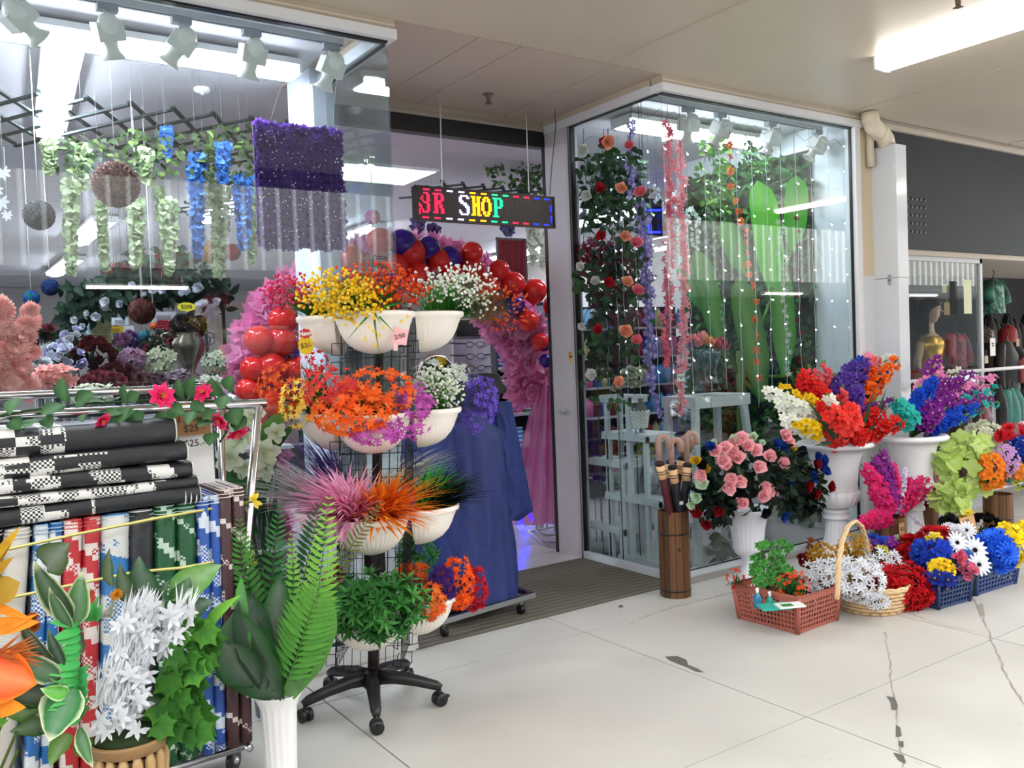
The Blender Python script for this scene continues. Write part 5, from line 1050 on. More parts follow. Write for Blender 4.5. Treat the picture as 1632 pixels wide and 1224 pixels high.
for row in range(5):
    x = .04; k = 0
    while x < SWd - .06:
        w_ = U(.035, .05); h_ = U(.13, .2); c_ = random.choice(SC_); o = thing('ribbon_spool', 'ribbon spool on the %s shelf down, %s from the left' % (ORD[row], ORD[min(k, 17)]), 'spool', (s0.x + x + w_, SY + .08, SZ[row + 1]), 'ribbon spools on the grey shelves')
        n = int(h_ / .045)
        for j in range(n): b = MB(); z = j * .045; cc = vary(c_, .15); b.lathe([(.005, z), (w_, z), (w_, z + .006), (w_ * .9, z + .007), (w_ * .9, z + .036), (w_, z + .037), (w_, z + .044), (.005, z + .044)], cc, n=14, cols=['d8d8dc', 'd8d8dc', 'd8d8dc', cc, cc, 'd8d8dc', 'd8d8dc', 'd8d8dc']); part(o, 'roll', b, 'gloss')
        x += 2 * w_ + .006; k += 1
for k in range(5):
    b = MB(); b.box((0, 0, 0), (.16, .1, .24), random.choice(['9a7aa8', 'b878a8', '7a5a88', 'a8b898'])); solo('gift_box', 'small boxed item on the lowest grey shelf, %s from left' % ORD[k], 'box', b, 'film' if False else 'satin', (s0.x + .02 + .19 * k, SY, SZ[5] - .5), 'boxes under the ribbon shelves')
b = MB(); b.box((0, -.05, SZ[5] - .54), (SWd, .3, SZ[5] - .5), '8a7a68'); part(t, 'shelf_board', b, 'satin')
for k in range(6): b = MB(); b.box((0, 0, 0), (.14, .2, U(.1, .2)), random.choice(['3a4a8a', '6a8ab0', '50505a', '8a8a96'])); solo('packet', 'wrapped packet on top of the grey shelves, %s from left' % ORD[k], 'packet', b, 'satin', (s0.x + .16 * k, SY, SZ[0]), 'packets on top of the ribbon shelves')
# yellow triangle sticker and handle on the door post
p = at(910, 571, X=XR - .029); t = thing('warning_sticker', 'yellow triangular security sticker on the white door post', 'sticker', p); b = MB(); b.add([(0, .035, .045), (0, -.035, .045), (0, -.028, .005), (0, 0, -.055), (0, .028, .005)], [(0, 1, 2, 3, 4)], 'e0b81e', False); part(t, 'sticker_face', b, 'satin')
b = MB(); b.add([(-.001, .022, .022), (-.001, -.022, .022), (-.001, -.02, .004), (-.001, .02, .004)], [(0, 1, 2, 3)], '4a5058', False); b.add([(-.001, .03, .041), (-.001, -.03, .041), (-.001, -.03, .036), (-.001, .03, .036)], [(0, 1, 2, 3)], '6a5a18', False); part(t, 'print', b, 'satin')
p = at(900, 655, X=XR - .029); t = thing('door_handle', 'small steel latch handle on the white door post', 'handle', p); b = MB(); b.box((-.012, -.05, -.012), (0, .06, .014), 'b8b8bc'); part(t, 'latch_plate', b, 'satin'); b = MB(); b.tube([(-.012, .04, 0), (-.04, .02, .0), (-.045, -.06, .004)], .007, 'd0d0d4', 8); part(t, 'lever', b, 'chrome')

# ============================================================ LEFT WINDOW DISPLAY
t = thing('flower_wall', 'purple flower wall panel hanging behind the left window', 'panel', at(478, 300, Y=4.55)); r0 = V(t.location); k_ = 1 / ppm(r0); b = MB(); b.box((-.24, .0, -.32), (.24, .015, .33), '2a1c40'); part(t, 'backing', b, 'matte')
FB = [bloom('open', '5a3c90', '40286c'), bloom('open', '66449c', '4a2f78'), bloom('open', '8a5ad0', '6a40b0')]
for i in range(14):
    for j in range(19):
        p = V((-.235 + .47 * (i + U(.2, .8)) / 14, -.02, -.325 + .65 * (j + U(.2, .8)) / 19)); inst(t, 'flower_head', random.choice(FB[:2] if j < 17 else FB), p, V((U(-.4, .4), -1, U(-.4, .4))), .062)
b = MB()
for k in range(150): b.ball((U(-.24, .24), -.045, U(-.32, .33)), .0035, 'f4f0ff', 5, 3)
part(t, 'pearls', b, 'gloss', stuff=True); b = MB(); b.tube([(-.15, 0, .33), (-.05, 0, .62)], .0015, 'd8d8dc', 3); b.tube([(.2, 0, .33), (.24, 0, .62)], .0015, 'd8d8dc', 3); part(t, 'hanging_wire', b, 'satin')
def pom(px, py, r, Y, cs, lab, n=150, strg=True, rz=1):
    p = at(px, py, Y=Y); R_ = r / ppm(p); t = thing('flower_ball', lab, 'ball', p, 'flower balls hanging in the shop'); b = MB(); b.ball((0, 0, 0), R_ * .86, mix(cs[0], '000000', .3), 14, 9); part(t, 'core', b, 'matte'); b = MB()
    for k in range(n):
        z = 1 - 2 * (k + .5) / n; rr = math.sqrt(1 - z * z); a = k * 2.39996; q = V((rr * math.cos(a), rr * math.sin(a), z)); b.lobed(q * R_ * .84, q.cross(V((.2, .5, 1))).normalized(), q, R_ * .26, vary(random.choice(cs), .2), 4, .35, None, .45, 6.28)
    part(t, 'petals', b, 'petal', stuff=True)
    if strg: b = MB(); b.tube([(0, 0, R_), (0, 0, ZC - p.z - .004)], .0025, 'd0d0d4', 4); part(t, 'hanging_wire', b, 'satin')
pom(185, 294, 38, 4.65, ['94726c', 'a88680', '7e625c'], 'big brown flower ball on wires in the left window', 260); pom(62, 343, 25, 5.4, ['3c3c40', '4a4a4e'], 'dark grey flower ball left of the big brown one'); pom(50, 475, 13, 7, ['1a3a8a', '2a5a9a', '1a6a5a'], 'blue and green flower ball, lower of the pair at left'); pom(80, 458, 14, 7.1, ['1a2a5a', '223a6a'], 'navy flower ball, upper of the pair at left')
pom(226, 496, 22, 5.9, ['4a2422', '5a3028', '6a4038'], 'reddish brown flower ball among the shop displays'); pom(338, 402, 20, 7, ['9a7a4a', '8a6a4a'], 'golden brown flower ball between blue garlands', rz=1.3); pom(370, 402, 14, 7, ['8a2a34', 'a83a44'], 'dull red flower ball on a red string'); pom(230, 535, 9, 6.2, ['1a6a7a', '2a7a8a'], 'teal flower ball under the reddish brown ball', 60); pom(245, 520, 6, 6.2, ['d8581e', 'e0702a'], 'small orange ball beside the teal one', 40); pom(594, 346, 13, 6.4, ['e080a8', 'e898b8'], 'pink tissue ball behind the side glass', 60)
# trellises and hanging vines
def trellis(x0, x1, y0, y1, z, lab, n=9):
    t = thing('trellis', lab, 'trellis', ((x0 + x1) / 2, (y0 + y1) / 2, z)); L0 = V(t.location); st = (x1 - x0) / n; h = y1 - y0
    for k in range(-3, n + 1):
        for sg in (1, -1):
            xa = x0 + st * k + (0 if sg > 0 else 3 * st); xb = xa + sg * 3 * st; ya, yb = y0, y1
            def cl(xx, yy, xo, yo):
                if xx < x0: f = (x0 - xx) / (xo - xx); return x0, yy + (yo - yy) * f
                if xx > x1: f = (x1 - xx) / (xo - xx); return x1, yy + (yo - yy) * f
                return xx, yy
            if max(xa, xb) <= x0 or min(xa, xb) >= x1: continue
            p = cl(xa, ya, xb, yb); q = cl(xb, yb, xa, ya); b = MB(); b.beam(V((*p, z + .01 * sg)) - L0, V((*q, z + .01 * sg)) - L0, .028, .014, '2f3a3a'); part(t, 'slat', b, 'matte')
trellis(.2, 2.5, 5.95, 7.4, 3.22, 'dark green lattice trellis under the ceiling behind the left window', 9); trellis(2.3, 3.6, 8.6, 9.6, 3.15, 'far lattice trellis on the ceiling above the red berries', 7); trellis(3.85, 4.9, 6.6, 7.4, 3.05, 'lattice trellis with green vines behind the lit sign', 5)
def vine_mass(label, boxes, n, cols, size=.05, name='hanging_vine', cat='vine', Y=6, spreadY=.3):
    x0, y0, x1, y1 = boxes[0]; t = thing(name, label, cat, at((x0 + x1) / 2, y0, Y=Y)); L0 = V(t.location); b = MB()
    for k in range(n):
        x0, y0, x1, y1 = random.choice(boxes); p = at(U(x0, x1), U(y0, y1), Y=Y + U(-spreadY, spreadY)); b.blade(p - L0, V((U(-1, 1), U(-1, .4), U(-1, .3))), V((U(-.4, .4), -1, U(0, 1))), size * U(.7, 1.3), size * .55, vary(random.choice(cols), .2), None, 4, .1, .15, 'leaf')
    part(t, 'leaves', b, 'leaf', stuff=True); b = MB()
    for k in range(8): x0, y0, x1, y1 = random.choice(boxes); b.tube([at(U(x0, x1), y0, Y=Y) - L0, at(U(x0, x1), (y0 + y1) / 2, Y=Y) - L0], .003, '3a3a24', 4)
    part(t, 'stems', b, 'matte', stuff=True); return t
VG = ['34442a', '46582f', '2c3c26', '5a6c3a']
vine_mass('grey green leafy vines over the hanging garlands, left window', [(85, 215, 190, 280), (190, 205, 270, 290), (250, 210, 400, 275), (330, 200, 400, 300)], 420, VG, .055, Y=5.6); vine_mass('green vine leaves hanging from the lattice behind the sign', [(770, 255, 870, 300), (790, 285, 870, 345), (830, 240, 875, 300)], 260, ['2f4428', '3c5630', '4a6438'], .07, Y=6.9)
def wisteria(px, y0, y1, w_, cols, label, Y=5.5, n=150, grp='hanging flower garlands in the left window', taper=True, size=.026, drift=0):
    t = thing('hanging_garland', label, 'garland', at(px, y0, Y=Y), grp); L0 = V(t.location); b = MB(); g = MB(); g.tube([at(px, y0, Y=Y) - L0, at(px + drift, y1, Y=Y) - L0], .003, '6a7a4a', 4); part(t, 'stem', g, 'leaf'); g = MB(); g.tube([V((0, 0, ZC + .004 - L0.z)), V((0, 0, 0))], .0006, '6a6a70', 3); part(t, 'hanging_wire', g, 'satin')
    for k in range(n):
        u = U(0, 1); ww = w_ * (1 - .65 * u if taper else 1); p = at(px + drift * u + U(-ww, ww), y0 + (y1 - y0) * u, Y=Y + U(-.05, .05)); b.lobed(p - L0, V((U(-1, 1), -.3, U(-1, .6))).normalized(), V((U(-.6, .6), -1, U(-.2, .6))).normalized(), size * U(.7, 1.2), vary(random.choice(cols), .15), 3, .3, None, .2, 5)
    part(t, 'petals', b, 'petal', stuff=True); return t
GW = ['8c9c74', '9aa884', '788c60', 'aab494']; BL = ['3a68a8', '4a7ab8', '2f5a9a']
WL = [(112, 285, 435, 12, GW, 0), (78, 225, 275, 9, GW, 0), (160, 320, 430, 7, GW, 6), (216, 318, 425, 13, GW, 0), (268, 318, 435, 14, GW, 2), (265, 205, 250, 9, BL, 0), (312, 245, 410, 14, BL, 2), (350, 290, 440, 17, GW, -2), (355, 230, 290, 12, BL, 0), (386, 280, 395, 16, BL, 2), (132, 230, 300, 10, GW, 0), (232, 235, 290, 9, GW, 0), (325, 270, 330, 14, GW, 0), (400, 300, 420, 9, GW, 0), (255, 300, 350, 6, GW, 0)]
for i, (x, y0, y1, w_, cs, dr) in enumerate(sorted(WL, key=lambda q: q[:2])): wisteria(x, y0, y1, w_, cs, '%s hanging wisteria garland in the left window, %s of fifteen' % ('blue' if cs is BL else 'pale green', ordn(i, 15)), 5.3 + .1 * (i % 4), 170 + (y1 - y0), drift=dr)
for i, (x, y0, y1, cs) in enumerate([(665, 352, 385, ['5a4a78', '7a6a98']), (690, 360, 392, ['4a3a68', '6a5a88']), (848, 364, 420, ['c8cabc', 'b8bcac']), (866, 372, 430, ['c8cabc', 'd8d8cc']), (840, 268, 310, ['5a4a80', '4a3a70']), (808, 362, 372, ['5a5a80', '8a8aa8'])]): wisteria(x, y0, y1, 8, cs, ['mauve garland under the sign, left', 'mauve garland under the sign, second', 'white hanging garland right of the arch crown', 'white hanging garland against the red curtain', 'purple wisteria among the vines above the sign', 'short grey mauve garland behind the arch crown'][i], 7.0, 90, 'hanging garlands behind the sign', size=.045)
b = MB(); 
for k in range(9): b.box((.04 * k, .01 * (k % 2), 0), (.04 * k + .036, .01 * (k % 2) + .02, 1.3), '7a1420')
b.box((-.02, .005, 1.29), (.38, .02, 1.32), '5a5a5c'); b.box((-.02, .0, -1.5), (0, .02, 1.32), '5a5a5c'); b.box((.36, 0, -1.5), (.38, .02, 1.32), '5a5a5c')
solo('red_curtain', 'dark red curtain behind the arch by the door post', 'curtain', b, 'cloth', (5.35, 8.0, 1.5))
for i, (x, y, s) in enumerate([(5, 272, 26), (2, 318, 30), (12, 340, 20), (-6, 300, 24)]):
    p = at(x, y, Y=4.6); t = thing('paper_leaf', 'white spiky paper leaf at the left edge, %s from top' % ORD[i], 'decoration', p, 'white paper leaves at the left edge'); b = MB(); b.lobed((0, 0, 0), UPZ * -1 + HR * U(-.4, .4), HT, s / ppm(p) * .6, 'd4d4d8', 7, .5, None, .1, 5.6); part(t, 'leaf_blade', b, 'petal'); b = MB(); b.tube([(0, 0, 0), (0, 0, .3)], .0015, 'd0d0d4', 3); part(t, 'thread', b, 'matte')
# berries, rose garland arch, bouquets seen through the left window
def cluster(label, px, py, rx, ry, Y, kinds, n, size, cat='flowers', leaf='24361f', nleaf=30, name='flower_bunch', group=None, tail=.3, bn='blossom', lw=.03):
    E = ell(px, py, rx, ry, Y); o = bouquet(label, E[0] - V((0, 0, E[2] * .6)), E, kinds, n, size, size * .5, leaf, mix(leaf, '6a8a5a', .3), cat, group, name, nleaf=nleaf, lw=lw, bloomname=bn)
    if group and 'window' in group: b = MB(); b.tube([V((0, 0, .002 - o.location.z)), V((0, 0, 0))], [.05, .02] if 'left' in group else [.004, .003], '2a2c2e' if 'left' in group else '2c4024', 8); part(o, 'flower_pail' if 'left' in group else 'flower_stem', b, 'satin')
    if name == 'berry_cluster': b = MB(); b.tube([V((0, 0, 0)), V((0, 0, ZC - o.location.z))], .002, '6a6a6e', 4); part(o, 'hanging_wire', b, 'satin')
    return o
for i, (x, y, rx, ry) in enumerate([(182, 436, 16, 13), (205, 432, 10, 8), (255, 424, 14, 14), (290, 416, 12, 8)]): cluster('cluster of red berries hanging in the shop, %s of four' % ordn(i, 4), x, y, rx, ry, 8.5, K('bud', ('a83440', '7a2430'), ('8a2a34', '6a2028')), 26, .07, 'berries', name='berry_cluster', group='red berry clusters', nleaf=6, bn='berry')
b = MB(); p = at(235, 442, Y=8.6); b.box((-.3, 0, -.12), (.3, .3, .1), '3a2226'); b.box((-.29, -.01, .07), (.29, .0, .09), '5a343a'); b.tube([(-.2, .1, .1), (-.2, .1, ZC - p.z)], .003, '8a8a8c', 4); b.tube([(.2, .1, .1), (.2, .1, ZC - p.z)], .003, '8a8a8c', 4); solo('dark_box', 'dark maroon box hanging under the red berries', 'box', b, 'satin', p)
vine_mass('dark green leaves around the red berries', [(190, 405, 250, 440), (240, 395, 300, 430), (280, 400, 330, 430)], 90, ['2f4a34', '4a6a4e', '24402c'], .12, Y=8.6)
t = thing('rose_garland', 'dark leafy garland arch with white roses inside the shop', 'garland', at(230, 470, Y=6.8)); L0 = V(t.location); b = MB(); GP = [(95, 560), (108, 520), (125, 495), (145, 478), (170, 470), (200, 462), (235, 458), (270, 458), (305, 460), (335, 468), (355, 478)]; P = [at(x, y, Y=6.8) for x, y in GP]
for k in range(520):
    u = U(0, len(P) - 1.01); i = int(u); p = P[i] * (1 - u + i) + P[i + 1] * (u - i) + V((U(-.1, .1), U(-.12, .12), U(-.12, .12))); b.blade(p - L0, V((U(-1, 1), U(-1, 0), U(-1, 1))), V((0, -1, .3)), U(.07, .11), .05, vary(random.choice(['14241a', '1c3022', '24382a']), .2), None, 4, .1, .15, 'leaf')
part(t, 'leaves', b, 'leaf', stuff=True); b = MB(); b.tube([V((P[0].x, P[0].y, .01)) - L0] + [p - L0 for p in P] + [V((P[-1].x, P[-1].y, .01)) - L0], .015, '2a2f2a', 6); part(t, 'arch_frame', b, 'satin')
for x, y, s in ((171, 483, 20), (193, 484, 15), (155, 505, 18), (245, 462, 16), (261, 462, 16), (300, 465, 16), (318, 460, 20), (212, 455, 14), (120, 510, 14), (140, 500, 12), (290, 468, 12), (345, 482, 16), (133, 520, 12), (115, 535, 15), (230, 470, 10)): p = at(x, y, Y=6.65); inst(t, 'rose', bloom('rose', 'd8dae0', 'b8bcc8'), p - L0, HT + V((U(-.3, .3), 0, U(-.2, .3))), s / ppm(p) * 1.2)
CL = [('dark red carnations at the left inside the window', 68, 528, 15, 9, 6, K('mum', ('5a1a20', '3a1014'), ('6a2026', '401418')), 14, .09), ('dark burgundy roses low inside the left window', 150, 565, 26, 22, 5.6, K('rose', ('5a141c', '38080e'), ('4a1018', '2c060a')), 26, .085), ('white and lilac roses low at the left inside the window', 100, 570, 28, 16, 5.5, K('rose', ('d4d4e0', 'a8a8c0'), ('b8b4d8', '9a94c0')), 22, .08), ('lilac and white roses behind the dark red ones', 118, 545, 16, 18, 6.2, K('rose', ('c0bcd8', '9a94b8'), ('d0d2d6', 'a8acb0')), 14, .08), ('mauve flowers low in the middle of the left window', 210, 575, 20, 18, 5.6, K('orchid', ('8a6a80', '7a5a70', 'c0a0b0')), 26, .06), ('cream and green flowers beside the trophy vase', 258, 580, 24, 26, 5.6, K('orchid', ('a8a890', '8a9070', 'd0d0b8')), 34, .06), ('burgundy flowers along the bottom of the left window', 160, 612, 40, 18, 5.2, K('mum', ('5a1a26', '3a0e16'), ('6a2430', '40121a')), 30, .07),
      ('dull red and dark flowers at the bottom behind the rail', 235, 612, 36, 16, 5.2, K('mum', ('4a1c22', '30101a'), ('5a3a44', '3a2430')), 26, .065), ('big yellowish white paper flower in the shop', 183, 492, 20, 12, 7.4, K('frill', ('c8c4a0', 'a8a478')), 5, .2), ('salmon blossoms at the bottom left of the window', 88, 600, 32, 18, 4.9, K('orchid', ('eaa49c', 'd88a84', 'f4c4b8')), 34, .06), ('pale green and white flowers near the window bottom, left', 150, 628, 40, 14, 5.0, K('orchid', ('c8ccb8', 'a8b090', 'd8d8c8')), 26, .055), ('blackish flowers on the silver trophy vase', 300, 518, 24, 18, 5.8, K('mum', ('2a2426', '181416'), ('3a2c2c', '201818')), 26, .085), ('white papery flowers beside the dark ones', 325, 497, 16, 14, 6.6, K('frill', ('b8b8be', '9a9aa2')), 8, .12), ('green and white small flowers near the pink tulle', 345, 580, 20, 20, 5.4, K('orchid', ('a8ac9c', '7a8a6a', 'd0d0c4')), 26, .05), ('dark green and white bunch at the left of the shop', 75, 572, 22, 18, 6.0, K('mum', ('26382a', '18241c'), ('c8ccc8', '98a098')), 20, .08), ('black green foliage bunch in the middle of the shop', 252, 545, 26, 16, 6.2, K('maple', ('22342a', '16241c'), ('2c4030', '1c2c22')), 34, .1), ('deep wine flowers at the bottom, left of the mauve ones', 185, 600, 26, 14, 5.3, K('rose', ('4a121c', '2c080e'), ('5a1a24', '360c12')), 22, .075), ('grey mauve flowers at the foot of the trophy vase', 285, 608, 30, 16, 5.3, K('orchid', ('8a7a84', '6a5c66', 'b0a0aa'), ('5a4a50', '443840', '8a7a80')), 34, .055), ('mixed white and green flowers by the arch foot', 330, 615, 24, 16, 5.3, K('orchid', ('b4b8a8', '8a9080', 'd0d4c8')), 28, .055), ('dark red and black flowers behind the lilac roses', 60, 560, 16, 12, 6.4, K('rose', ('4a1218', '28080c'), ('1e1a1e', '121012')), 14, .09), ('white roses low at the far left inside', 60, 590, 18, 12, 5.2, K('rose', ('c8ccd0', 'a0a4ac')), 12, .085), ('red and green berries bunch over the wine flowers', 195, 570, 14, 10, 6.0, K('bud', ('8a2028', '5a1018'), ('3a5a34', '24402a')), 18, .06), ('purple flowers among the displays, middle', 205, 545, 18, 14, 6.4, K('mum', ('4a3a6a', '30244a'), ('6a3a5a', '401f3a')), 16, .08)]
for a in CL: cluster(*a, group='artificial flowers inside the left window')
# big salmon frilly flower at the left edge
t = thing('frilly_flower', 'huge salmon pink frilled paper flower at the left edge inside', 'flower', at(8, 560, Y=4.75)); L0 = V(t.location)
for k in range(70): p = at(U(-45, 52), 545 + U(-62, 85), Y=4.75 + U(-.12, .1)); inst(t, 'petal_ruffle', bloom('frill', 'f8c2ba', 'f0aaa2'), p - L0, V((U(-.7, .7), -1, U(-.5, .7))), U(.09, .14))
# trophy vase, tinsel, price sign, beads, toys
p = at(302, 575, Y=5.75); t = thing('trophy_vase', 'silver mosaic two handled vase with dark flowers', 'vase', p - V((0, 0, .12))); b = MB(); b.lathe([(.01, 0), (.07, 0), (.065, .02), (.03, .05), (.05, .1), (.1, .19), (.105, .24), (.07, .28), (.075, .3)], '6a6258', n=20); part(t, 'vase_body', b, 'sequin')
for sx in (-1, 1): b = MB(); b.tube([(sx * .09, 0, .2), (sx * .15, 0, .23), (sx * .16, 0, .29), (sx * .12, 0, .3), (sx * .075, 0, .27)], .008, '8a8478', 6); part(t, 'handle', b, 'chrome')
b = MB(); 
p = at(347, 487, Y=6.2)
for k in range(160): z = -.004 * k; a = k * 2.4; b.blade((0, 0, z), (math.cos(a), math.sin(a), -.3), UPZ, .035, .008, 'b89a30', 'd8c060', 2, .1, .1, 'grass')
solo('tinsel_string', 'gold tinsel string hanging beside the pink arch', 'tinsel', b, 'sequin', p)
p = at(297, 489, Y=5.7); t = thing('price_sign', 'small yellow price sign reading $200 over dark flowers', 'sign', p); b = MB(); b.lathe([(.055, 0), (.002, .001)], 'e0d020', n=20, sq=.5); b.v = [(v[0], v[2], v[1]) for v in b.v]; part(t, 'card', b, 'paper'); text_obj(t, '$200', .035, face_mtx((0, -.003, 0), (1, 0, 0), (0, 0, 1)), '181818')
t = thing('bead_curtain', 'curtain of pale beads in the middle of the shop', 'curtain', at(160, 515, Y=7)); L0 = V(t.location); b = MB()
for k in range(14):
    for j in range(12): b.ball(at(146 + 2.3 * k, 505 + 4 * j, Y=7) - L0, .012, vary('a8ac7c', .2), 5, 3)
    b.tube([at(146 + 2.3 * k, 505, Y=7) - L0, V((at(146 + 2.3 * k, 505, Y=7).x, 7, ZC)) - L0], .001, 'b0b0b0', 3)
part(t, 'beads', b, 'gloss', stuff=True)
t = thing('bead_curtain', 'curtain of dark red beads right of the flower ball', 'curtain', at(262, 530, Y=6.6)); L0 = V(t.location); b = MB()
for k in range(9):
    for j in range(10): b.ball(at(252 + 2.8 * k, 512 + 4 * j, Y=6.6) - L0, .012, vary('7a1420', .2), 5, 3)
part(t, 'beads', b, 'gloss', stuff=True)
for i, (x, y, w_, h_, c_, lab) in enumerate([(192, 512, 12, 6, 'd8e0e8', 'white and blue toy packet hanging in the shop'), (205, 527, 8, 8, 'e8e8e8', 'white card packet below the toy packet'), (184, 525, 12, 5, 'd8b820', 'yellow toy hanging in the shop'), (216, 560, 6, 12, 'c82830', 'red packet hanging on the shop wall'), (228, 552, 8, 14, 'd83038', 'bright red stocking hanging in the shop'), (262, 505, 18, 8, 'dcdce0', 'white framed picture on the far shelf'), (330, 540, 12, 14, 'c8ccd8', 'white card leaning beside the trophy vase'), (190, 545, 24, 4, '50484a', 'dark shelf edge among the toys'), (145, 523, 6, 9, '9ac0d8', 'pale blue packet beside the beads')]):
    p = at(x, y, Y=7.2); s = 1 / ppm(p); b = MB(); b.box((-w_ * s, 0, -h_ * s), (w_ * s, .04, h_ * s), c_); b.box((-w_ * s * .7, -.004, -h_ * s * .5), (w_ * s * .5, 0, h_ * s * .3), mix(c_, '202040', .5)); b.tube([(0, .02, h_ * s), (0, .02, ZC - p.z)], .0015, 'a0a0a4', 3); solo('packet', lab, 'packet', b, 'satin', p)
for (x0, x1, y, z0, h_) in [(-3.5, .8, 9.5, 0, 1.7), (1.2, 2.6, 8.2, 0, 1.35), (-4, -1, 6.4, 0, 1.5), (.2, 1.7, 6.3, 0, 1.1), (1.0, 1.95, 5.45, 0, 1.05), (-.8, .9, 5.3, 0, 1.0), (3.0, 4.6, 9.8, 0, 1.7), (2.2, 2.9, 11.5, 0, 1.9)]:
    t = thing('shop_gondola', {-3.5: 'long shelf unit at the back left of the shop', 1.2: 'low shelf unit behind the white rose garland', -4: 'shelf unit at the far left behind the salmon flower', .2: 'shelf unit under the burgundy flowers', 1.0: 'low shelf unit just behind the left window, near the post', -.8: 'low shelf unit just behind the left window, at left', 3.0: 'tall shelf unit behind the balloon arch', 2.2: 'tallest shelf unit deep in the shop'}[x0], 'shelf', (x0, y, 0), 'shop shelf units'); b = MB(); b.box((0, .2, 0), (x1 - x0, .24, h_), '6a6668'); part(t, 'shelf_back', b, 'matte')
    for k in range(4): b = MB(); z = .08 + (h_ - .1) * k / 3; b.box((0, -.15, z - .02), (x1 - x0, .2, z), 'a8a6a8'); part(t, 'shelf_board', b, 'matte')
    b = MB()
    for k in range(3):
        for j in range(int((x1 - x0) / .16)): z = .08 + (h_ - .1) * k / 3; b.box((.16 * j + .01, -.1, z), (.16 * j + .15, .15, z + U(.1, .28)), vary(random.choice(['5a2a30', '3a4a3a', '6a5a6a', '8a7a70', '3a3a50', '2a3a2c', '7a6a3a']), .2))
    part(t, 'stock', b, 'satin', stuff=True)
# ============================================================ RIGHT BAY DISPLAY
# leafy wall panel on the end wall, made of leaf tufts
t = thing('leaf_wall', 'wall panel of dense dark green artificial leaves in right window', 'panel', (6.15, 4.56, .9)); b = MB(); b.box((-.0, 0, -.85), (.015, 1.4, 2.22), '18261a'); part(t, 'backing', b, 'matte')
b = MB()
for k in range(2600):
    b.blade((-.01 - U(0, .05), U(0, 1.4), U(-.85, 2.22)), V((-U(.1, .6), U(-1, 1), U(-1, .7))), V((-1, U(-.4, .2), U(-.2, .5))), U(.06, .1), U(.035, .055), vary(random.choice(['24492a', '2f5a30', '1c3a22', '3c6a38']), .2), None, 3, .1, .15, 'leaf')
part(t, 'leaves', b, 'leaf', stuff=True)
# banana plant
t = thing('banana_plant', 'tall artificial banana plant with big bright green leaves', 'plant', (5.45, 4.75, 0)); L0 = V(t.location); b = MB(); b.lathe([(.02, 0), (.14, 0), (.17, .28), (.18, .3), (.16, .3), (.15, .26), (.01, .25)], '4a3a2c', n=24); part(t, 'pot', b, 'satin')
b = MB(); b.tube([(0, 0, .25), (.01, 0, .9), (0, 0, 1.5)], [.05, .045, .03], '5a7a3a', 10); b.tube([(.05, .02, .25), (.08, .05, 1.0)], [.035, .02], '6a8a3e', 8); part(t, 'trunk', b, 'leaf')
def bleaf(bx, by, tx, ty, w_, c_, Y=4.6, Y2=4.55, wave=.02):
    p = at(bx, by, Y=Y); q = at(tx, ty, Y=Y2); d = q - p; b = MB(); b.tube([V((0, 0, 1.3)), p - L0], .014, '5a8a34', 6); b.blade(p - L0, d, HT + UPZ * .2 + HR * U(-.3, .3), d.length, w_ / ppm(p), c_, mix(c_, 'a0e060', .15), 12, .06, .12, 'paddle', mid=mix(c_, 'b0d880', .4), wave=wave); part(t, 'banana_leaf', b, 'leaf')
bleaf(1232, 470, 1213, 286, 52, '4cc82c'); bleaf(1262, 400, 1272, 278, 38, '3fb83a', 4.6, 4.55); bleaf(1190, 440, 1152, 352, 34, '2c8a34', 4.75, 4.75); bleaf(1150, 560, 1112, 395, 40, '2f8038', 4.8, 4.85); bleaf(1215, 640, 1180, 440, 46, '2c6a30', 4.6, 4.65); bleaf(1250, 600, 1245, 420, 40, '3a8a34', 4.55, 4.55); bleaf(1130, 500, 1085, 420, 30, '3f9a5a', 4.85, 4.9)
# hanging vines inside
vine_mass('bright green leafy vine hanging in the middle of right window', [(1110, 215, 1150, 300), (1135, 230, 1165, 340), (1120, 280, 1170, 330)], 170, ['3a6a24', '5a8a34', '2a4a22'], .075, Y=4.85); vine_mass('green vine with small red and white flowers, upper right window', [(1180, 215, 1210, 270), (1195, 235, 1235, 290)], 90, ['2f5a2a', '4a7a34', '24442a'], .065, Y=4.8)
vine_mass('dark rose foliage along the side glass, upper', [(928, 245, 1000, 330), (930, 300, 1030, 370), (960, 250, 1020, 300)], 620, ['1c3422', '28442e', '324e38'], .075, Y=4.9); vine_mass('dark rose foliage along the side glass, lower', [(930, 390, 1000, 480), (940, 470, 1010, 560), (960, 380, 1030, 470), (940, 540, 1000, 600)], 900, ['1c3022', '283e2e', '3a483c', '4a2f36'], .075, Y=5.0); vine_mass('dim leafy vine behind the coral garlands', [(1120, 330, 1180, 420), (1130, 420, 1200, 560)], 200, ['1c2e20', '24382a', '2f4a30'], .075, Y=5.2)
cluster('crimson hydrangea bunch by the side glass', 945, 405, 24, 26, 5.0, K('orchid', ('8a1a34', '6a1028', 'a83a50')), 50, .05, group='artificial flowers inside the right window'); cluster('dark crimson small flowers near the orange wreath', 978, 400, 16, 14, 5.0, K('orchid', ('9a2438', '7a1a2c', 'a83a50')), 26, .05, group='artificial flowers inside the right window')
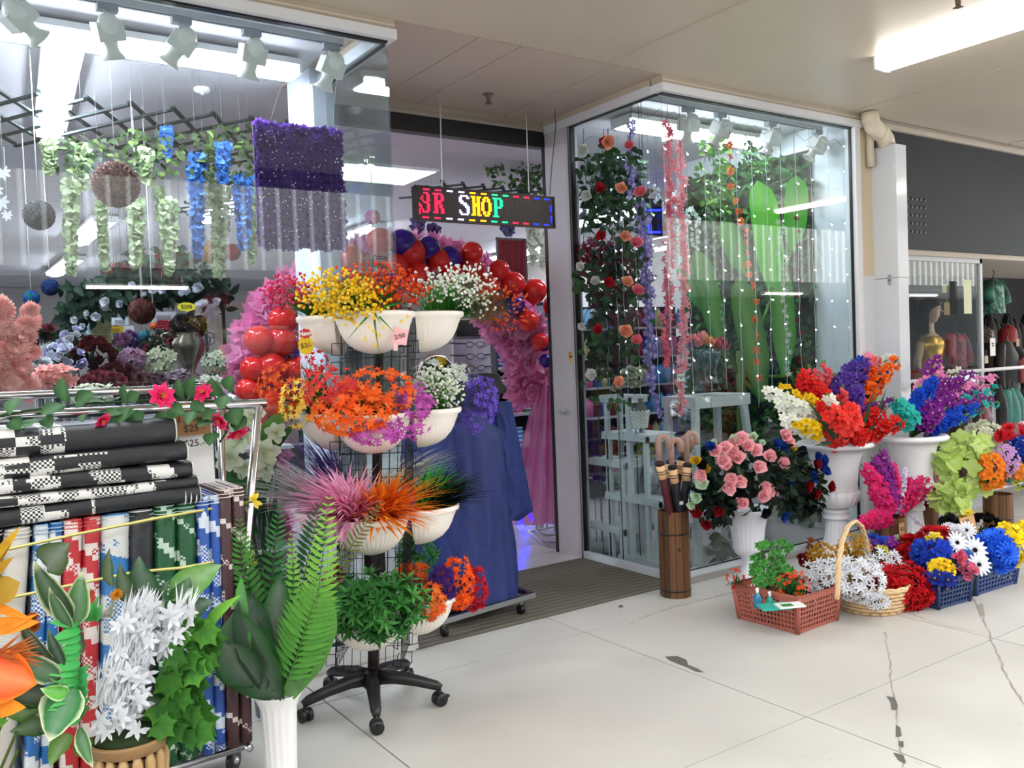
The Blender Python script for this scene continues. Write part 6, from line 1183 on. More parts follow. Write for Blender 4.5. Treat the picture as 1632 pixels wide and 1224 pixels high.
# rose vines
RV = [('white', [(930, 240, 22), (936, 312, 20), (926, 425, 16), (949, 449, 17), (928, 520, 14), (944, 598, 20)], 'e0e0dc', 'c0c4bc', 4.6), ('red', [(962, 228, 18), (956, 303, 18), (959, 375, 17), (970, 450, 18), (954, 527, 17)], 'b82030', '8a1020', 4.5), ('peach', [(969, 226, 22), (992, 300, 19), (996, 376, 18), (1000, 450, 18), (996, 528, 22), (985, 610, 18)], 'f0b494', 'e88a70', 4.42), ('pink', [(1004, 232, 18), (1022, 306, 21), (1014, 388, 22), (1019, 464, 21), (1014, 542, 20)], 'f08a9c', 'e86880', 4.34)]
for nm, rs, c1, c2, Y in RV:
    t = thing('rose_vine', 'hanging vine of %s roses behind the side glass of the bay' % nm, 'garland', at(rs[0][0], 205, Y=Y), 'rose vines in the right window'); L0 = V(t.location); b = MB(); P = [at(x, y, Y=Y + .03) - L0 for x, y, s in rs]; b.tube([V((0, 0, 0))] + P, .003, '2a3a24', 4); part(t, 'vine_stem', b, 'leaf')
    for x, y, s in rs:
        p = at(x, y, Y=Y); inst(t, 'rose', bloom('rose', c1, c2), p - L0, HT + HR * U(-.5, .1) + UPZ * U(-.2, .4), s * 1.25 / ppm(p))
    g = MB()
    for i in range(len(rs) * 7): x, y, s = random.choice(rs); p = at(x + U(-14, 14), y + U(-5, 40), Y=Y + .05); g.blade(p - L0, V((U(-1, 1), -.3, U(-1, .4))), HT + UPZ * .3, .06, .04, vary('2f4a30', .25), None, 4, .1, .15, 'leaf')
    part(t, 'leaves', g, 'leaf', stuff=True)
# flower strip garlands close to the glass corner
def strip(label, pts, w_, kinds, size, step, Y, grp='flower garlands in the right window', name='hanging_garland', jit=.6):
    t = thing(name, label, 'garland', at(*pts[0], Y=Y), grp); L0 = V(t.location); P = [at(x, y, Y=Y) for x, y in pts]; g = MB(); g.tube(([V((P[0].x, Y, 3.2)) - L0] if name == 'hanging_garland' else []) + [p - L0 for p in P], .003, '4a5a3a', 4); part(t, 'string', g, 'matte')
    for p, q in zip(P, P[1:]):
        n = max(1, int((q - p).length / step))
        for k in range(n):
            c_ = p + (q - p) * ((k + .5) / n) + V((U(-1, 1) * w_, U(-.6, .6) * w_, 0)); inst(t, 'blossom', bloom(*random.choice(kinds)), c_ - L0, V((U(-jit, jit) - .3, -1, U(-.4, .6))), size * U(.85, 1.15))
    return t
PK1 = K('star', ('e0506c', 'f090a0'), ('d84460', 'e87a90')); PK2 = K('star', ('f06c84', 'f4a4b0'), ('ee7c90', 'f8b4bc'))
strip('coral red flower garland hanging at the glass corner, left one', [(1064, 195), (1067, 330), (1064, 450), (1061, 585)], .035, PK1, .06, .011, 4.36); strip('pink flower garland hanging right of the coral one, longest', [(1084, 225), (1087, 340), (1090, 470), (1086, 560), (1084, 660)], .032, PK2, .06, .011, 4.34)
PU = K('orchid', ('6a50a8', 'b8a4dc', 'f4eefc'), ('7a62b8', 'c8b8e4', 'f8f2fe')); strip('pale purple flower garland at the upper left of right window', [(1006, 193), (1003, 250), (1010, 320)], .03, PU, .05, .022, 4.5); strip('thick purple and white flower garland along the side glass', [(1022, 322), (1030, 430), (1036, 540), (1036, 615)], .036, PU, .052, .010, 4.4); strip('thin purple flower tail hanging below the thick garland', [(1036, 610), (1047, 645), (1054, 668)], .014, PU, .035, .012, 4.38)
strip('string of orange flowers with long gaps in the right window', [(1163, 222), (1163, 260), (1164, 310), (1180, 330), (1174, 345), (1182, 362), (1191, 378), (1183, 396), (1193, 413), (1188, 430), (1203, 463), (1207, 498), (1201, 520), (1210, 550), (1201, 568), (1210, 585), (1211, 620)], .012, K('open', ('ee7a2a', 'e85a1a', 'f0b060')), .062, .085, 4.36); strip('string of white flowers in the right window', [(1247, 350), (1243, 400), (1253, 450), (1250, 500), (1254, 548), (1256, 600)], .03, K('star6', ('e8eae8', 'd0d8cc')), .058, .04, 4.4); strip('garland of red and green flowers right of the white string', [(1268, 340), (1270, 440), (1274, 540)], .03, K('rose', ('a82438', '7a1828'), ('c83a4a', '8a2030')), .05, .09, 4.5)
strip('white blossom garland behind the pink ones', [(1070, 300), (1080, 400), (1104, 330), (1110, 400)], .05, K('orchid', ('d8e0dc', 'c0d0c8', 'f0f4f0')), .045, .02, 4.9); strip('small white hanging blossoms near the side glass top', [(1046, 295), (1050, 325)], .04, K('orchid', ('c8d4dc', 'b0c0cc', 'e8f0f4')), .04, .02, 4.8); strip('string of dim small white flowers in right window', [(1137, 250), (1139, 400), (1152, 470), (1160, 590)], .03, K('star6', ('a8b0a4', '8a9484')), .04, .05, 4.6)
# fairy light curtain
FXS = [953, 971, 982, 1003, 1031, 1055, 1092, 1121, 1145, 1171, 1196, 1219, 1242, 1266, 1290, 1318, 1342]
for i, x in enumerate(FXS):
    side = x < 1060
    def fp(y): return at(x + (y - 200) * .045, y, X=XR + .06) if side else at(x + (y - 200) * .03, y, Y=FY + .07)
    y0 = 205 if not side else 200 + (1053 - x) * .25; y1 = (640 if side else 680 - (i % 3) * 30) if x < 1300 else 560
    p0 = fp(y0); t = thing('fairy_light_string', 'string of fairy lights behind the bay glass, %s of %d' % (ordn(i, len(FXS)), len(FXS)), 'lights', p0, 'fairy light curtain in the right window'); b = MB(); P = []; n = 26
    for k in range(n + 1): P.append(fp(y0 + (y1 - y0) * k / n) - p0 + V((U(-.006, .006), U(-.004, .004), 0)))
    b.tube(P, .0022, 'c8ccd0', 3); part(t, 'wire', b, 'satin'); b = MB()
    for k in range(2, n, 3): e = P[k] + V((U(-.02, .02), -.006, U(-.02, 0))); b.tube([P[k], e], .002, 'd0d4d8', 3); b.ball(e, .0062, 'ffffff', 6, 4)
    part(t, 'bulbs', b, 'fairy', 'small glowing white bulbs', stuff=True)
b = MB(); b.tube([at(x, 150 + (1053 - x) * .40 + 18 + (4 if k % 2 else 12), X=XR + .06) for k, x in enumerate(range(925, 1053, 14))], .002, '9aa0a4', 3); solo('fairy_light_wire', 'drooping wire along the top of the side glass', 'wire', b, 'satin'); b = MB(); b.tube([at(x, 172 + (x - 1053) * .17 + (2 if k % 2 else 14), Y=FY + .06) for k, x in enumerate(range(1058, 1350, 16))], .002, '9aa0a4', 3); solo('fairy_light_wire', 'drooping wire along the top of the right window', 'wire', b, 'satin')
# white stepped plant shelf
WH_ = 'c9cccf'
t = thing('stepped_shelf', 'white wooden stepped plant shelf in the right window', 'shelf', (4.15, 4.75, 0)); L0 = V(t.location)
SX = 4.16
def slab(far, near, endx, th=.04):
    f = at(*far, X=SX); n = at(*near, X=SX); z = (f.z + n.z) / 2 - L0.z; e = at(endx, near[1] - 4, Y=n.y).x; y0, y1 = n.y - L0.y, f.y - L0.y; x0, x1 = SX - L0.x, e - L0.x
    b = MB(); b.box((x0, y0, z - th), (x0 + .018, y1, z), WH_); b.box((x1 - .018, y0, z - th), (x1, y1, z), WH_); b.box((x0, y0, z - th), (x1, y0 + .018, z), WH_); part(t, 'shelf_frame', b, 'satin')
    n_ = max(4, round((y1 - y0) / .06))
    for k in range(n_): b = MB(); ya = y0 + (y1 - y0) * k / n_; b.box((x0, ya + .003, z), (x1, ya + (y1 - y0) / n_ - .005, z + .012), WH_); part(t, 'slat', b, 'satin')
    for yy in (y0 + .03, y0 + .06, y1 - .05): b = MB(); b.tube([(x0 - .002, yy, z - th / 2), (x0 + .002, yy, z - th / 2)], .005, '6a6c70', 6); part(t, 'screw', b, 'satin')
    return x0, x1, y0, y1, z
SL = [slab((954, 628), (1003, 638), 1035), slab((958, 686), (1032, 701), 1078), slab((938, 729), (998, 741), 1030), slab((964, 783), (1053, 803), 1076), slab((941, 832), (996, 846), 1042), slab((985, 884), (1062, 905), 1102)]
for i, (x0, x1, y0, y1, z) in enumerate(SL):
    for xx in (x0 + .018, x1 - .05):
        for yy in ((y0 + .05, y1 - .05) if i in (0, 1) else (y0 + .06,)): b = MB(); b.box((xx, yy - .018, -L0.z + .001), (xx + .028, yy + .018, z - .001), WH_); part(t, 'upright', b, 'satin')
# white tall plant stand
t = thing('plant_stand', 'tall white wooden plant stand with splayed legs', 'stand', (4.95, 4.6, 0)); L0 = V(t.location); a = at(1088, 628, Y=4.55) - L0; c = at(1176, 628, Y=4.55) - L0; b = MB(); z = 1.17; b.box((a.x, -.17, z - .07), (c.x, -.15, z), WH_); b.box((a.x, .15, z - .07), (c.x, .17, z), WH_); b.box((a.x, -.15, z - .07), (a.x + .02, .15, z), WH_); b.box((c.x - .02, -.15, z - .07), (c.x, .15, z), WH_); part(t, 'stand_apron', b, 'satin')
for k in range(6): b = MB(); x = a.x + (c.x - a.x) * k / 6; b.box((x + .003, -.17, z), (x + (c.x - a.x) / 6 - .003, .17, z + .014), WH_); part(t, 'slat', b, 'satin')
for sx, sy in ((0, -1), (1, -1), (0, 1), (1, 1)): b = MB(); X = a.x + .04 if sx == 0 else c.x - .04; b.beam(V((X + (.09 if sx else -.09), sy * .2, .0)), V((X, sy * .13, z - .01)), .05, .04, WH_, (0, 1, 0)); part(t, 'leg', b, 'satin')
for zz in (.25,): b = MB(); b.box((a.x - .03, -.17, zz), (c.x + .03, .17, zz + .03), WH_); part(t, 'lower_shelf', b, 'satin')
# vases
def vase(name, label, px, py0, py1, Y, prof, col, mat, extra=None):
    p = at(px, py1, Y=Y); h = at(px, py0, Y=Y).z - p.z; t = thing(name, label, 'vase', p); b = MB(); b.lathe([(r * h, z * h) for r, z in prof], col, n=28); part(t, 'vase_body', b, mat); return t, h
t, h = vase('ceramic_vase', 'dark topped vase with white bobbles and white roses', 1019, 635, 682, 4.66, [(.01, 0), (.24, 0), (.26, .1), (.3, .45), (.32, .62), (.26, .75), (.14, .88), (.16, 1)], '5a5a58', 'gloss'); b = MB()
for j in range(9):
    for k in range(16): z = (.04 + .065 * j) * h; r = h * (.25 + .08 * j / 8); a = (k + .5 * (j % 2)) * .3927; b.ball((r * math.cos(a), r * math.sin(a), z), .011, 'd8d8d2', 6, 4)
part(t, 'bobbles', b, 'satin', stuff=True)
cluster('white roses in the bobbled vase on the stepped shelf', 1011, 600, 17, 12, 4.66, K('rose', ('dcdfc8', 'bcc49c')), 14, .06, leaf='3a5030', group='artificial flowers inside the right window', nleaf=10); cluster('cream rose beside the bobbled vase', 984, 612, 7, 7, 4.72, K('rose', ('e0ccb8', 'c8a88c')), 3, .07, nleaf=6, group='artificial flowers inside the right window')
t, h = vase('silver_vase', 'silver mosaic vase on the lower step with yellow roses', 1035, 730, 786, 4.66, [(.01, 0), (.24, 0), (.26, .1), (.27, .3), (.26, .5), (.2, .7), (.16, .88), (.18, 1)], 'a8aeb0', 'sequin'); cluster('pale yellow roses in the silver mosaic vase', 1032, 716, 14, 9, 4.66, K('rose', ('e4e088', 'c8c050')), 10, .06, group='artificial flowers inside the right window', nleaf=10)
t, h = vase('glass_vase', 'clear waisted glass vase of tulips on the tall white stand', 1126, 556, 622, 4.55, [(.01, 0), (.34, 0), (.3, .2), (.24, .45), (.32, .75), (.46, 1), (.44, 1), (.3, .75), (.22, .45), (.27, .2), (.01, .04)], 'ffffff', 'vaseglass')
t = thing('tulip_bunch', 'coral and orange tulips with blue green stems in the glass vase', 'flowers', at(1126, 618, Y=4.55)); L0 = V(t.location); g = MB()
for k in range(46): a = U(0, 6.28); r = U(.2, 1); top = at(1126, 556, Y=4.55) + V((math.cos(a) * .12 * r, math.sin(a) * .1 * r, 0)); g.tube([V((math.cos(a) * .05 * r, math.sin(a) * .05 * r, .01)), V((math.cos(a) * .03 * r, math.sin(a) * .03 * r, .13)), top - L0], .004, vary('3a7a78', .3), 4)
part(t, 'stems', g, 'leaf', stuff=True)
for x, y, c1 in ((1094, 545, 'e8787c'), (1104, 540, 'ee8a90'), (1113, 546, 'e87a80'), (1124, 540, 'f09a50'), (1132, 545, 'e88a4a'), (1142, 548, 'c8304a'), (1150, 545, 'a82440'), (1155, 552, 'b02a44'), (1118, 536, 'f0a0a0'), (1100, 550, '6a4a90'), (1146, 556, 'c02a3c')): p = at(x, y, Y=4.5); inst(t, 'tulip', bloom('bud', c1, mix(c1, 'ffffff', .25)), p - L0, UPZ + HT * .5 + HR * U(-.5, .5), .085)
p = at(1085, 602, Y=4.25); t = thing('price_card', 'small white price card hanging on the pink garland', 'tag', p); b = MB(); b.box((-.032, 0, -.025), (.032, .002, .025), 'dcdcda'); part(t, 'card', b, 'paper'); text_obj(t, 'ALL $12.00\n$25', .012, face_mtx((0, -.002, 0), (1, 0, 0), (0, 0, 1)), '282828')
# odds and ends standing behind
for i, (x, y, rx, ry, Y, ks, lab) in enumerate([(955, 745, 14, 20, 5.1, K('mum', ('6a2a8a', '4a1a6a')), 'purple tinsel flowers under the stepped shelf'), (975, 720, 16, 14, 5.3, K('mum', ('a02030', '6a1020')), 'red flowers behind the stepped shelf, upper'), (945, 700, 10, 24, 5.2, K('mum', ('3a2a6a', '7a3a9a')), 'violet flowers by the door post behind glass'), (985, 765, 18, 10, 5.3, K('orchid', ('a8c8b0', '7aa088', 'e0f0e0')), 'mint flowers behind the lower step'), (1016, 742, 14, 16, 5.2, K('orchid', ('c8d0a0', 'a0a870', 'f0f0d0')), 'pale yellow green flowers behind the silver vase'), (1105, 690, 16, 16, 5.2, K('mum', ('3a3438', '2a2428')), 'blackish dried flowers under the plant stand'), (1095, 668, 10, 10, 5.0, K('mum', ('a0b0c0', '7a8a9a')), 'grey tinsel bunch under the plant stand'), (1170, 680, 18, 24, 5.0, K('mum', ('6a5a3a', '4a3a24')), 'brown dried flowers right of the plant stand')]): cluster(lab, x, y, rx, ry, Y, ks, 22, .08, group='artificial flowers inside the right window', nleaf=10)
for i, (x, y0, y1, r) in enumerate([(1160, 690, 900, .05), (1180, 660, 900, .045), (1200, 690, 890, .04)]): a = at(x, y0, Y=5.0); b = MB(); b.tube([(0, 0, 0), (.01, 0, a.z * .5), (0, .02, a.z)], [r, r * .85, r * .9], '5a4634', 9); solo('tree_trunk', 'brown bark trunk standing behind the plant stand, %s of three' % ordn(i, 3), 'trunk', b, 'wicker', (a.x, 5.0, 0), 'bark trunks in the right window')
b = MB(); b.lathe([(.15, 0), (.3, .02), (.33, .1), (.32, .11), (.28, .05), (.01, .03)], 'a8acb0', n=28); solo('wide_bowl', 'wide pale bowl on the floor beside the door post', 'bowl', b, 'satin', (4.45, 5.25, 0))
vine_mass('dark leafy plant low in the right window', [(1125, 850, 1160, 900), (1135, 870, 1165, 890)], 30, ['1c2e20', '24382a'], .12, Y=4.5)
p = at(975, 650, Y=6.3)
t = thing('shop_shelves', 'shelf unit of coloured spools seen through the side glass', 'shelf', (5.6, 6.8, 0)); b = MB(); b.box((0, .3, 0), (1.5, .32, 2.0), '24242a'); part(t, 'shelf_back', b, 'matte')
for k in range(6): b = MB(); b.box((0, 0, .25 + .3 * k), (1.5, .3, .27 + .3 * k), 'a0a0a8'); part(t, 'shelf_board', b, 'satin')
for k in range(6):
    b = MB()
    for j in range(15): b.lathe([(.04, 0), (.042, .0), (.042, U(.12, .2)), (.005, .2)], random.choice(SC_), (.05 + .1 * j, .1, .27 + .3 * k), 10)
    part(t, 'spools', b, 'gloss', stuff=True)
t = thing('neon_sign', 'blue neon outline sign hanging deep in the shop', 'sign', at(1036, 345, Y=7)); L0 = V(t.location); b = MB()
for (x, y), (x2, y2) in (((1033, 335), (1052, 335)), ((1033, 370), (1052, 370)), ((1034, 340), (1034, 366))): b.tube([at(x, y, Y=7) - L0, at(x2, y2, Y=7) - L0], .012, 'ffffff', 6)
part(t, 'neon_tube', b, 'blue_tube'); b = MB(); b.box((-.05, .02, -.2), (.2, .04, .2), '14161c'); b.tube([(0, .03, .2), (0, .03, .9)], .003, '888888', 4); part(t, 'sign_back', b, 'satin')
# ============================================================ OUTSIDE RIGHT: flowers for sale on the floor
MT['wood'] = mat_vc('stained_wood', .5, scale=1, amt=.55, bump=.3, stretch=(130, 130, 4))
def barrel(label, px, py0, pyb, Y0, r, name='wooden_bin', hoops=(.12, .9), n=14, Z0=0):
    base = at(px, pyb, Z=0) if Y0 is None else at(px, pyb, Y=Y0); base.z = 0; h = at(px, py0, Y=base.y).z
    t = thing(name, label, 'bin', base)
    for k in range(n):
        b = MB(); a0 = 2 * math.pi * (k + .03) / n; a1 = 2 * math.pi * (k + .97) / n; vs = []
        for z in (.0, h):
            for rr, a in ((r, a0), (r * 1.01, (a0 + a1) / 2), (r, a1), (r - .012, a1), (r - .012, a0)): vs.append((rr * math.cos(a), rr * math.sin(a), z))
        b.add(vs, [(0, 4, 3, 2, 1), (5, 6, 7, 8, 9)] + [(i, (i + 1) % 5, 5 + (i + 1) % 5, 5 + i) for i in range(5)], vary(random.choice(['58391b', '624024', '4a301a', '6c4a2b']), .12), False)
        if k % 4 == 1: zz = h * U(.3, .6); am = (a0 + a1) / 2; b.add([(r * 1.014 * math.cos(am + (a1 - a0) * .28 * math.cos(q * .785)), r * 1.014 * math.sin(am + (a1 - a0) * .28 * math.cos(q * .785)), zz + .014 * math.sin(q * .785)) for q in range(8)], [tuple(range(8))], '3a2414', False)
        part(t, 'stave', b, 'wood')
    for f in hoops: b = MB(); b.lathe([(r * 1.005, h * f - .006), (r * 1.03, h * f - .005), (r * 1.03, h * f + .005), (r * 1.005, h * f + .006)], '1e140e', n=28); part(t, 'hoop', b, 'black')
    b = MB(); b.lathe([(r - .012, h * .05), (.002, h * .05)], '2a1c12', n=20); part(t, 'bin_floor', b, 'matte'); return t, base, h
t, UB, uh = barrel('tall brown wooden bin holding umbrellas at the corner of the bay', 1077, 812, 948, None, .095, hoops=(.08, .74))
# umbrellas
UM = [(1050, 795, 1052, 742, 1053, 695, 'red', 0), (1072, 800, 1072, 748, 1077, 700, 'navy', 1), (1092, 795, 1095, 745, 1098, 690, 'black', 2), (1066, 800, 1068, 740, 1075, 690, 'black', 3), (1082, 800, 1086, 735, 1105, 695, 'black', 4)]
UL = ['umbrella with wine red cloth and cane hook in the wooden bin', 'black umbrella with card label in front of the wooden bin', 'black umbrella at the right of the wooden bin', 'umbrella with hook handle at the back of the bin, middle', 'umbrella with hook handle at the back of the bin, right']
for (x0, y0, x1, y1, xh, yh, cn, k) in UM:
    Yu = UB.y - .04 + (.08 if k > 2 else 0) - (.03 if k == 1 else 0); p0 = V((UB.x + (x0 - 1074) * .0022, Yu, uh * .9)); p1 = at(x1, y1, Y=Yu); c_ = '4a1018' if cn == 'red' else '15161c'; t = thing('umbrella', UL[k], 'umbrella', V((UB.x + (x0 - 1074) * .0016, UB.y + (Yu - UB.y) * .6, .06)), 'umbrellas in the wooden bin'); L0 = V(t.location); d = (p1 - p0).normalized()
    b = MB(); b.tube([V((0, 0, 0)), p0 - L0, p0 + (p1 - p0) * .5 - L0, p1 - d * .07 - L0], [.012, .022, .026, .022], c_, 9); part(t, 'canopy', b, 'cloth')
    b = MB(); b.tube([p1 - d * .085 - L0, p1 - L0], [.027, .028], 'e0b488', 10); part(t, 'wooden_ferrule', b, 'satin'); b = MB()
    for f in (.035, .05): b.tube([p1 - d * (f + .003) - L0, p1 - d * (f - .002) - L0], .0285, '20140e', 10)
    part(t, 'ring', b, 'black'); b = MB(); b.tube([p1 - L0, p1 + d * .02 - L0, p1 + d * .03 - L0], [.026, .03, .014], '2a0c12' if cn == 'red' else '101014', 10); part(t, 'collar', b, 'cloth')
    hh = p1 + d * .03; R_ = .03; H_ = at(xh, yh, Y=Yu).z - hh.z - R_ if k < 3 else .09; H_ = max(.06, H_); P = [hh, hh + UPZ * H_] + [hh + UPZ * (H_ + R_ * math.sin(a)) + HR * (R_ - R_ * math.cos(a)) for a in [.4 * q for q in range(1, 8)]] + [hh + UPZ * (H_ - .045) + HR * (2 * R_)]
    b = MB(); b.tube([p - L0 for p in P], .015, '9a6650', 8); part(t, 'hook_handle', b, 'satin'); b = MB(); b.tube([p - L0 for p in P], .0205, 'd8c8c0', 8); part(t, 'plastic_wrap', b, 'film')
    if k == 1: b = MB(); q = p0 + (p1 - p0) * .35 - L0; b.box((q.x - .014, q.y - .03, q.z - .01), (q.x + .014, q.y - .026, q.z + .01), 'e0e0de'); part(t, 'label_tag', b, 'paper')
# rose vase
t = thing('fluted_vase', 'white fluted pedestal vase of roses by the wooden bin', 'vase', (4.42, 3.83, 0)); b = MB(); h = .49; k_ = .145
b.box((-.1, -.1, 0), (.1, .1, .02), 'dcdde4'); part(t, 'plinth', b, 'satin'); b = MB()
b.lathe([(.085, .02), (.075, .04), (.05, .1), (.04, .155), (.052, .165), (.05, .175), (.085, .2), (.1, .235), (.098, .25), (.1, .27), (.112, .36), (.128, .44), (.15, .475), (.155, .485), (.15, .49), (.12, .45), (.09, .3), (.01, .28)], 'dcdde4', n=72, flute=(24, .06, .03, .46)); part(t, 'vase_body', b, 'satin')
E_ = [ell(1205, 755, 88, 60, 3.75, .25), ell(1270, 775, 45, 50, 3.8, .2), ell(1140, 790, 40, 45, 3.75, .15)]
t = thing('rose_bush', 'mixed bunch of roses with black green leaves in the fluted vase', 'flowers', (4.42, 3.83, .46)); L0 = V(t.location); g = MB()
for k in range(900):
    p, q = on_ell(random.choice(E_), True, (.3, 1.0)); g.blade(p - L0, q + V((U(-.8, .8), U(-.8, .8), U(-.8, .5))), q + UPZ * .3, U(.045, .075), U(.03, .045), vary(random.choice(['16221a', '1c2c20', '121814', '203624']), .2), None, 4, .15, .2, 'leaf')
part(t, 'foliage', g, 'leaf', stuff=True)
PKr = ('ffc6cb', 'f8aab6')
RO = [(x, y, 26, PKr) for x, y in ((1140, 720), (1155, 715), (1172, 705), (1180, 700), (1168, 722), (1152, 735), (1175, 730), (1203, 720), (1226, 728), (1158, 740), (1208, 744), (1246, 738), (1165, 762), (1178, 766), (1218, 775), (1215, 790), (1183, 800), (1250, 695), (1253, 705), (1162, 776), (1118, 757), (1190, 712), (1225, 783))] + [(1120, 770, 26, ('d8ecd0', 'b0d0a8')), (1112, 791, 24, ('d8ecd0', 'b4d4ac')), (1103, 804, 18, ('d0e8c8', 'b0d0a8')), (1170, 700, 18, ('d0e4c4', 'a8c8a0')), (1200, 698, 18, ('d0e4c4', 'a8c8a0')), (1138, 706, 14, ('d0e4c4', 'a8c8a0')), (1214, 706, 14, ('d8ecd0', 'a8c8a0'))] + [(x, y, 22, ('1f46a0', '16307a')) for x, y in ((1133, 713), (1236, 708), (1245, 713), (1258, 770), (1300, 728), (1310, 735), (1312, 750), (1248, 820), (1292, 760), (1306, 745))] + [(x, y, 22, ('98141e', '600a12')) for x, y in ((1112, 815), (1147, 812), (1127, 833), (1285, 775), (1298, 740), (1320, 775), (1297, 785), (1108, 808))] + [(x, y, 22, ('16161c', '0c0c10')) for x, y in ((1219, 815), (1130, 765), (1275, 720), (1120, 740), (1290, 810), (1180, 785))] + [(1127, 748, 18, ('d8b030', 'b88a20')), (1110, 735, 20, ('e0b428', 'b8901c')), (1263, 715, 14, ('d8c030', 'b89a20'))]
for x, y, s, cc in RO: p = at(x, y, Y=3.58 + abs(x - 1205) * .0006); inst(t, 'rose', bloom('rose', *cc), p - L0, HT + HR * (x - 1205) / 150 + UPZ * (770 - y) / 120, s * 1.05 / ppm(p))
# big white urn and second urn
def urn(label, px, pyb, pyr, Y, wpx):
    base = at(px, pyb, Y=Y); base.z = 0; h = at(px, pyr, Y=Y).z; r = wpx / 2 / ppm(V((base.x, base.y, h))); t = thing('pedestal_urn', label, 'urn', base)
    k = r / .26; b = MB(); b.box((-.2 * k, -.2 * k, 0), (.2 * k, .2 * k, .025), 'dad9dc'); part(t, 'plinth', b, 'satin'); b = MB()
    b.lathe([(.19 * k, .025), (.17 * k, .05), (.12 * k, .09 * h), (.085 * k, .2 * h), (.07 * k, .36 * h)], 'dad9dc', n=80, flute=(20, .06, 0, 2)); b.lathe([(.09 * k, .36 * h), (.092 * k, .38 * h), (.075 * k, .40 * h), (.085 * k, .41 * h), (.085 * k, .43 * h), (.075 * k, .44 * h)], 'dad9dc', n=40); part(t, 'stem', b, 'satin')
    b = MB(); b.lathe([(.07 * k, .44 * h), (.13 * k, .47 * h), (.165 * k, .53 * h), (.165 * k, .58 * h), (.15 * k, .60 * h)], 'dedde0', n=96, flute=(22, .05, .4 * h, .6 * h)); part(t, 'bowl_gadroon', b, 'satin')
    b = MB(); b.lathe([(.15 * k, .60 * h), (.145 * k, .64 * h), (.155 * k, .78 * h), (.185 * k, .92 * h), (.2 * k, .945 * h), (.25 * k, .955 * h), (.262 * k, .97 * h), (.262 * k, .985 * h), (.25 * k, h), (.2 * k, h), (.17 * k, .92 * h), (.14 * k, .7 * h), (.01, .68 * h)], 'dedde0', n=40); part(t, 'urn_body', b, 'satin'); return base, h, r
U1, h1, r1 = urn('big white pedestal urn of gladioli at the right end of bay', 1335, 893, 703, 3.81, 118); U2, h2, r2 = urn('second white pedestal urn behind the big one, farther right', 1455, 880, 692, 3.62, 112)
# flower spikes
_sp = {}
def spike(who, root, tx, ty, Y, kind, size, cname, n=12, frac=.6, tipgreen=True, name='gladiolus_spray', w_=1.0, flat=.5, grp=None, bx=0):
    size *= 1.3; n = int(n * 1.25); tip = at(tx, ty, Y=Y); _sp.setdefault((who, cname), []).append((tx, None)); t = thing(name, cname, 'flowers', root, grp); d = tip - root; L = d.length; g = MB(); bend = HR * (d.dot(HR) * .12) - UPZ * .02
    pt = lambda u: d * u - bend * (4 * u * (1 - u)) * .6
    g.tube([pt(k / 6) for k in range(7)], .004, '3a5a2a', 5); dn = d.normalized()
    for k in range(3): g.blade(pt(.25 + .1 * k), dn + HR * U(-.3, .3) + HT * .2, HT, L * .35, .022, vary('2c5226', .2), None, 4, .1, .2, 'grass')
    if tipgreen:
        for k in range(4): g.blade(pt(.94), dn + HR * U(-.25, .25), HT, .06, .014, '4a7a38', '6a9a48', 3, .1, .3, 'leaf')
    part(t, 'stem', g, 'leaf'); sd = dn.cross(HT).normalized(); f2 = sd.cross(dn)
    for k in range(n):
        u = 1 - frac + frac * .96 * (k + .5) / n; s = size * (1.1 - .5 * max(0, (u - .55) / .45)); a = k * 2.4; o_ = (sd * math.cos(a) * w_ + HT * (abs(math.sin(a)) * .8 + flat)) * (s * .38); nn = (sd * math.cos(a) * .9 + HT * (.7 + .4 * math.sin(a)) + dn * .35).normalized()
        inst(t, 'floret', bloom(*(random.choice(kind) if isinstance(kind, list) else kind)), pt(u) + o_, nn, s)
    return t
R1 = V((U1.x, U1.y, h1 - .03)); G1 = 'flower sprays in the big white urn'
WHT_ = K('orchid', ('f0f0ea', 'dfe4d8', 'f0f0c0')); YL = K('open', ('f0cc1e', 'e0b010', 'c88a10')); RD = K('open', ('d81e22', 'b81018', 'f0a040'), ('e02a2a', 'c01820', 'f0a040')); CO = K('open', ('ee4038', 'e02828', 'f8b070'), ('f05048', 'e03030', 'f8b070')); VI = K('open', ('5a3a9c', '44288a', 'a090c8'), ('6848a8', '503294', 'b0a0d0')); OR = K('open', ('ee5a1e', 'e03a14', 'f8c050'), ('f07a28', 'e0481a', 'f8d060')); BU = K('orchid', ('1a48c0', '10309a', '6a90e0')); PB = K('bud', ('f0606c', 'f08a8a'), ('e84a58', 'f07a80'))
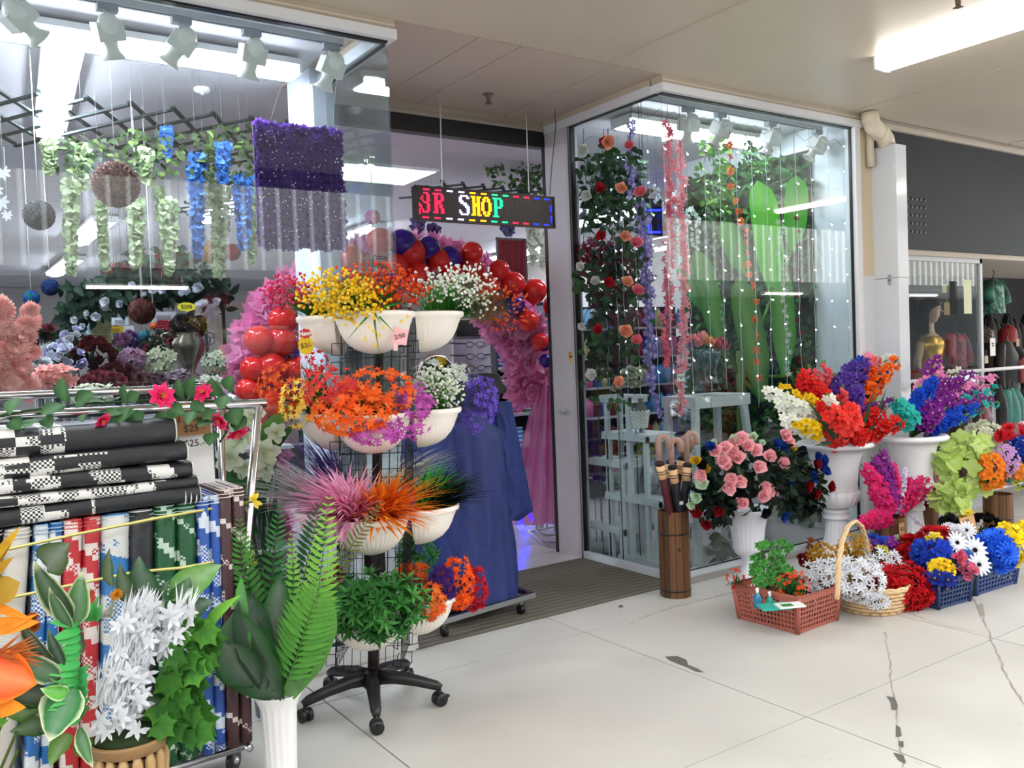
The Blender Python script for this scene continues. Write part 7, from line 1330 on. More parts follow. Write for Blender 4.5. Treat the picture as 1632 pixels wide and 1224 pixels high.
for a in [(1212, 618, 3.7, WHT_, .075, 'white orchid spray reaching far left out of the big urn', 16, .62), (1238, 668, 3.6, WHT_, .078, 'white orchid spray drooping low at left of the big urn', 14, .6), (1262, 640, 3.62, WHT_, .075, 'white orchid spray between yellow and red flowers at left', 10, .4), (1318, 630, 3.55, WHT_, .07, 'white orchid spray in the middle of the big urn', 8, .35), (1262, 672, 3.52, YL, .066, 'yellow lily spray leaning left over the urn rim', 7, .5), (1240, 612, 3.7, YL, .06, 'yellow spray with pale buds standing up at left', 6, .35), (1282, 628, 3.6, YL, .06, 'yellow spray in front of the deep red one', 6, .35), (1270, 595, 3.75, RD, .1, 'deep red gladiolus spray left of centre, tallest red', 14, .62), (1298, 615, 3.72, RD, .1, 'deep red gladiolus spray beside the tallest one', 10, .5), (1318, 655, 3.5, CO, .11, 'bright coral red gladiolus low over the urn rim, left', 12, .8), (1352, 648, 3.48, CO, .115, 'bright coral red gladiolus low over the urn rim, centre', 13, .8), (1358, 575, 3.8, VI, .085, 'violet gladiolus spray rising in the centre, left one', 16, .72), (1382, 572, 3.8, VI, .085, 'violet gladiolus spray rising in the centre, right one', 17, .75), (1368, 620, 3.6, VI, .09, 'violet gladiolus spray in front of the tall violet ones', 12, .6), (1330, 600, 3.78, VI, .07, 'small violet spray behind the white one', 9, .4), (1376, 568, 3.86, BU, .08, 'royal blue spray at the top of the big urn', 9, .3), (1398, 570, 3.84, OR, .1, 'orange red gladiolus at the upper right of big urn', 9, .4), (1432, 572, 3.75, OR, .09, 'tall orange gladiolus in front of the white casing', 15, .6), (1412, 590, 3.86, BU, .08, 'royal blue spray behind the orange gladiolus', 10, .4), (1290, 585, 3.8, PB, .06, 'pink bud spray standing up left of centre', 8, .4), (1312, 578, 3.84, PB, .06, 'pink bud spray standing up behind the red ones', 7, .35), (1342, 618, 3.6, PB, .055, 'pink bud spray in front of the violet flowers', 7, .35), (1395, 640, 3.6, K('orchid', ('8a2a80', '6a1a64', 'c080b8')), .06, 'plum orchid spray at the right of the big urn', 14, .6), (1408, 655, 3.5, RD, .085, 'red gladiolus spray drooping right over the urn rim', 9, .7), (1440, 672, 3.45, RD, .09, 'red gladiolus spray lying out over the second urn', 9, .6), (1345, 588, 3.86, VI, .075, 'violet spray at the back of the big urn, left of the blue', 10, .5), (1402, 600, 3.8, VI, .075, 'violet spray between the orange gladioli', 10, .5), (1300, 645, 3.58, RD, .085, 'deep red gladiolus low between white and yellow sprays', 10, .6), (1335, 662, 3.46, CO, .1, 'coral red gladiolus hanging lowest over the rim', 9, .7), (1425, 635, 3.62, K('orchid', ('7a2a88', '5a1a6a', 'b878b8')), .06, 'plum orchid spray reaching right under the orange one', 13, .6), (1228, 640, 3.66, WHT_, .07, 'white orchid spray between the two leftmost white ones', 14, .6), (1322, 606, 3.82, BU, .06, 'small blue spray behind the white flowers', 7, .35), (1385, 690, 3.42, RD, .08, 'red gladiolus hanging below the rim at right', 7, .7)]: spike('u1', R1, a[0], a[1], a[2], a[3], a[4], a[5], a[6], a[7], grp=G1)
g = MB()
for x0, y0, x1, y1 in ((1372, 690, 1392, 628), (1385, 690, 1412, 625), (1350, 700, 1320, 650), (1330, 700, 1290, 640), (1360, 700, 1340, 640), (1340, 700, 1300, 660), (1325, 705, 1302, 710)): p = at(x0, y0, Y=3.55); q = at(x1, y1, Y=3.5); g.blade(p - R1, q - p, HT, (q - p).length * 1.1, .035, '1f3a22', '2f5a34', 5, .05, .2, 'grass')
for k in range(60): p = R1 + V((U(-.16, .16), U(-.16, .1), U(0, .16))); g.blade(p - R1, V((U(-.6, .6), U(-.6, .2), 1)), HT, U(.1, .2), .025, vary('1f3c20', .3), None, 4, .15, .2, 'grass')
t = thing('sword_leaf_bunch', 'dark green sword leaves among the gladioli', 'leaves', R1); part(t, 'leaves', g, 'leaf', stuff=True)
R2 = V((U2.x, U2.y, h2 - .03)); G2 = 'flower sprays in the second white urn'
TE = K('open', ('2ab0a8', '1a908c', '80d8d0'), ('3ac0b4', '24a098', '90e0d8')); OP = K('orchid', ('8a2a9a', '6a1a7a', 'f0d8c0')); PI = K('open', ('f0a0cc', 'e480b8', 'f8d0e0')); BB = K('orchid', ('1a50d0', '1238a8', '5a88e8'))
for a in [(1428, 640, 3.5, TE, .085, 'teal spray standing upright left in the second urn', 15, .6), (1590, 618, 3.5, TE, .07, 'teal spray reaching far right out of the second urn, upper', 8, .35), (1594, 640, 3.4, TE, .07, 'teal spray reaching far right out of the second urn, lower', 14, .8), (1490, 600, 3.6, BB, .08, 'bright blue spray rising over the second urn', 18, .6), (1465, 620, 3.55, BB, .075, 'bright blue spray left in the second urn', 13, .5), (1560, 648, 3.42, BB, .078, 'bright blue spray leaning right over the rim', 19, .72), (1540, 662, 3.38, BB, .075, 'bright blue spray low over the rim', 14, .7), (1495, 567, 3.75, OP, .095, 'purple orchid spray at the top of the second urn', 7, .3), (1535, 605, 3.62, OP, .085, 'purple orchid spray with white eyes, upper right', 14, .5), (1560, 618, 3.58, OP, .085, 'purple orchid spray with white eyes, outermost', 14, .5), (1520, 630, 3.5, OP, .08, 'purple orchid spray in front, right of blue', 12, .6), (1480, 640, 3.5, OP, .07, 'plum orchid spray beside the teal one', 11, .5), (1500, 590, 3.7, PI, .11, 'pale pink spray below the top purple orchids', 8, .35), (1510, 620, 3.66, PI, .1, 'pale pink spray in the middle of the second urn', 7, .35), (1585, 600, 3.64, PI, .1, 'pale pink spray at the right of the second urn', 7, .3), (1528, 588, 3.72, WHT_, .08, 'white spray among the pink ones in second urn', 6, .25), (1548, 592, 3.66, OP, .09, 'purple orchid spray right of the topmost one', 10, .4), (1512, 602, 3.6, OP, .085, 'purple orchid spray left of the white one', 10, .45), (1502, 655, 3.42, OP, .075, 'plum orchid spray low over the second rim', 11, .7), (1545, 612, 3.62, PI, .1, 'pale pink spray between purple orchids', 7, .35), (1475, 604, 3.68, PI, .09, 'pale pink spray left of the bright blue', 6, .3), (1580, 632, 3.44, OP, .08, 'purple orchid spray above the teal tip', 10, .4)]: spike('u2', R2, a[0], a[1], a[2], a[3], a[4], a[5], a[6], a[7], name='flower_spray', grp=G2)
cluster('big pink gerbera behind the violet gladioli', 1385, 580, 12, 10, 3.85, K('daisy', ('f0a0b8', 'e47a9c', 'd86a8a')), 3, .12, nleaf=4); cluster('white orchid bloom in front of the white casing', 1418, 572, 9, 9, 3.82, K('orchid', ('e8e8e8', 'd0d0d0', 'f0f0d0')), 4, .07, nleaf=4)
# small barrels with orchids, leaves
t, B1, bh1 = barrel('small dark wooden barrel with magenta flowers behind the wicker basket', 1420, 822, 884, 3.55, .105, name='wooden_barrel', hoops=(.45,), n=12); t, B2, bh2 = barrel('small wooden barrel behind the magenta one', 1474, 806, 882, 3.75, .105, name='wooden_barrel', hoops=(.35,), n=12); t, B3, bh3 = barrel('wooden barrel with orange and blue flowers at the right edge', 1592, 786, 872, 3.28, .1, name='wooden_barrel', hoops=(.55,), n=12)
MG_ = K('orchid', ('e0286a', 'c81858', 'f080a8'), ('d83078', 'c02060', 'f090b0')); PL = K('orchid', ('8a2a8a', '701a74', 'c070c0')); R3 = V((B1.x, B1.y, bh1)); g3 = 'orchid sprays in the small barrel'
for i, (x, y, k, nm) in enumerate([(1372, 740, MG_, 'magenta orchid spray leaning left'), (1388, 728, PL, 'purple orchid spray, tallest at left'), (1402, 716, PL, 'purple orchid spray at the top'), (1420, 738, MG_, 'magenta orchid spray in the middle'), (1448, 760, MG_, 'magenta orchid spray right of middle'), (1478, 760, MG_, 'magenta orchid spray leaning right'), (1492, 774, MG_, 'magenta orchid spray lowest at right'), (1400, 760, PL, 'dark purple orchid spray in front'), (1362, 836, MG_, 'magenta orchid spray hanging down left'), (1438, 745, K('orchid', ('d8d0e0', 'c0b0d0', 'f0e8f0')), 'pale lilac orchid spray'), (1385, 775, MG_, 'pink orchid spray low at left')]): spike('b1', R3, x, y, B1.y - .08, k, .062, nm + ' of the small barrel', 20, .85, False, 'orchid_spray', 1.3, grp=g3)
cluster('cream and white orchids above the second barrel', 1468, 735, 24, 20, 3.7, K('open', ('e8dca8', 'd8c888', 'e8b030'), ('e8e4e0', 'd0c8c0', 'e8d060')), 26, .075, nleaf=20); cluster('pale pink blossoms hanging at right of the magenta flowers', 1490, 775, 14, 28, 3.65, K('orchid', ('e8b0c0', 'd890a8', 'f0e0e8')), 20, .06, nleaf=10); cluster('small red roses over the second barrel', 1478, 798, 12, 8, 3.6, K('rose', ('b82a3a', '8a1424')), 6, .06, nleaf=8)
strip('lavender blossom twig lying over the blue basket', [(1450, 822), (1468, 838), (1482, 850), (1500, 856)], .01, K('orchid', ('b8a8b8', '9a889a', 'e0d8e0')), .035, .02, 3.3, grp=None, name='blossom_twig')
p = at(1437, 843, Y=3.42); t = thing('price_card', 'brown cardboard price tag reading $2 on the small barrel', 'sign', p); b = MB(); b.box((-.03, -.002, -.04), (.03, .002, .04), 'a87c54'); part(t, 'card', b, 'paper'); text_obj(t, '$2', .035, face_mtx((0, -.004, 0), (1, -.15, 0), (0, 0, 1)), '181410')
p = at(1543, 836, Y=2.95); t = thing('price_card', 'larger brown cardboard sign reading $2 above the blue baskets', 'sign', p); b = MB(); b.box((-.085, -.002, -.055), (.085, .002, .05), 'b98e62', Matrix.Rotation(-.2, 4, 'X')); part(t, 'card', b, 'paper'); text_obj(t, '$2', .07, face_mtx((-.02, -.006, .01), (1, 0, 0), (0, .2, 1)), '2a2018'); b = MB(); b.tube([(0, .01, -.05), (.0, .03, -.25)], .004, '8a6a48', 5); part(t, 'stick', b, 'wood')
# lime leaf bunch
t = thing('leaf_bunch', 'lime green silk leaf bunch between the urn and right barrel', 'flowers', at(1540, 800, Y=3.42)); L0 = V(t.location); E = [ell(1530, 745, 44, 48, 3.38, .15), ell(1515, 790, 30, 22, 3.35, .1), ell(1540, 712, 34, 20, 3.42, .1)]
for k in range(150): p, q = on_ell(random.choice(E), True, (.6, 1.05)); b = MB(); b.lobed(p - L0, V((U(-1, 1), -.2, U(-1, .6))), q + HT * .6, U(.06, .095), vary(random.choice(['b4cc6c', 'a8c45c', 'c4d884']), .1), 4, .28, 'c8d890', .15, 4.6, fold=.06); part(t, 'silk_leaf', b, 'petal')
g = MB()
for k in range(14): p, q = on_ell(random.choice(E), True, (.8, 1)); g.tube([V((0, 0, -.1)), (p - L0) * .5, p - L0], .003, '5a6a34', 4)
g.tube([V((0, 0, -.1)), V((0, 0, .1 - L0.z))], .02, '4a5a2c', 6); part(t, 'stems', g, 'leaf', stuff=True)
cluster('cream hydrangea head behind the lime leaves', 1566, 700, 30, 28, 3.48, K('open', ('e0e2cc', 'cccfb0', 'e8e8d0')), 26, .085, nleaf=10); cluster('orange gladiolus heads in the right barrel, left', 1578, 752, 22, 26, 3.2, K('open', ('ee8a24', 'e06a18', 'f8c060')), 22, .08, nleaf=10, group='flowers in the right barrel'); cluster('lilac hydrangea head in the right barrel', 1602, 732, 20, 24, 3.15, K('orchid', ('c89ac8', 'b080b4', 'e8d0e8')), 30, .06, nleaf=10, group='flowers in the right barrel'); cluster('royal blue flower head at the right edge', 1628, 718, 16, 18, 3.15, K('open', ('1c40a8', '122c80', 'e0e0f0')), 18, .085, nleaf=10, group='flowers in the right barrel'); cluster('scarlet flower head at the upper right edge', 1612, 692, 17, 16, 3.25, K('mum', ('e02c3c', 'c01828')), 8, .1, nleaf=10, group='flowers in the right barrel'); cluster('pink and white flowers at the right edge, upper', 1630, 690, 10, 16, 3.2, K('open', ('f0c8d8', 'e8a8c0', 'f8f0f0')), 10, .08, nleaf=6, group='flowers in the right barrel'); cluster('orange flowers at the lower right edge of the barrel', 1626, 752, 12, 10, 3.1, K('open', ('ee9a3a', 'e0781c', 'f8d070')), 10, .08, nleaf=8, group='flowers in the right barrel'); cluster('yellow green flower at right edge over barrel rim', 1626, 772, 8, 6, 3.1, K('open', ('c8d060', 'a8b440', 'e8e8a0')), 5, .07, nleaf=8, group='flowers in the right barrel')
# ---- baskets
def basket(name, label, base, sx, sy, h, rz, col, colin, flare=.9, grp=None, nx=14, nz=6):
    t = thing(name, label, 'basket', base, grp, rz)
    def corner(f): return (sx * f, sy * f)
    def wall(p0, p1, q0, q1, n, col_):
        b = MB(); p0, p1, q0, q1 = map(V, (p0, p1, q0, q1)); N = 2 * n + 1; M = 2 * nz + 1; f = lambda u, v_: (p0 * (1 - u) + p1 * u) * (1 - v_) + (q0 * (1 - u) + q1 * u) * v_
        us = [0]; vs_ = [0]
        for k in range(n): us += [(k + .18) / n * .92 + .04, (k + .82) / n * .92 + .04]
        us.append(1)
        for k in range(nz): vs_ += [(k + .22) / nz * .8 + .06, (k + .85) / nz * .8 + .06]
        vs_.append(1); V_ = [f(u, v_) for v_ in vs_ for u in us]; W_ = len(us); nrm = (p1 - p0).cross(q0 - p0).normalized() * .004; V2 = [v + nrm for v in V_]; fs = []; L_ = len(V_)
        for j in range(len(vs_) - 1):
            for i in range(W_ - 1):
                if i % 2 == 1 and j % 2 == 1:
                    a, b_, c_, d_ = j * W_ + i, j * W_ + i + 1, (j + 1) * W_ + i + 1, (j + 1) * W_ + i
                    for e0, e1 in ((a, b_), (b_, c_), (c_, d_), (d_, a)): fs.append((e0, e1, e1 + L_, e0 + L_))
                    continue
                a, b_, c_, d_ = j * W_ + i, j * W_ + i + 1, (j + 1) * W_ + i + 1, (j + 1) * W_ + i; fs += [(a, b_, c_, d_), (a + L_, d_ + L_, c_ + L_, b_ + L_)]
        b.add(V_ + V2, fs, col_, False); return b
    B0 = [(-sx * flare, -sy * flare, .004), (sx * flare, -sy * flare, .004), (sx * flare, sy * flare, .004), (-sx * flare, sy * flare, .004)]; T0 = [(-sx, -sy, h), (sx, -sy, h), (sx, sy, h), (-sx, sy, h)]
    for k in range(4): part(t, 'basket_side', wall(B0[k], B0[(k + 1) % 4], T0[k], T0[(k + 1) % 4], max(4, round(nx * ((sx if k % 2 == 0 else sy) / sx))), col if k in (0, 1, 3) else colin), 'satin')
    b = MB(); b.box((-sx * flare, -sy * flare, 0), (sx * flare, sy * flare, .006), mix(col, '000000', .2)); part(t, 'basket_floor', b, 'satin'); b = MB(); b.tube([(-sx, -sy, h), (sx, -sy, h), (sx, sy, h), (-sx, sy, h)], .010, col, 6, closed=True); part(t, 'basket_rim', b, 'satin')
    for k in range(4): b = MB(); b.tube([B0[k], T0[k]], .014, col, 6); part(t, 'corner_rib', b, 'satin')
    return t
bc = [at(1178, 985, Z=0), at(1270, 1010, Z=0), at(1333, 990, Z=0)]; ed = bc[1] - bc[0]; rz = math.atan2(ed.y, ed.x); e2 = bc[2] - bc[1]; cen = bc[0] + ed / 2 + e2 / 2 * 1.0; sx = ed.length / 2 * 1.12; sy = e2.length / 2 * 1.15
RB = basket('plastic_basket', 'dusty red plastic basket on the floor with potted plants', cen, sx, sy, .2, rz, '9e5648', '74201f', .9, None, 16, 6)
bq = [at(1478, 970, Z=0), at(1503, 972, Z=0), at(1545, 957, Z=0)]
def bask2(label, fl, fr, bk, h, col, flare=.88): fl, fr, bk = at(*fl, Z=0), at(*fr, Z=0), at(*bk, Z=0); ed = fr - fl; rz = math.atan2(ed.y, ed.x); n = V((-ed.y, ed.x, 0)).normalized(); d = bk; c_ = fl + ed / 2 + n * d_; return ed, rz, c_
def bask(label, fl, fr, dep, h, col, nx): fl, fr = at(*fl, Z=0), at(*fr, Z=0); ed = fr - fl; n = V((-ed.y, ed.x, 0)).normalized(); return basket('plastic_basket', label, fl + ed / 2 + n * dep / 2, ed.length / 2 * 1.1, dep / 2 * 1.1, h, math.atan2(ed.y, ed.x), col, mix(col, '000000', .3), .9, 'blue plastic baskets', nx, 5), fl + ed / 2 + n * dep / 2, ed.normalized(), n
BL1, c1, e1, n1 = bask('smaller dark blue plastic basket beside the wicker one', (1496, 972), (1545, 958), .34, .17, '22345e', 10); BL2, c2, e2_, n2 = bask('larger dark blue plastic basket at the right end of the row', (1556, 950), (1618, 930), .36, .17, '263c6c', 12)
# wicker basket
wc = at(1388, 968, Z=0); wc.z = 0; ppw = ppm(wc); wr = 58 / ppw; t = thing('wicker_basket', 'round wicker basket with a tall hoop handle, full of silver flowers', 'basket', wc); wh = .15
for j in range(7):
    b = MB(); z = .01 + wh * j / 7; r = wr * (.82 + .18 * (j / 6) ** .7); N = 44; b.tube([(r * math.cos(2 * math.pi * k / N) * (1 + .018 * (1 if (k + j) % 2 else -1)), r * math.sin(2 * math.pi * k / N) * (1 + .018 * (1 if (k + j) % 2 else -1)), z) for k in range(N)], .0105, vary('c4a47a', .08), 5, closed=True); part(t, 'wicker_strand', b, 'wicker')
b = MB()
for k in range(22): a = 2 * math.pi * k / 22; b.tube([(wr * .82 * math.cos(a), wr * .82 * math.sin(a), .005), (wr * math.cos(a), wr * math.sin(a), wh)], .007, 'b0906a', 5)
part(t, 'wicker_ribs', b, 'wicker'); b = MB()
for ph in (0, math.pi): b.tube([(wr * 1.02 * math.cos(2 * math.pi * k / 60), wr * 1.02 * math.sin(2 * math.pi * k / 60), wh + .008 * math.sin(k * .9 + ph)) for k in range(60)], .009, 'cdae84', 5, closed=True)
part(t, 'braided_rim', b, 'wicker'); b = MB(); b.lathe([(wr * .8, .008), (.002, .008)], 'a88a60', n=24); part(t, 'basket_floor', b, 'wicker')
HP = [at(1334, 955, Y=wc.y - .2), at(1336, 900, Y=wc.y - .18), at(1342, 862, Y=wc.y - .12), at(1352, 838, Y=wc.y - .05), at(1363, 830, Y=wc.y), at(1374, 840, Y=wc.y + .06), at(1381, 862, Y=wc.y + .08), at(1384, 890, Y=wc.y + .1), at(1386, 930, Y=wc.y + .12)]; b = MB()
HS = []
for k in range(41): u = k / 40 * (len(HP) - 1); i = min(int(u), len(HP) - 2); HS.append(HP[i] * (1 - u + i) + HP[i + 1] * (u - i) - wc)
for ph in (0, 2.1, 4.2): b.tube([p + V((.007 * math.cos(k * .9 + ph), .007 * math.sin(k * .9 + ph), 0)) for k, p in enumerate(HS)], .0085, 'c8a87e', 5)
part(t, 'hoop_handle', b, 'wicker')
FG = 'flower bunches in the floor baskets'
def heap(label, px, py, rx, ry, Y, kinds, n, size, rd=.12, leaf='24361f', nleaf=20, mind=None): E = ell(px, py, rx, ry, Y, rd); return bouquet(label, E[0] - V((0, 0, E[2] * .8)), E, kinds, n, size, mind or size * .42, leaf, mix(leaf, '6a8a5a', .3), 'flowers', FG, 'flower_bunch', nleaf=nleaf, lw=.015, bloomname='blossom')
wy = wc.y
heap('silver star flowers filling the wicker basket', 1362, 922, 42, 34, wy - .02, K('star6', ('eceef2', 'b8babf'), ('f4f5f8', 'c8cace')), 120, .062, .2); heap('silver flowers at the back of the wicker basket', 1400, 905, 42, 28, wy + .05, K('star6', ('e4e6ea', 'a8aab0'), ('eef0f3', 'bcbec4')), 80, .06, .15); heap('silver flowers left outside the hoop handle', 1312, 920, 30, 28, wy + .08, K('star6', ('eceef2', 'b4b6bc')), 60, .062, .12); heap('silver flowers hanging over the front rim of wicker basket', 1398, 958, 16, 9, wy - .2, K('star6', ('e4e6ea', 'a8aab0')), 22, .06, .06)
heap('gold flowers with brown leaves behind the hoop handle', 1362, 872, 24, 20, wy + .25, K('star', ('c8962e', '8a6018'), ('d8a83a', 'a0741c')), 46, .055, .1, '3a2a18'); heap('gold flowers at the left behind the silver ones', 1312, 888, 24, 20, wy + .2, K('star', ('b8862a', '7a5414'), ('c8982e', '8a6018')), 44, .055, .1, '4a3418'); heap('dark wine red flowers at the far left of the row', 1292, 893, 18, 10, wy + .35, K('mum', ('7a1420', '4a0a12')), 20, .06, .08); heap('maroon flowers above the gold ones', 1296, 868, 10, 8, wy + .4, K('star', ('6a1420', '8a4a20')), 14, .05, .06)
heap('red poinsettia heap spilling over the wicker basket', 1435, 935, 46, 34, wy - .1, K('maple', ('c01018', '8a0a10'), ('d01820', '9a0c14')), 120, .075, .16); heap('red poinsettias at the back right', 1448, 895, 24, 24, wy + .12, K('maple', ('b8101a', '800a10'), ('c8141e', '900a12')), 50, .07, .1); heap('bright red roses above the poinsettias', 1455, 872, 20, 14, wy + .22, K('rose', ('d01a26', '980c16')), 16, .085, .1); heap('deep red daisies behind the blue flowers', 1490, 855, 26, 13, 3.05, K('mum', ('c01820', '8a0c14')), 16, .095, .1); heap('pale mint rose behind the red ones', 1432, 868, 11, 8, wy + .3, K('rose', ('d0e8c8', 'a8cca0')), 5, .085, .06); heap('blue and purple pansies behind the silver flowers', 1405, 868, 22, 14, wy + .35, K('open', ('2a50c0', '1a2a80', '6a2a90'), ('8a2a9a', '5a1a74', 'e0d040')), 18, .075, .1); heap('small yellow flowers among the pansies', 1403, 876, 7, 5, wy + .28, K('open', ('e8e04a', 'c8b820', 'e0e0a0')), 5, .06, .05)
heap('royal blue flowers at the back of the smaller blue basket', 1485, 885, 26, 28, 2.92, K('open', ('1a40b8', '10288a', '5a80e0'), ('2450c8', '163498', '6a90e8')), 40, .08, .14); heap('yellow pansies in the smaller blue basket', 1500, 908, 16, 14, 2.78, K('open', ('f0d030', 'e0b018', '8a5a10')), 16, .075, .08); heap('dark blue pansies on the basket rim', 1498, 925, 22, 9, 2.74, K('open', ('1c2c8a', '121c5a', 'e0c030')), 14, .085, .06); heap('blue pansies with green centres, right in smaller basket', 1530, 900, 22, 24, 2.82, K('open', ('3a5cb0', '4a7a8a', '2a3a80'), ('4a68c0', '2a4a98', '80a060')), 30, .08, .12); heap('pink buds among the blue pansies', 1525, 888, 9, 10, 2.76, K('rose', ('f07a98', 'd85078')), 5, .06, .04); heap('pink blossom at the corner of smaller blue basket', 1545, 913, 8, 8, 2.7, K('rose', ('f090ac', 'e06890')), 4, .075, .04); heap('yellow tip flowers in blue bunch', 1488, 858, 8, 6, 2.9, K('open', ('e8d040', 'c8a820', 'f0e0a0')), 4, .07, .04)
for x, y, s in ((1553, 877, 36), (1525, 865, 30), (1575, 862, 28), (1560, 900, 30), (1540, 845, 24)):
    p = at(x, y, Y=2.68 + (900 - y) * .004); t = thing('gerbera', 'white gerbera in the larger blue basket, %s of five from the back' % ORD[[845, 862, 865, 877, 900].index(y)], 'flower', p, 'white gerberas in the blue baskets'); inst(t, 'flower_head', bloom('daisy', 'eceef0', 'd8dade', '1a1814'), V((0, 0, 0)), HT + UPZ * .5 + HR * U(-.3, .3), s * 1.15 / ppm(p)); b = MB(); b.tube([(0, 0, 0), (.02, .05, -.2)], .004, '2f5a2a', 5); part(t, 'stem', b, 'leaf')
heap('bright blue gerberas in the larger blue basket', 1587, 878, 24, 26, 2.76, K('mum', ('2060e0', '1440b0'), ('3a78f0', '1c50c8')), 22, .12, .12); heap('blue gerberas behind, left in the larger basket', 1535, 870, 14, 16, 2.95, K('mum', ('1c50c8', '123a98')), 10, .1, .08); heap('yellow primrose heap at the right edge of the row', 1607, 868, 18, 30, 2.72, K('open', ('f0d820', 'e8c010', 'c89a10'), ('f4e040', 'e8cc18', 'c8a010')), 30, .085, .1); heap('yellow flowers at the very right edge', 1630, 860, 12, 26, 2.75, K('open', ('f0d820', 'e8c010', 'c89a10')), 16, .085, .08); heap('shiny black roses behind the card sign', 1560, 838, 26, 12, 3.0, K('rose', ('141416', '080809')), 16, .09, .1); heap('black flowers at the left of card sign', 1510, 830, 10, 8, 3.1, K('mum', ('141416', '080809')), 8, .09, .06); heap('small yellow daisies behind the card sign', 1542, 820, 14, 5, 3.15, K('daisy', ('e8d048', 'd0b428', '8a6a18')), 8, .06, .05); heap('shaggy white flowers left of the gerberas', 1518, 852, 14, 12, 2.98, K('mum', ('e0e0e4', 'b8b8c0')), 10, .1, .08)
# plants in the red basket
p = at(1225, 945, Y=3.2); t = thing('potted_plant', 'small leafy green plant in the dusty red basket', 'plant', p - V((0, 0, .08)), None); L0 = V(t.location); g = MB()
for k in range(60):
    x, y = 1228 + U(-30, 34), 932 - U(0, 68); q = at(x, y, Y=3.2 + U(-.08, .06)); 
    for m_ in range(5): a = m_ * 1.2566; g.blade(q - L0, HR * math.cos(a) + UPZ * (math.sin(a) * .8) + HT * .3, HT + UPZ * .3, .028, .02, vary(random.choice(['2f6a2a', '3f8436', '26581f']), .15), '4f9444', 4, .1, .15, 'leaf')
    if k % 2: g.tube([V((0, 0, 0)), (q - L0) * .6 + V((0, .02, 0)), q - L0], .003, '3a4a24', 4)
part(t, 'foliage', g, 'leaf', stuff=True); b = MB(); b.lathe([(.05, -.06), (.06, .0), (.055, 0), (.01, -.01)], '3a2418', n=16); part(t, 'pot', b, 'satin')
heap('small orange red flowers on fine green leaves, right in red basket', 1262, 930, 26, 22, 3.05, K('star', ('e0582a', 'd03a18'), ('e8702a', 'c83a1c')), 36, .03, .1, '2a6a2a', 160); heap('orange red sprigs at the left corner of the red basket', 1172, 922, 14, 16, 3.32, K('star', ('d8482a', 'c03018')), 16, .03, .06, '3a4a24', 14)
for i, (x, y, c_) in enumerate([(1207, 940, '2a6a90'), (1227, 945, '2a8a80')]): p = at(x, y + 10, Y=3.08 + .04 * i); t = thing('spray_bottle', 'small %s bottle with white pump in the red basket' % ('blue' if i == 0 else 'teal'), 'bottle', p - V((0, 0, .06))); b = MB(); b.lathe([(.01, 0), (.02, 0), (.022, .05), (.014, .07), (.01, .075)], c_, n=12); part(t, 'bottle_body', b, 'gloss'); b = MB(); b.tube([(0, 0, .075), (0, 0, .1)], .008, 'e8e8e8', 8); b.tube([(.005, 0, .1), (-.02, -.01, .1)], .006, 'e8e8e8', 6); part(t, 'pump', b, 'satin')
p = at(1240, 965, Y=2.98); t = thing('packet', 'flat teal and white packets lying in the red basket', 'packet', p - V((0, 0, .01))); b = MB(); b.box((-.1, -.05, 0), (.06, .05, .012), '2f9a8c', Matrix.Rotation(-.5, 4, 'Z')); b.box((-.02, -.07, .012), (.12, .01, .02), 'd8dcd8', Matrix.Rotation(-.45, 4, 'Z')); b.box((.0, -.06, .021), (.06, -.02, .022), '3a7a3a', Matrix.Rotation(-.45, 4, 'Z')); part(t, 'wrapper', b, 'satin')
# ============================================================ NEIGHBOURING CLOTHES SHOP
b = MB(); b.box((6.40, FY - .02, 2.285), (14, FY + .12, 3.235), '2b2e30'); sg = struct('wall_sign', b, mat_vc('dark_fascia_paint', .6, scale=5, amt=.2, spec=.2))
b = MB(); b.box((6.40, FY - .06, 3.235), (14, FY + .1, 3.262), 'b5a898'); b.box((6.40, FY - .04, 3.262), (14, FY + .1, ZC + .003), 'a89c8c'); b.box((6.40, FY - .052, 3.226), (14, FY + .0, 3.236), 'c4b8a8'); struct('trim_9', b, 'satin')
for i in range(5):
    for j in range(5):
        p = at(1446 + 7 * i, 316 + 13 * j + i * .6, Y=FY - .021); b = MB(); b.tube([p - V((0, .001, 0)), p + V((0, .004, 0))], .0145, '040404', 10); part(sg, 'vent_hole', b, 'black')
b = MB(); b.box((6.40, FY + .0, 2.24), (14, FY + .13, 2.284), 'b9aea0'); b.box((6.40, FY + .12, 2.30), (14, 6.1, 2.34), 'b0a698'); struct('ceiling.neighbour', b, 'matte')
b = MB(); b.box((6.37, 6.0, 0), (14, 6.08, 2.32), '232326'); b.box((13.9, FY, 0), (14, 6.0, 2.32), '232326'); b.box((6.365, FY + .05, 0), (6.39, 6.0, 2.32), '2c2c30'); struct('wall_neighbour', b, 'matte')
b = MB(); b.box((6.39, FY, -.1), (14, 6.0, .0), '4a4845'); struct('floor.neighbour', b, 'vinyl')
gx = at(1562, 520, Y=FY + .05).x
b = MB(); b.box((6.47, FY + .03, 2.2), (gx + .02, FY + .07, 2.25), 'b8babd'); b.box((gx - .02, FY + .03, 0), (gx + .02, FY + .07, 2.25), 'c0c2c4'); b.box((6.47, FY + .03, 0), (gx, FY + .07, .2), 'c0c2c4'); struct('trim_10', b, 'satin')
pane('window_5', (6.47, FY + .045, .2), (gx - .02, FY + .055, 2.2))
b = MB(); b.box((6.5, FY + .1, 0), (gx - .05, 5.4, .22), '8a8682'); struct('display_plinth', b, 'matte')['kind'] = 'structure'
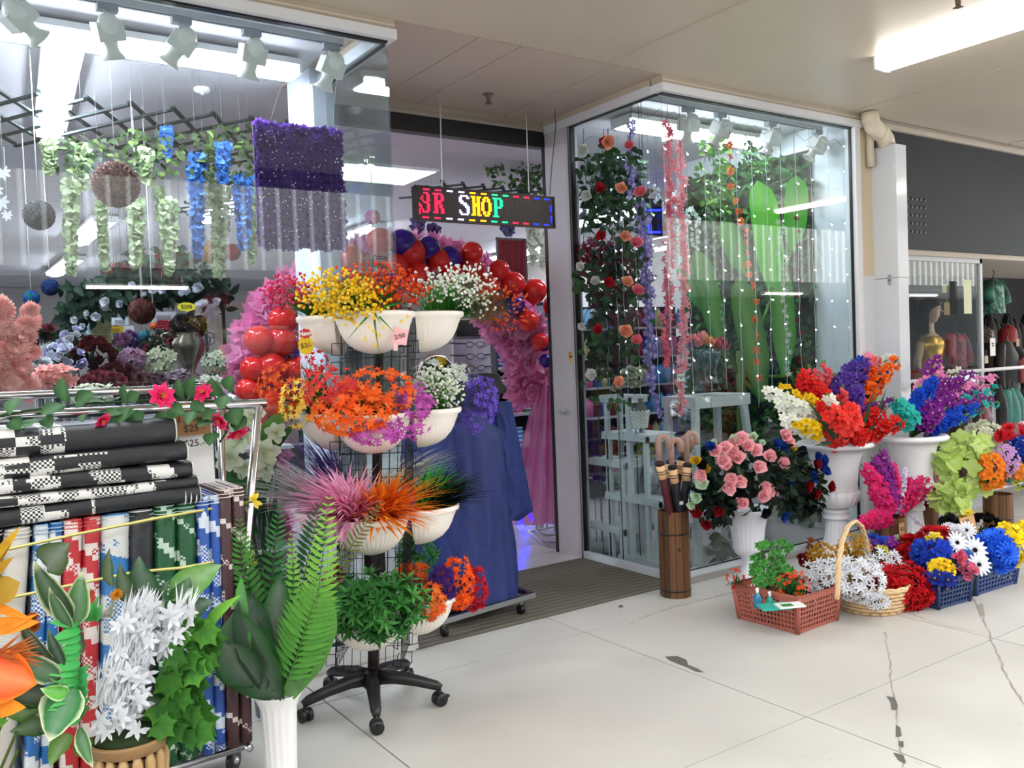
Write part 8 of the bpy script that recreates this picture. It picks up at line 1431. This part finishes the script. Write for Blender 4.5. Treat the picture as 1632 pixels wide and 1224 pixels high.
# mannequin
p = at(1484, 600, Y=4.7); t = thing('mannequin', 'black haired mannequin in a gold sequin top in the neighbouring window', 'mannequin', (p.x, 4.7, .22)); hz = at(1488, 497, Y=4.7).z - .22; b = MB(); S_ = hz / 1.56
b.lathe([(.11, 0), (.11, .015), (.02, .02), (.02, .62)], '55565a', n=16); b.lathe([(.05, .6), (.15, .66), (.165, .74), (.12, .92), (.115, .98), (.15, 1.14), (.165, 1.24), (.14, 1.31), (.06, 1.36), (.045, 1.4), (.046, 1.46)], 'c9a48a', n=20, sq=.62)
hc = (0, -.01, 1.57); b.lathe([(.01, -.125), (.045, -.105), (.068, -.05), (.078, .02), (.07, .08), (.04, .115), (.005, .122)], 'd0a890', hc, 16, sq=1.15)
for sx in (-1, 1): b.tube([(sx * .155, 0, 1.27), (sx * .2, .02, 1.1), (sx * .21, 0, .95), (sx * .2, -.06, .76)], [.045, .038, .032, .022], 'c9a48a', 9)
fx = V((.45, -.89, 0)); b.tube([V(hc) + fx * .085 + V((0, 0, .01)), V(hc) + fx * .105 - V((0, 0, .02))], [.008, .013], 'cca38a', 6)
b.v = [tuple(c_ * S_ for c_ in v) for v in b.v]; part(t, 'body', b, 'satin'); b = MB()
for e in (-.4, .4): q = V(hc) + Quaternion((0, 0, 1), e) @ fx * .083 + V((0, 0, .02)); b.ball(q, .011, '1c1614', 6, 4)
b.tube([V(hc) + Quaternion((0, 0, 1), -.2) @ fx * .085 - V((0, 0, .055)), V(hc) + Quaternion((0, 0, 1), .2) @ fx * .085 - V((0, 0, .055))], .008, 'a04a48', 5); b.v = [tuple(c_ * S_ for c_ in v) for v in b.v]; part(t, 'face', b, 'satin'); b = MB(); N = 22
vs = []
for j in range(9):
    v_ = j / 8
    for i in range(N + 1): a = (-1 + 2 * i / N) * (2.9 if j < 3 else 1.75 if j == 3 else 1.5) + math.atan2(.89, -.45); r = .1 * (math.sin(min(1, .12 + v_ * 4.5) * 1.57)) + .02 * max(0, v_ - .4); vs.append((r * math.cos(a), r * math.sin(a) * 1.15, 1.57 + .145 - .36 * v_))
b.add(vs, [(j * (N + 1) + i, j * (N + 1) + i + 1, (j + 1) * (N + 1) + i + 1, (j + 1) * (N + 1) + i) for j in range(8) for i in range(N)], '17120f'); b.v = [tuple(c_ * S_ for c_ in v) for v in b.v]; part(t, 'hair', b, 'satin'); b = MB()
b.lathe([(.175, .72), (.17, .76), (.126, .92), (.122, .98), (.164, 1.14), (.182, 1.24), (.17, 1.28), (.125, 1.325)], 'c89c3e', n=24, sq=.7); b.v = [tuple(c_ * S_ for c_ in v) for v in b.v]; part(t, 'sequin_top', b, 'sequin')
def garment(label, px, py, wpx, hpx, Y, cols, sleeves=True, name='garment', cat='clothes', grp='clothes in the neighbouring shop', pat=0, hang=True):
    p = at(px, py, Y=Y); k = 1 / ppm(p); w_, h_ = wpx * k / 2, hpx * k; t = thing(name, label, cat, p, grp); b = MB(); N = 28; R_ = 12; vs = []; cc = []
    for j in range(R_ + 1):
        v_ = j / R_; ww = w_ * (.35 + .65 * min(1, v_ * 6)) * (.82 + .25 * v_)
        for i in range(N): a = 6.283 * i / N; f = 1 + .06 * math.sin(i * 2.3 + v_ * 3) * v_; vs.append((ww * math.cos(a) * f, .09 * math.sin(a) * f * (.4 + .6 * min(1, v_ * 5)), -h_ * v_)); cc.append(vary(random.choice(cols), .25 if pat else .08))
    b.add(vs, [(j * N + i, (j + 1) * N + i, (j + 1) * N + (i + 1) % N, j * N + (i + 1) % N) for j in range(R_) for i in range(N)], cc); part(t, 'garment_body', b, 'cloth')
    if sleeves:
        for sx in (-1, 1):
            b = MB(); P = [(sx * w_ * .75, 0, -.03), (sx * w_ * 1.12, -.02, -.12), (sx * w_ * 1.28, -.03, -h_ * .45), (sx * w_ * 1.25, -.05, -h_ * .7)]; b.tube(P, [.05, .055, .05, .045], [vary(random.choice(cols), .2) for _ in P], 10); part(t, 'sleeve', b, 'cloth')
    if hang: b = MB(); b.tube([(0, 0, .0), (0, 0, .04), (.02, 0, .07), (0, 0, .09)], .004, '18181a', 5); b.tube([(-w_ * .6, 0, -.03), (0, 0, .02), (w_ * .6, 0, -.03)], .008, '18181a', 5); part(t, 'hanger', b, 'satin')
    return t
garment('red patterned jacket hanging in the neighbouring window', 1522, 530, 40, 70, 4.6, ['8a2a34', '6a2030', 'a83a44', '4a2a3a'], pat=1); garment('coral red blouse low beside the mannequin', 1462, 588, 30, 30, 4.5, ['a82a34', 'b83038'], False); garment('black lace garment hung at the left of the neighbouring window', 1455, 470, 26, 120, 4.9, ['1a1a1c', '2a2a2e'], False, pat=1)
garment('green leaf patterned jacket hung high in the neighbouring shop', 1583, 445, 40, 55, 4.6, ['2a5a4a', '3f7a68', '1c3a34', '7aa090'], pat=1); garment('plain red top hung inside the neighbouring shop', 1606, 518, 36, 44, 4.9, ['8a1a20', '7a161c'], False); garment('big black coat on the rail at the right edge', 1605, 545, 56, 130, 4.4, ['141416', '101012']); garment('pink garment at the very right edge', 1636, 570, 24, 40, 4.3, ['c86a6a', 'd07878'], False); garment('patterned cushion shaped top behind the jacket', 1570, 522, 30, 24, 5.2, ['5a4a40', '8a7a6a', '3a3028'], False, pat=1)
for k in range(7): garment('dark garment on the inner rail of the neighbouring shop, %s' % ordn(k, 7), 1575 + 10 * k, 500 + (k % 3) * 8, 22, 120, 5.5, [random.choice(['1c1c20', '2a1a1e', '20242a', '3a2a2c'])], False)
t = thing('garment_rail', 'white tubular clothes rail in front of the neighbouring shop', 'rack', (8.3, 4.0, 0)); L0 = V(t.location); P = [at(1545, 592, Y=3.95), at(1600, 591, Y=3.95)]; P = [V((7.2, 3.95, P[0].z)), V((9.4, 3.95, P[0].z))]; b = MB(); b.tube([p - L0 for p in P], .016, 'd8d8da', 10); part(t, 'top_rail', b, 'satin')
for x in (7.25, 9.35): b = MB(); b.tube([V((x, 3.95, .05)) - L0, V((x, 3.95, P[0].z)) - L0], .016, 'd8d8da', 10); b.tube([V((x, 3.7, .06)) - L0, V((x, 4.12, .06)) - L0], .016, 'd8d8da', 10); part(t, 'rail_post', b, 'satin')
b = MB(); b.tube([V((7.25, 3.95, .2)) - L0, V((9.35, 3.95, .2)) - L0], .014, 'd8d8da', 8); part(t, 'bottom_bar', b, 'satin')
for i, (x, cs, sl, lab) in enumerate([(1530, ['4a3a3c', '6a5048', '2a2224'], False, 'dark brown patterned dress on the outer rail, leftmost'), (1545, ['1a1618', '3a2024'], False, 'black and maroon dress on the outer rail'), (1556, ['6a2430', '8a3a44'], False, 'maroon red garment on the outer rail'), (1568, ['2a2a3c', 'a8a0a8', '18181c'], False, 'black dress with pale panel on the outer rail'), (1608, ['2f6a60', '2a6058', '347268'], True, 'teal green long sleeved dress on the outer rail'), (1588, ['161618', '2a2224'], False, 'black dress beside the teal one'), (1634, ['18181a', '2c2a2c'], True, 'black garment at the right end of the outer rail')]): garment(lab, x, 618 if sl else 612, 34 if sl else 20, 150, 3.95, cs, sl, pat=1 if len(cs) > 2 else 0)
for i, (x, y, w_, h_, Y, tx, lab) in enumerate([(1582, 553, 16, 28, 4.0, 'SALE\n$10', 'white price card clipped on the clothes rail'), (1542, 473, 23, 54, 4.14, '', 'tall pale paper notice on the neighbouring glass'), (1505, 460, 13, 13, 4.5, '', 'small cream card hanging above the mannequin'), (1509, 492, 16, 20, 4.5, '', 'brown paper card hanging by the mannequin'), (1572, 573, 10, 12, 4.05, '', 'small beige tag on the clothes rail'), (1622, 546, 10, 12, 4.2, '', 'brown tag on the dark coat')]):
    p = at(x, y, Y=Y); k = 1 / ppm(p); t = thing('price_card', lab, 'tag', p, 'cards in the neighbouring shop'); b = MB(); b.box((-w_ * k / 2, -.002, -h_ * k / 2), (w_ * k / 2, 0, h_ * k / 2), ['d8d8d4', 'd0d4b4', 'c8b878', 'a88a58', 'c8bc98', 'a08a68'][i]); part(t, 'card', b, 'paper')
    if tx: text_obj(t, tx, .02, face_mtx((0, -.0035, .02), (1, 0, 0), (0, 0, 1)), '303030')
    b = MB(); b.tube([(0, 0, h_ * k / 2), (0, 0, h_ * k / 2 + .05)], .002, 'c8c8c8', 3); part(t, 'thread', b, 'satin')
b = MB(); 
for k in range(3): b.box((12.6 + .4 * k, 4.6, 2.27), (12.64 + .4 * k, 5.6, 2.299), 'e0e0e0')
solo('shop_light', 'slim tube light row on the neighbouring shop ceiling', 'light', b, mat_emit('neighbour_light', 'fff4e0', 3.0))
# ============================================================ lettering to meshes
bpy.context.view_layer.update(); dg = bpy.context.evaluated_depsgraph_get()
for o in [o for o in bpy.data.objects if o.type == 'FONT']:
    me = bpy.data.meshes.new_from_object(o.evaluated_get(dg)); n = bpy.data.objects.new('writing', me); COL.objects.link(n); n.parent = o.parent; n.matrix_local = o.matrix_local.copy(); n['kind'] = 'stuff'
    if not me.materials: me.materials.append(o.data.materials[0])
    bpy.data.objects.remove(o)
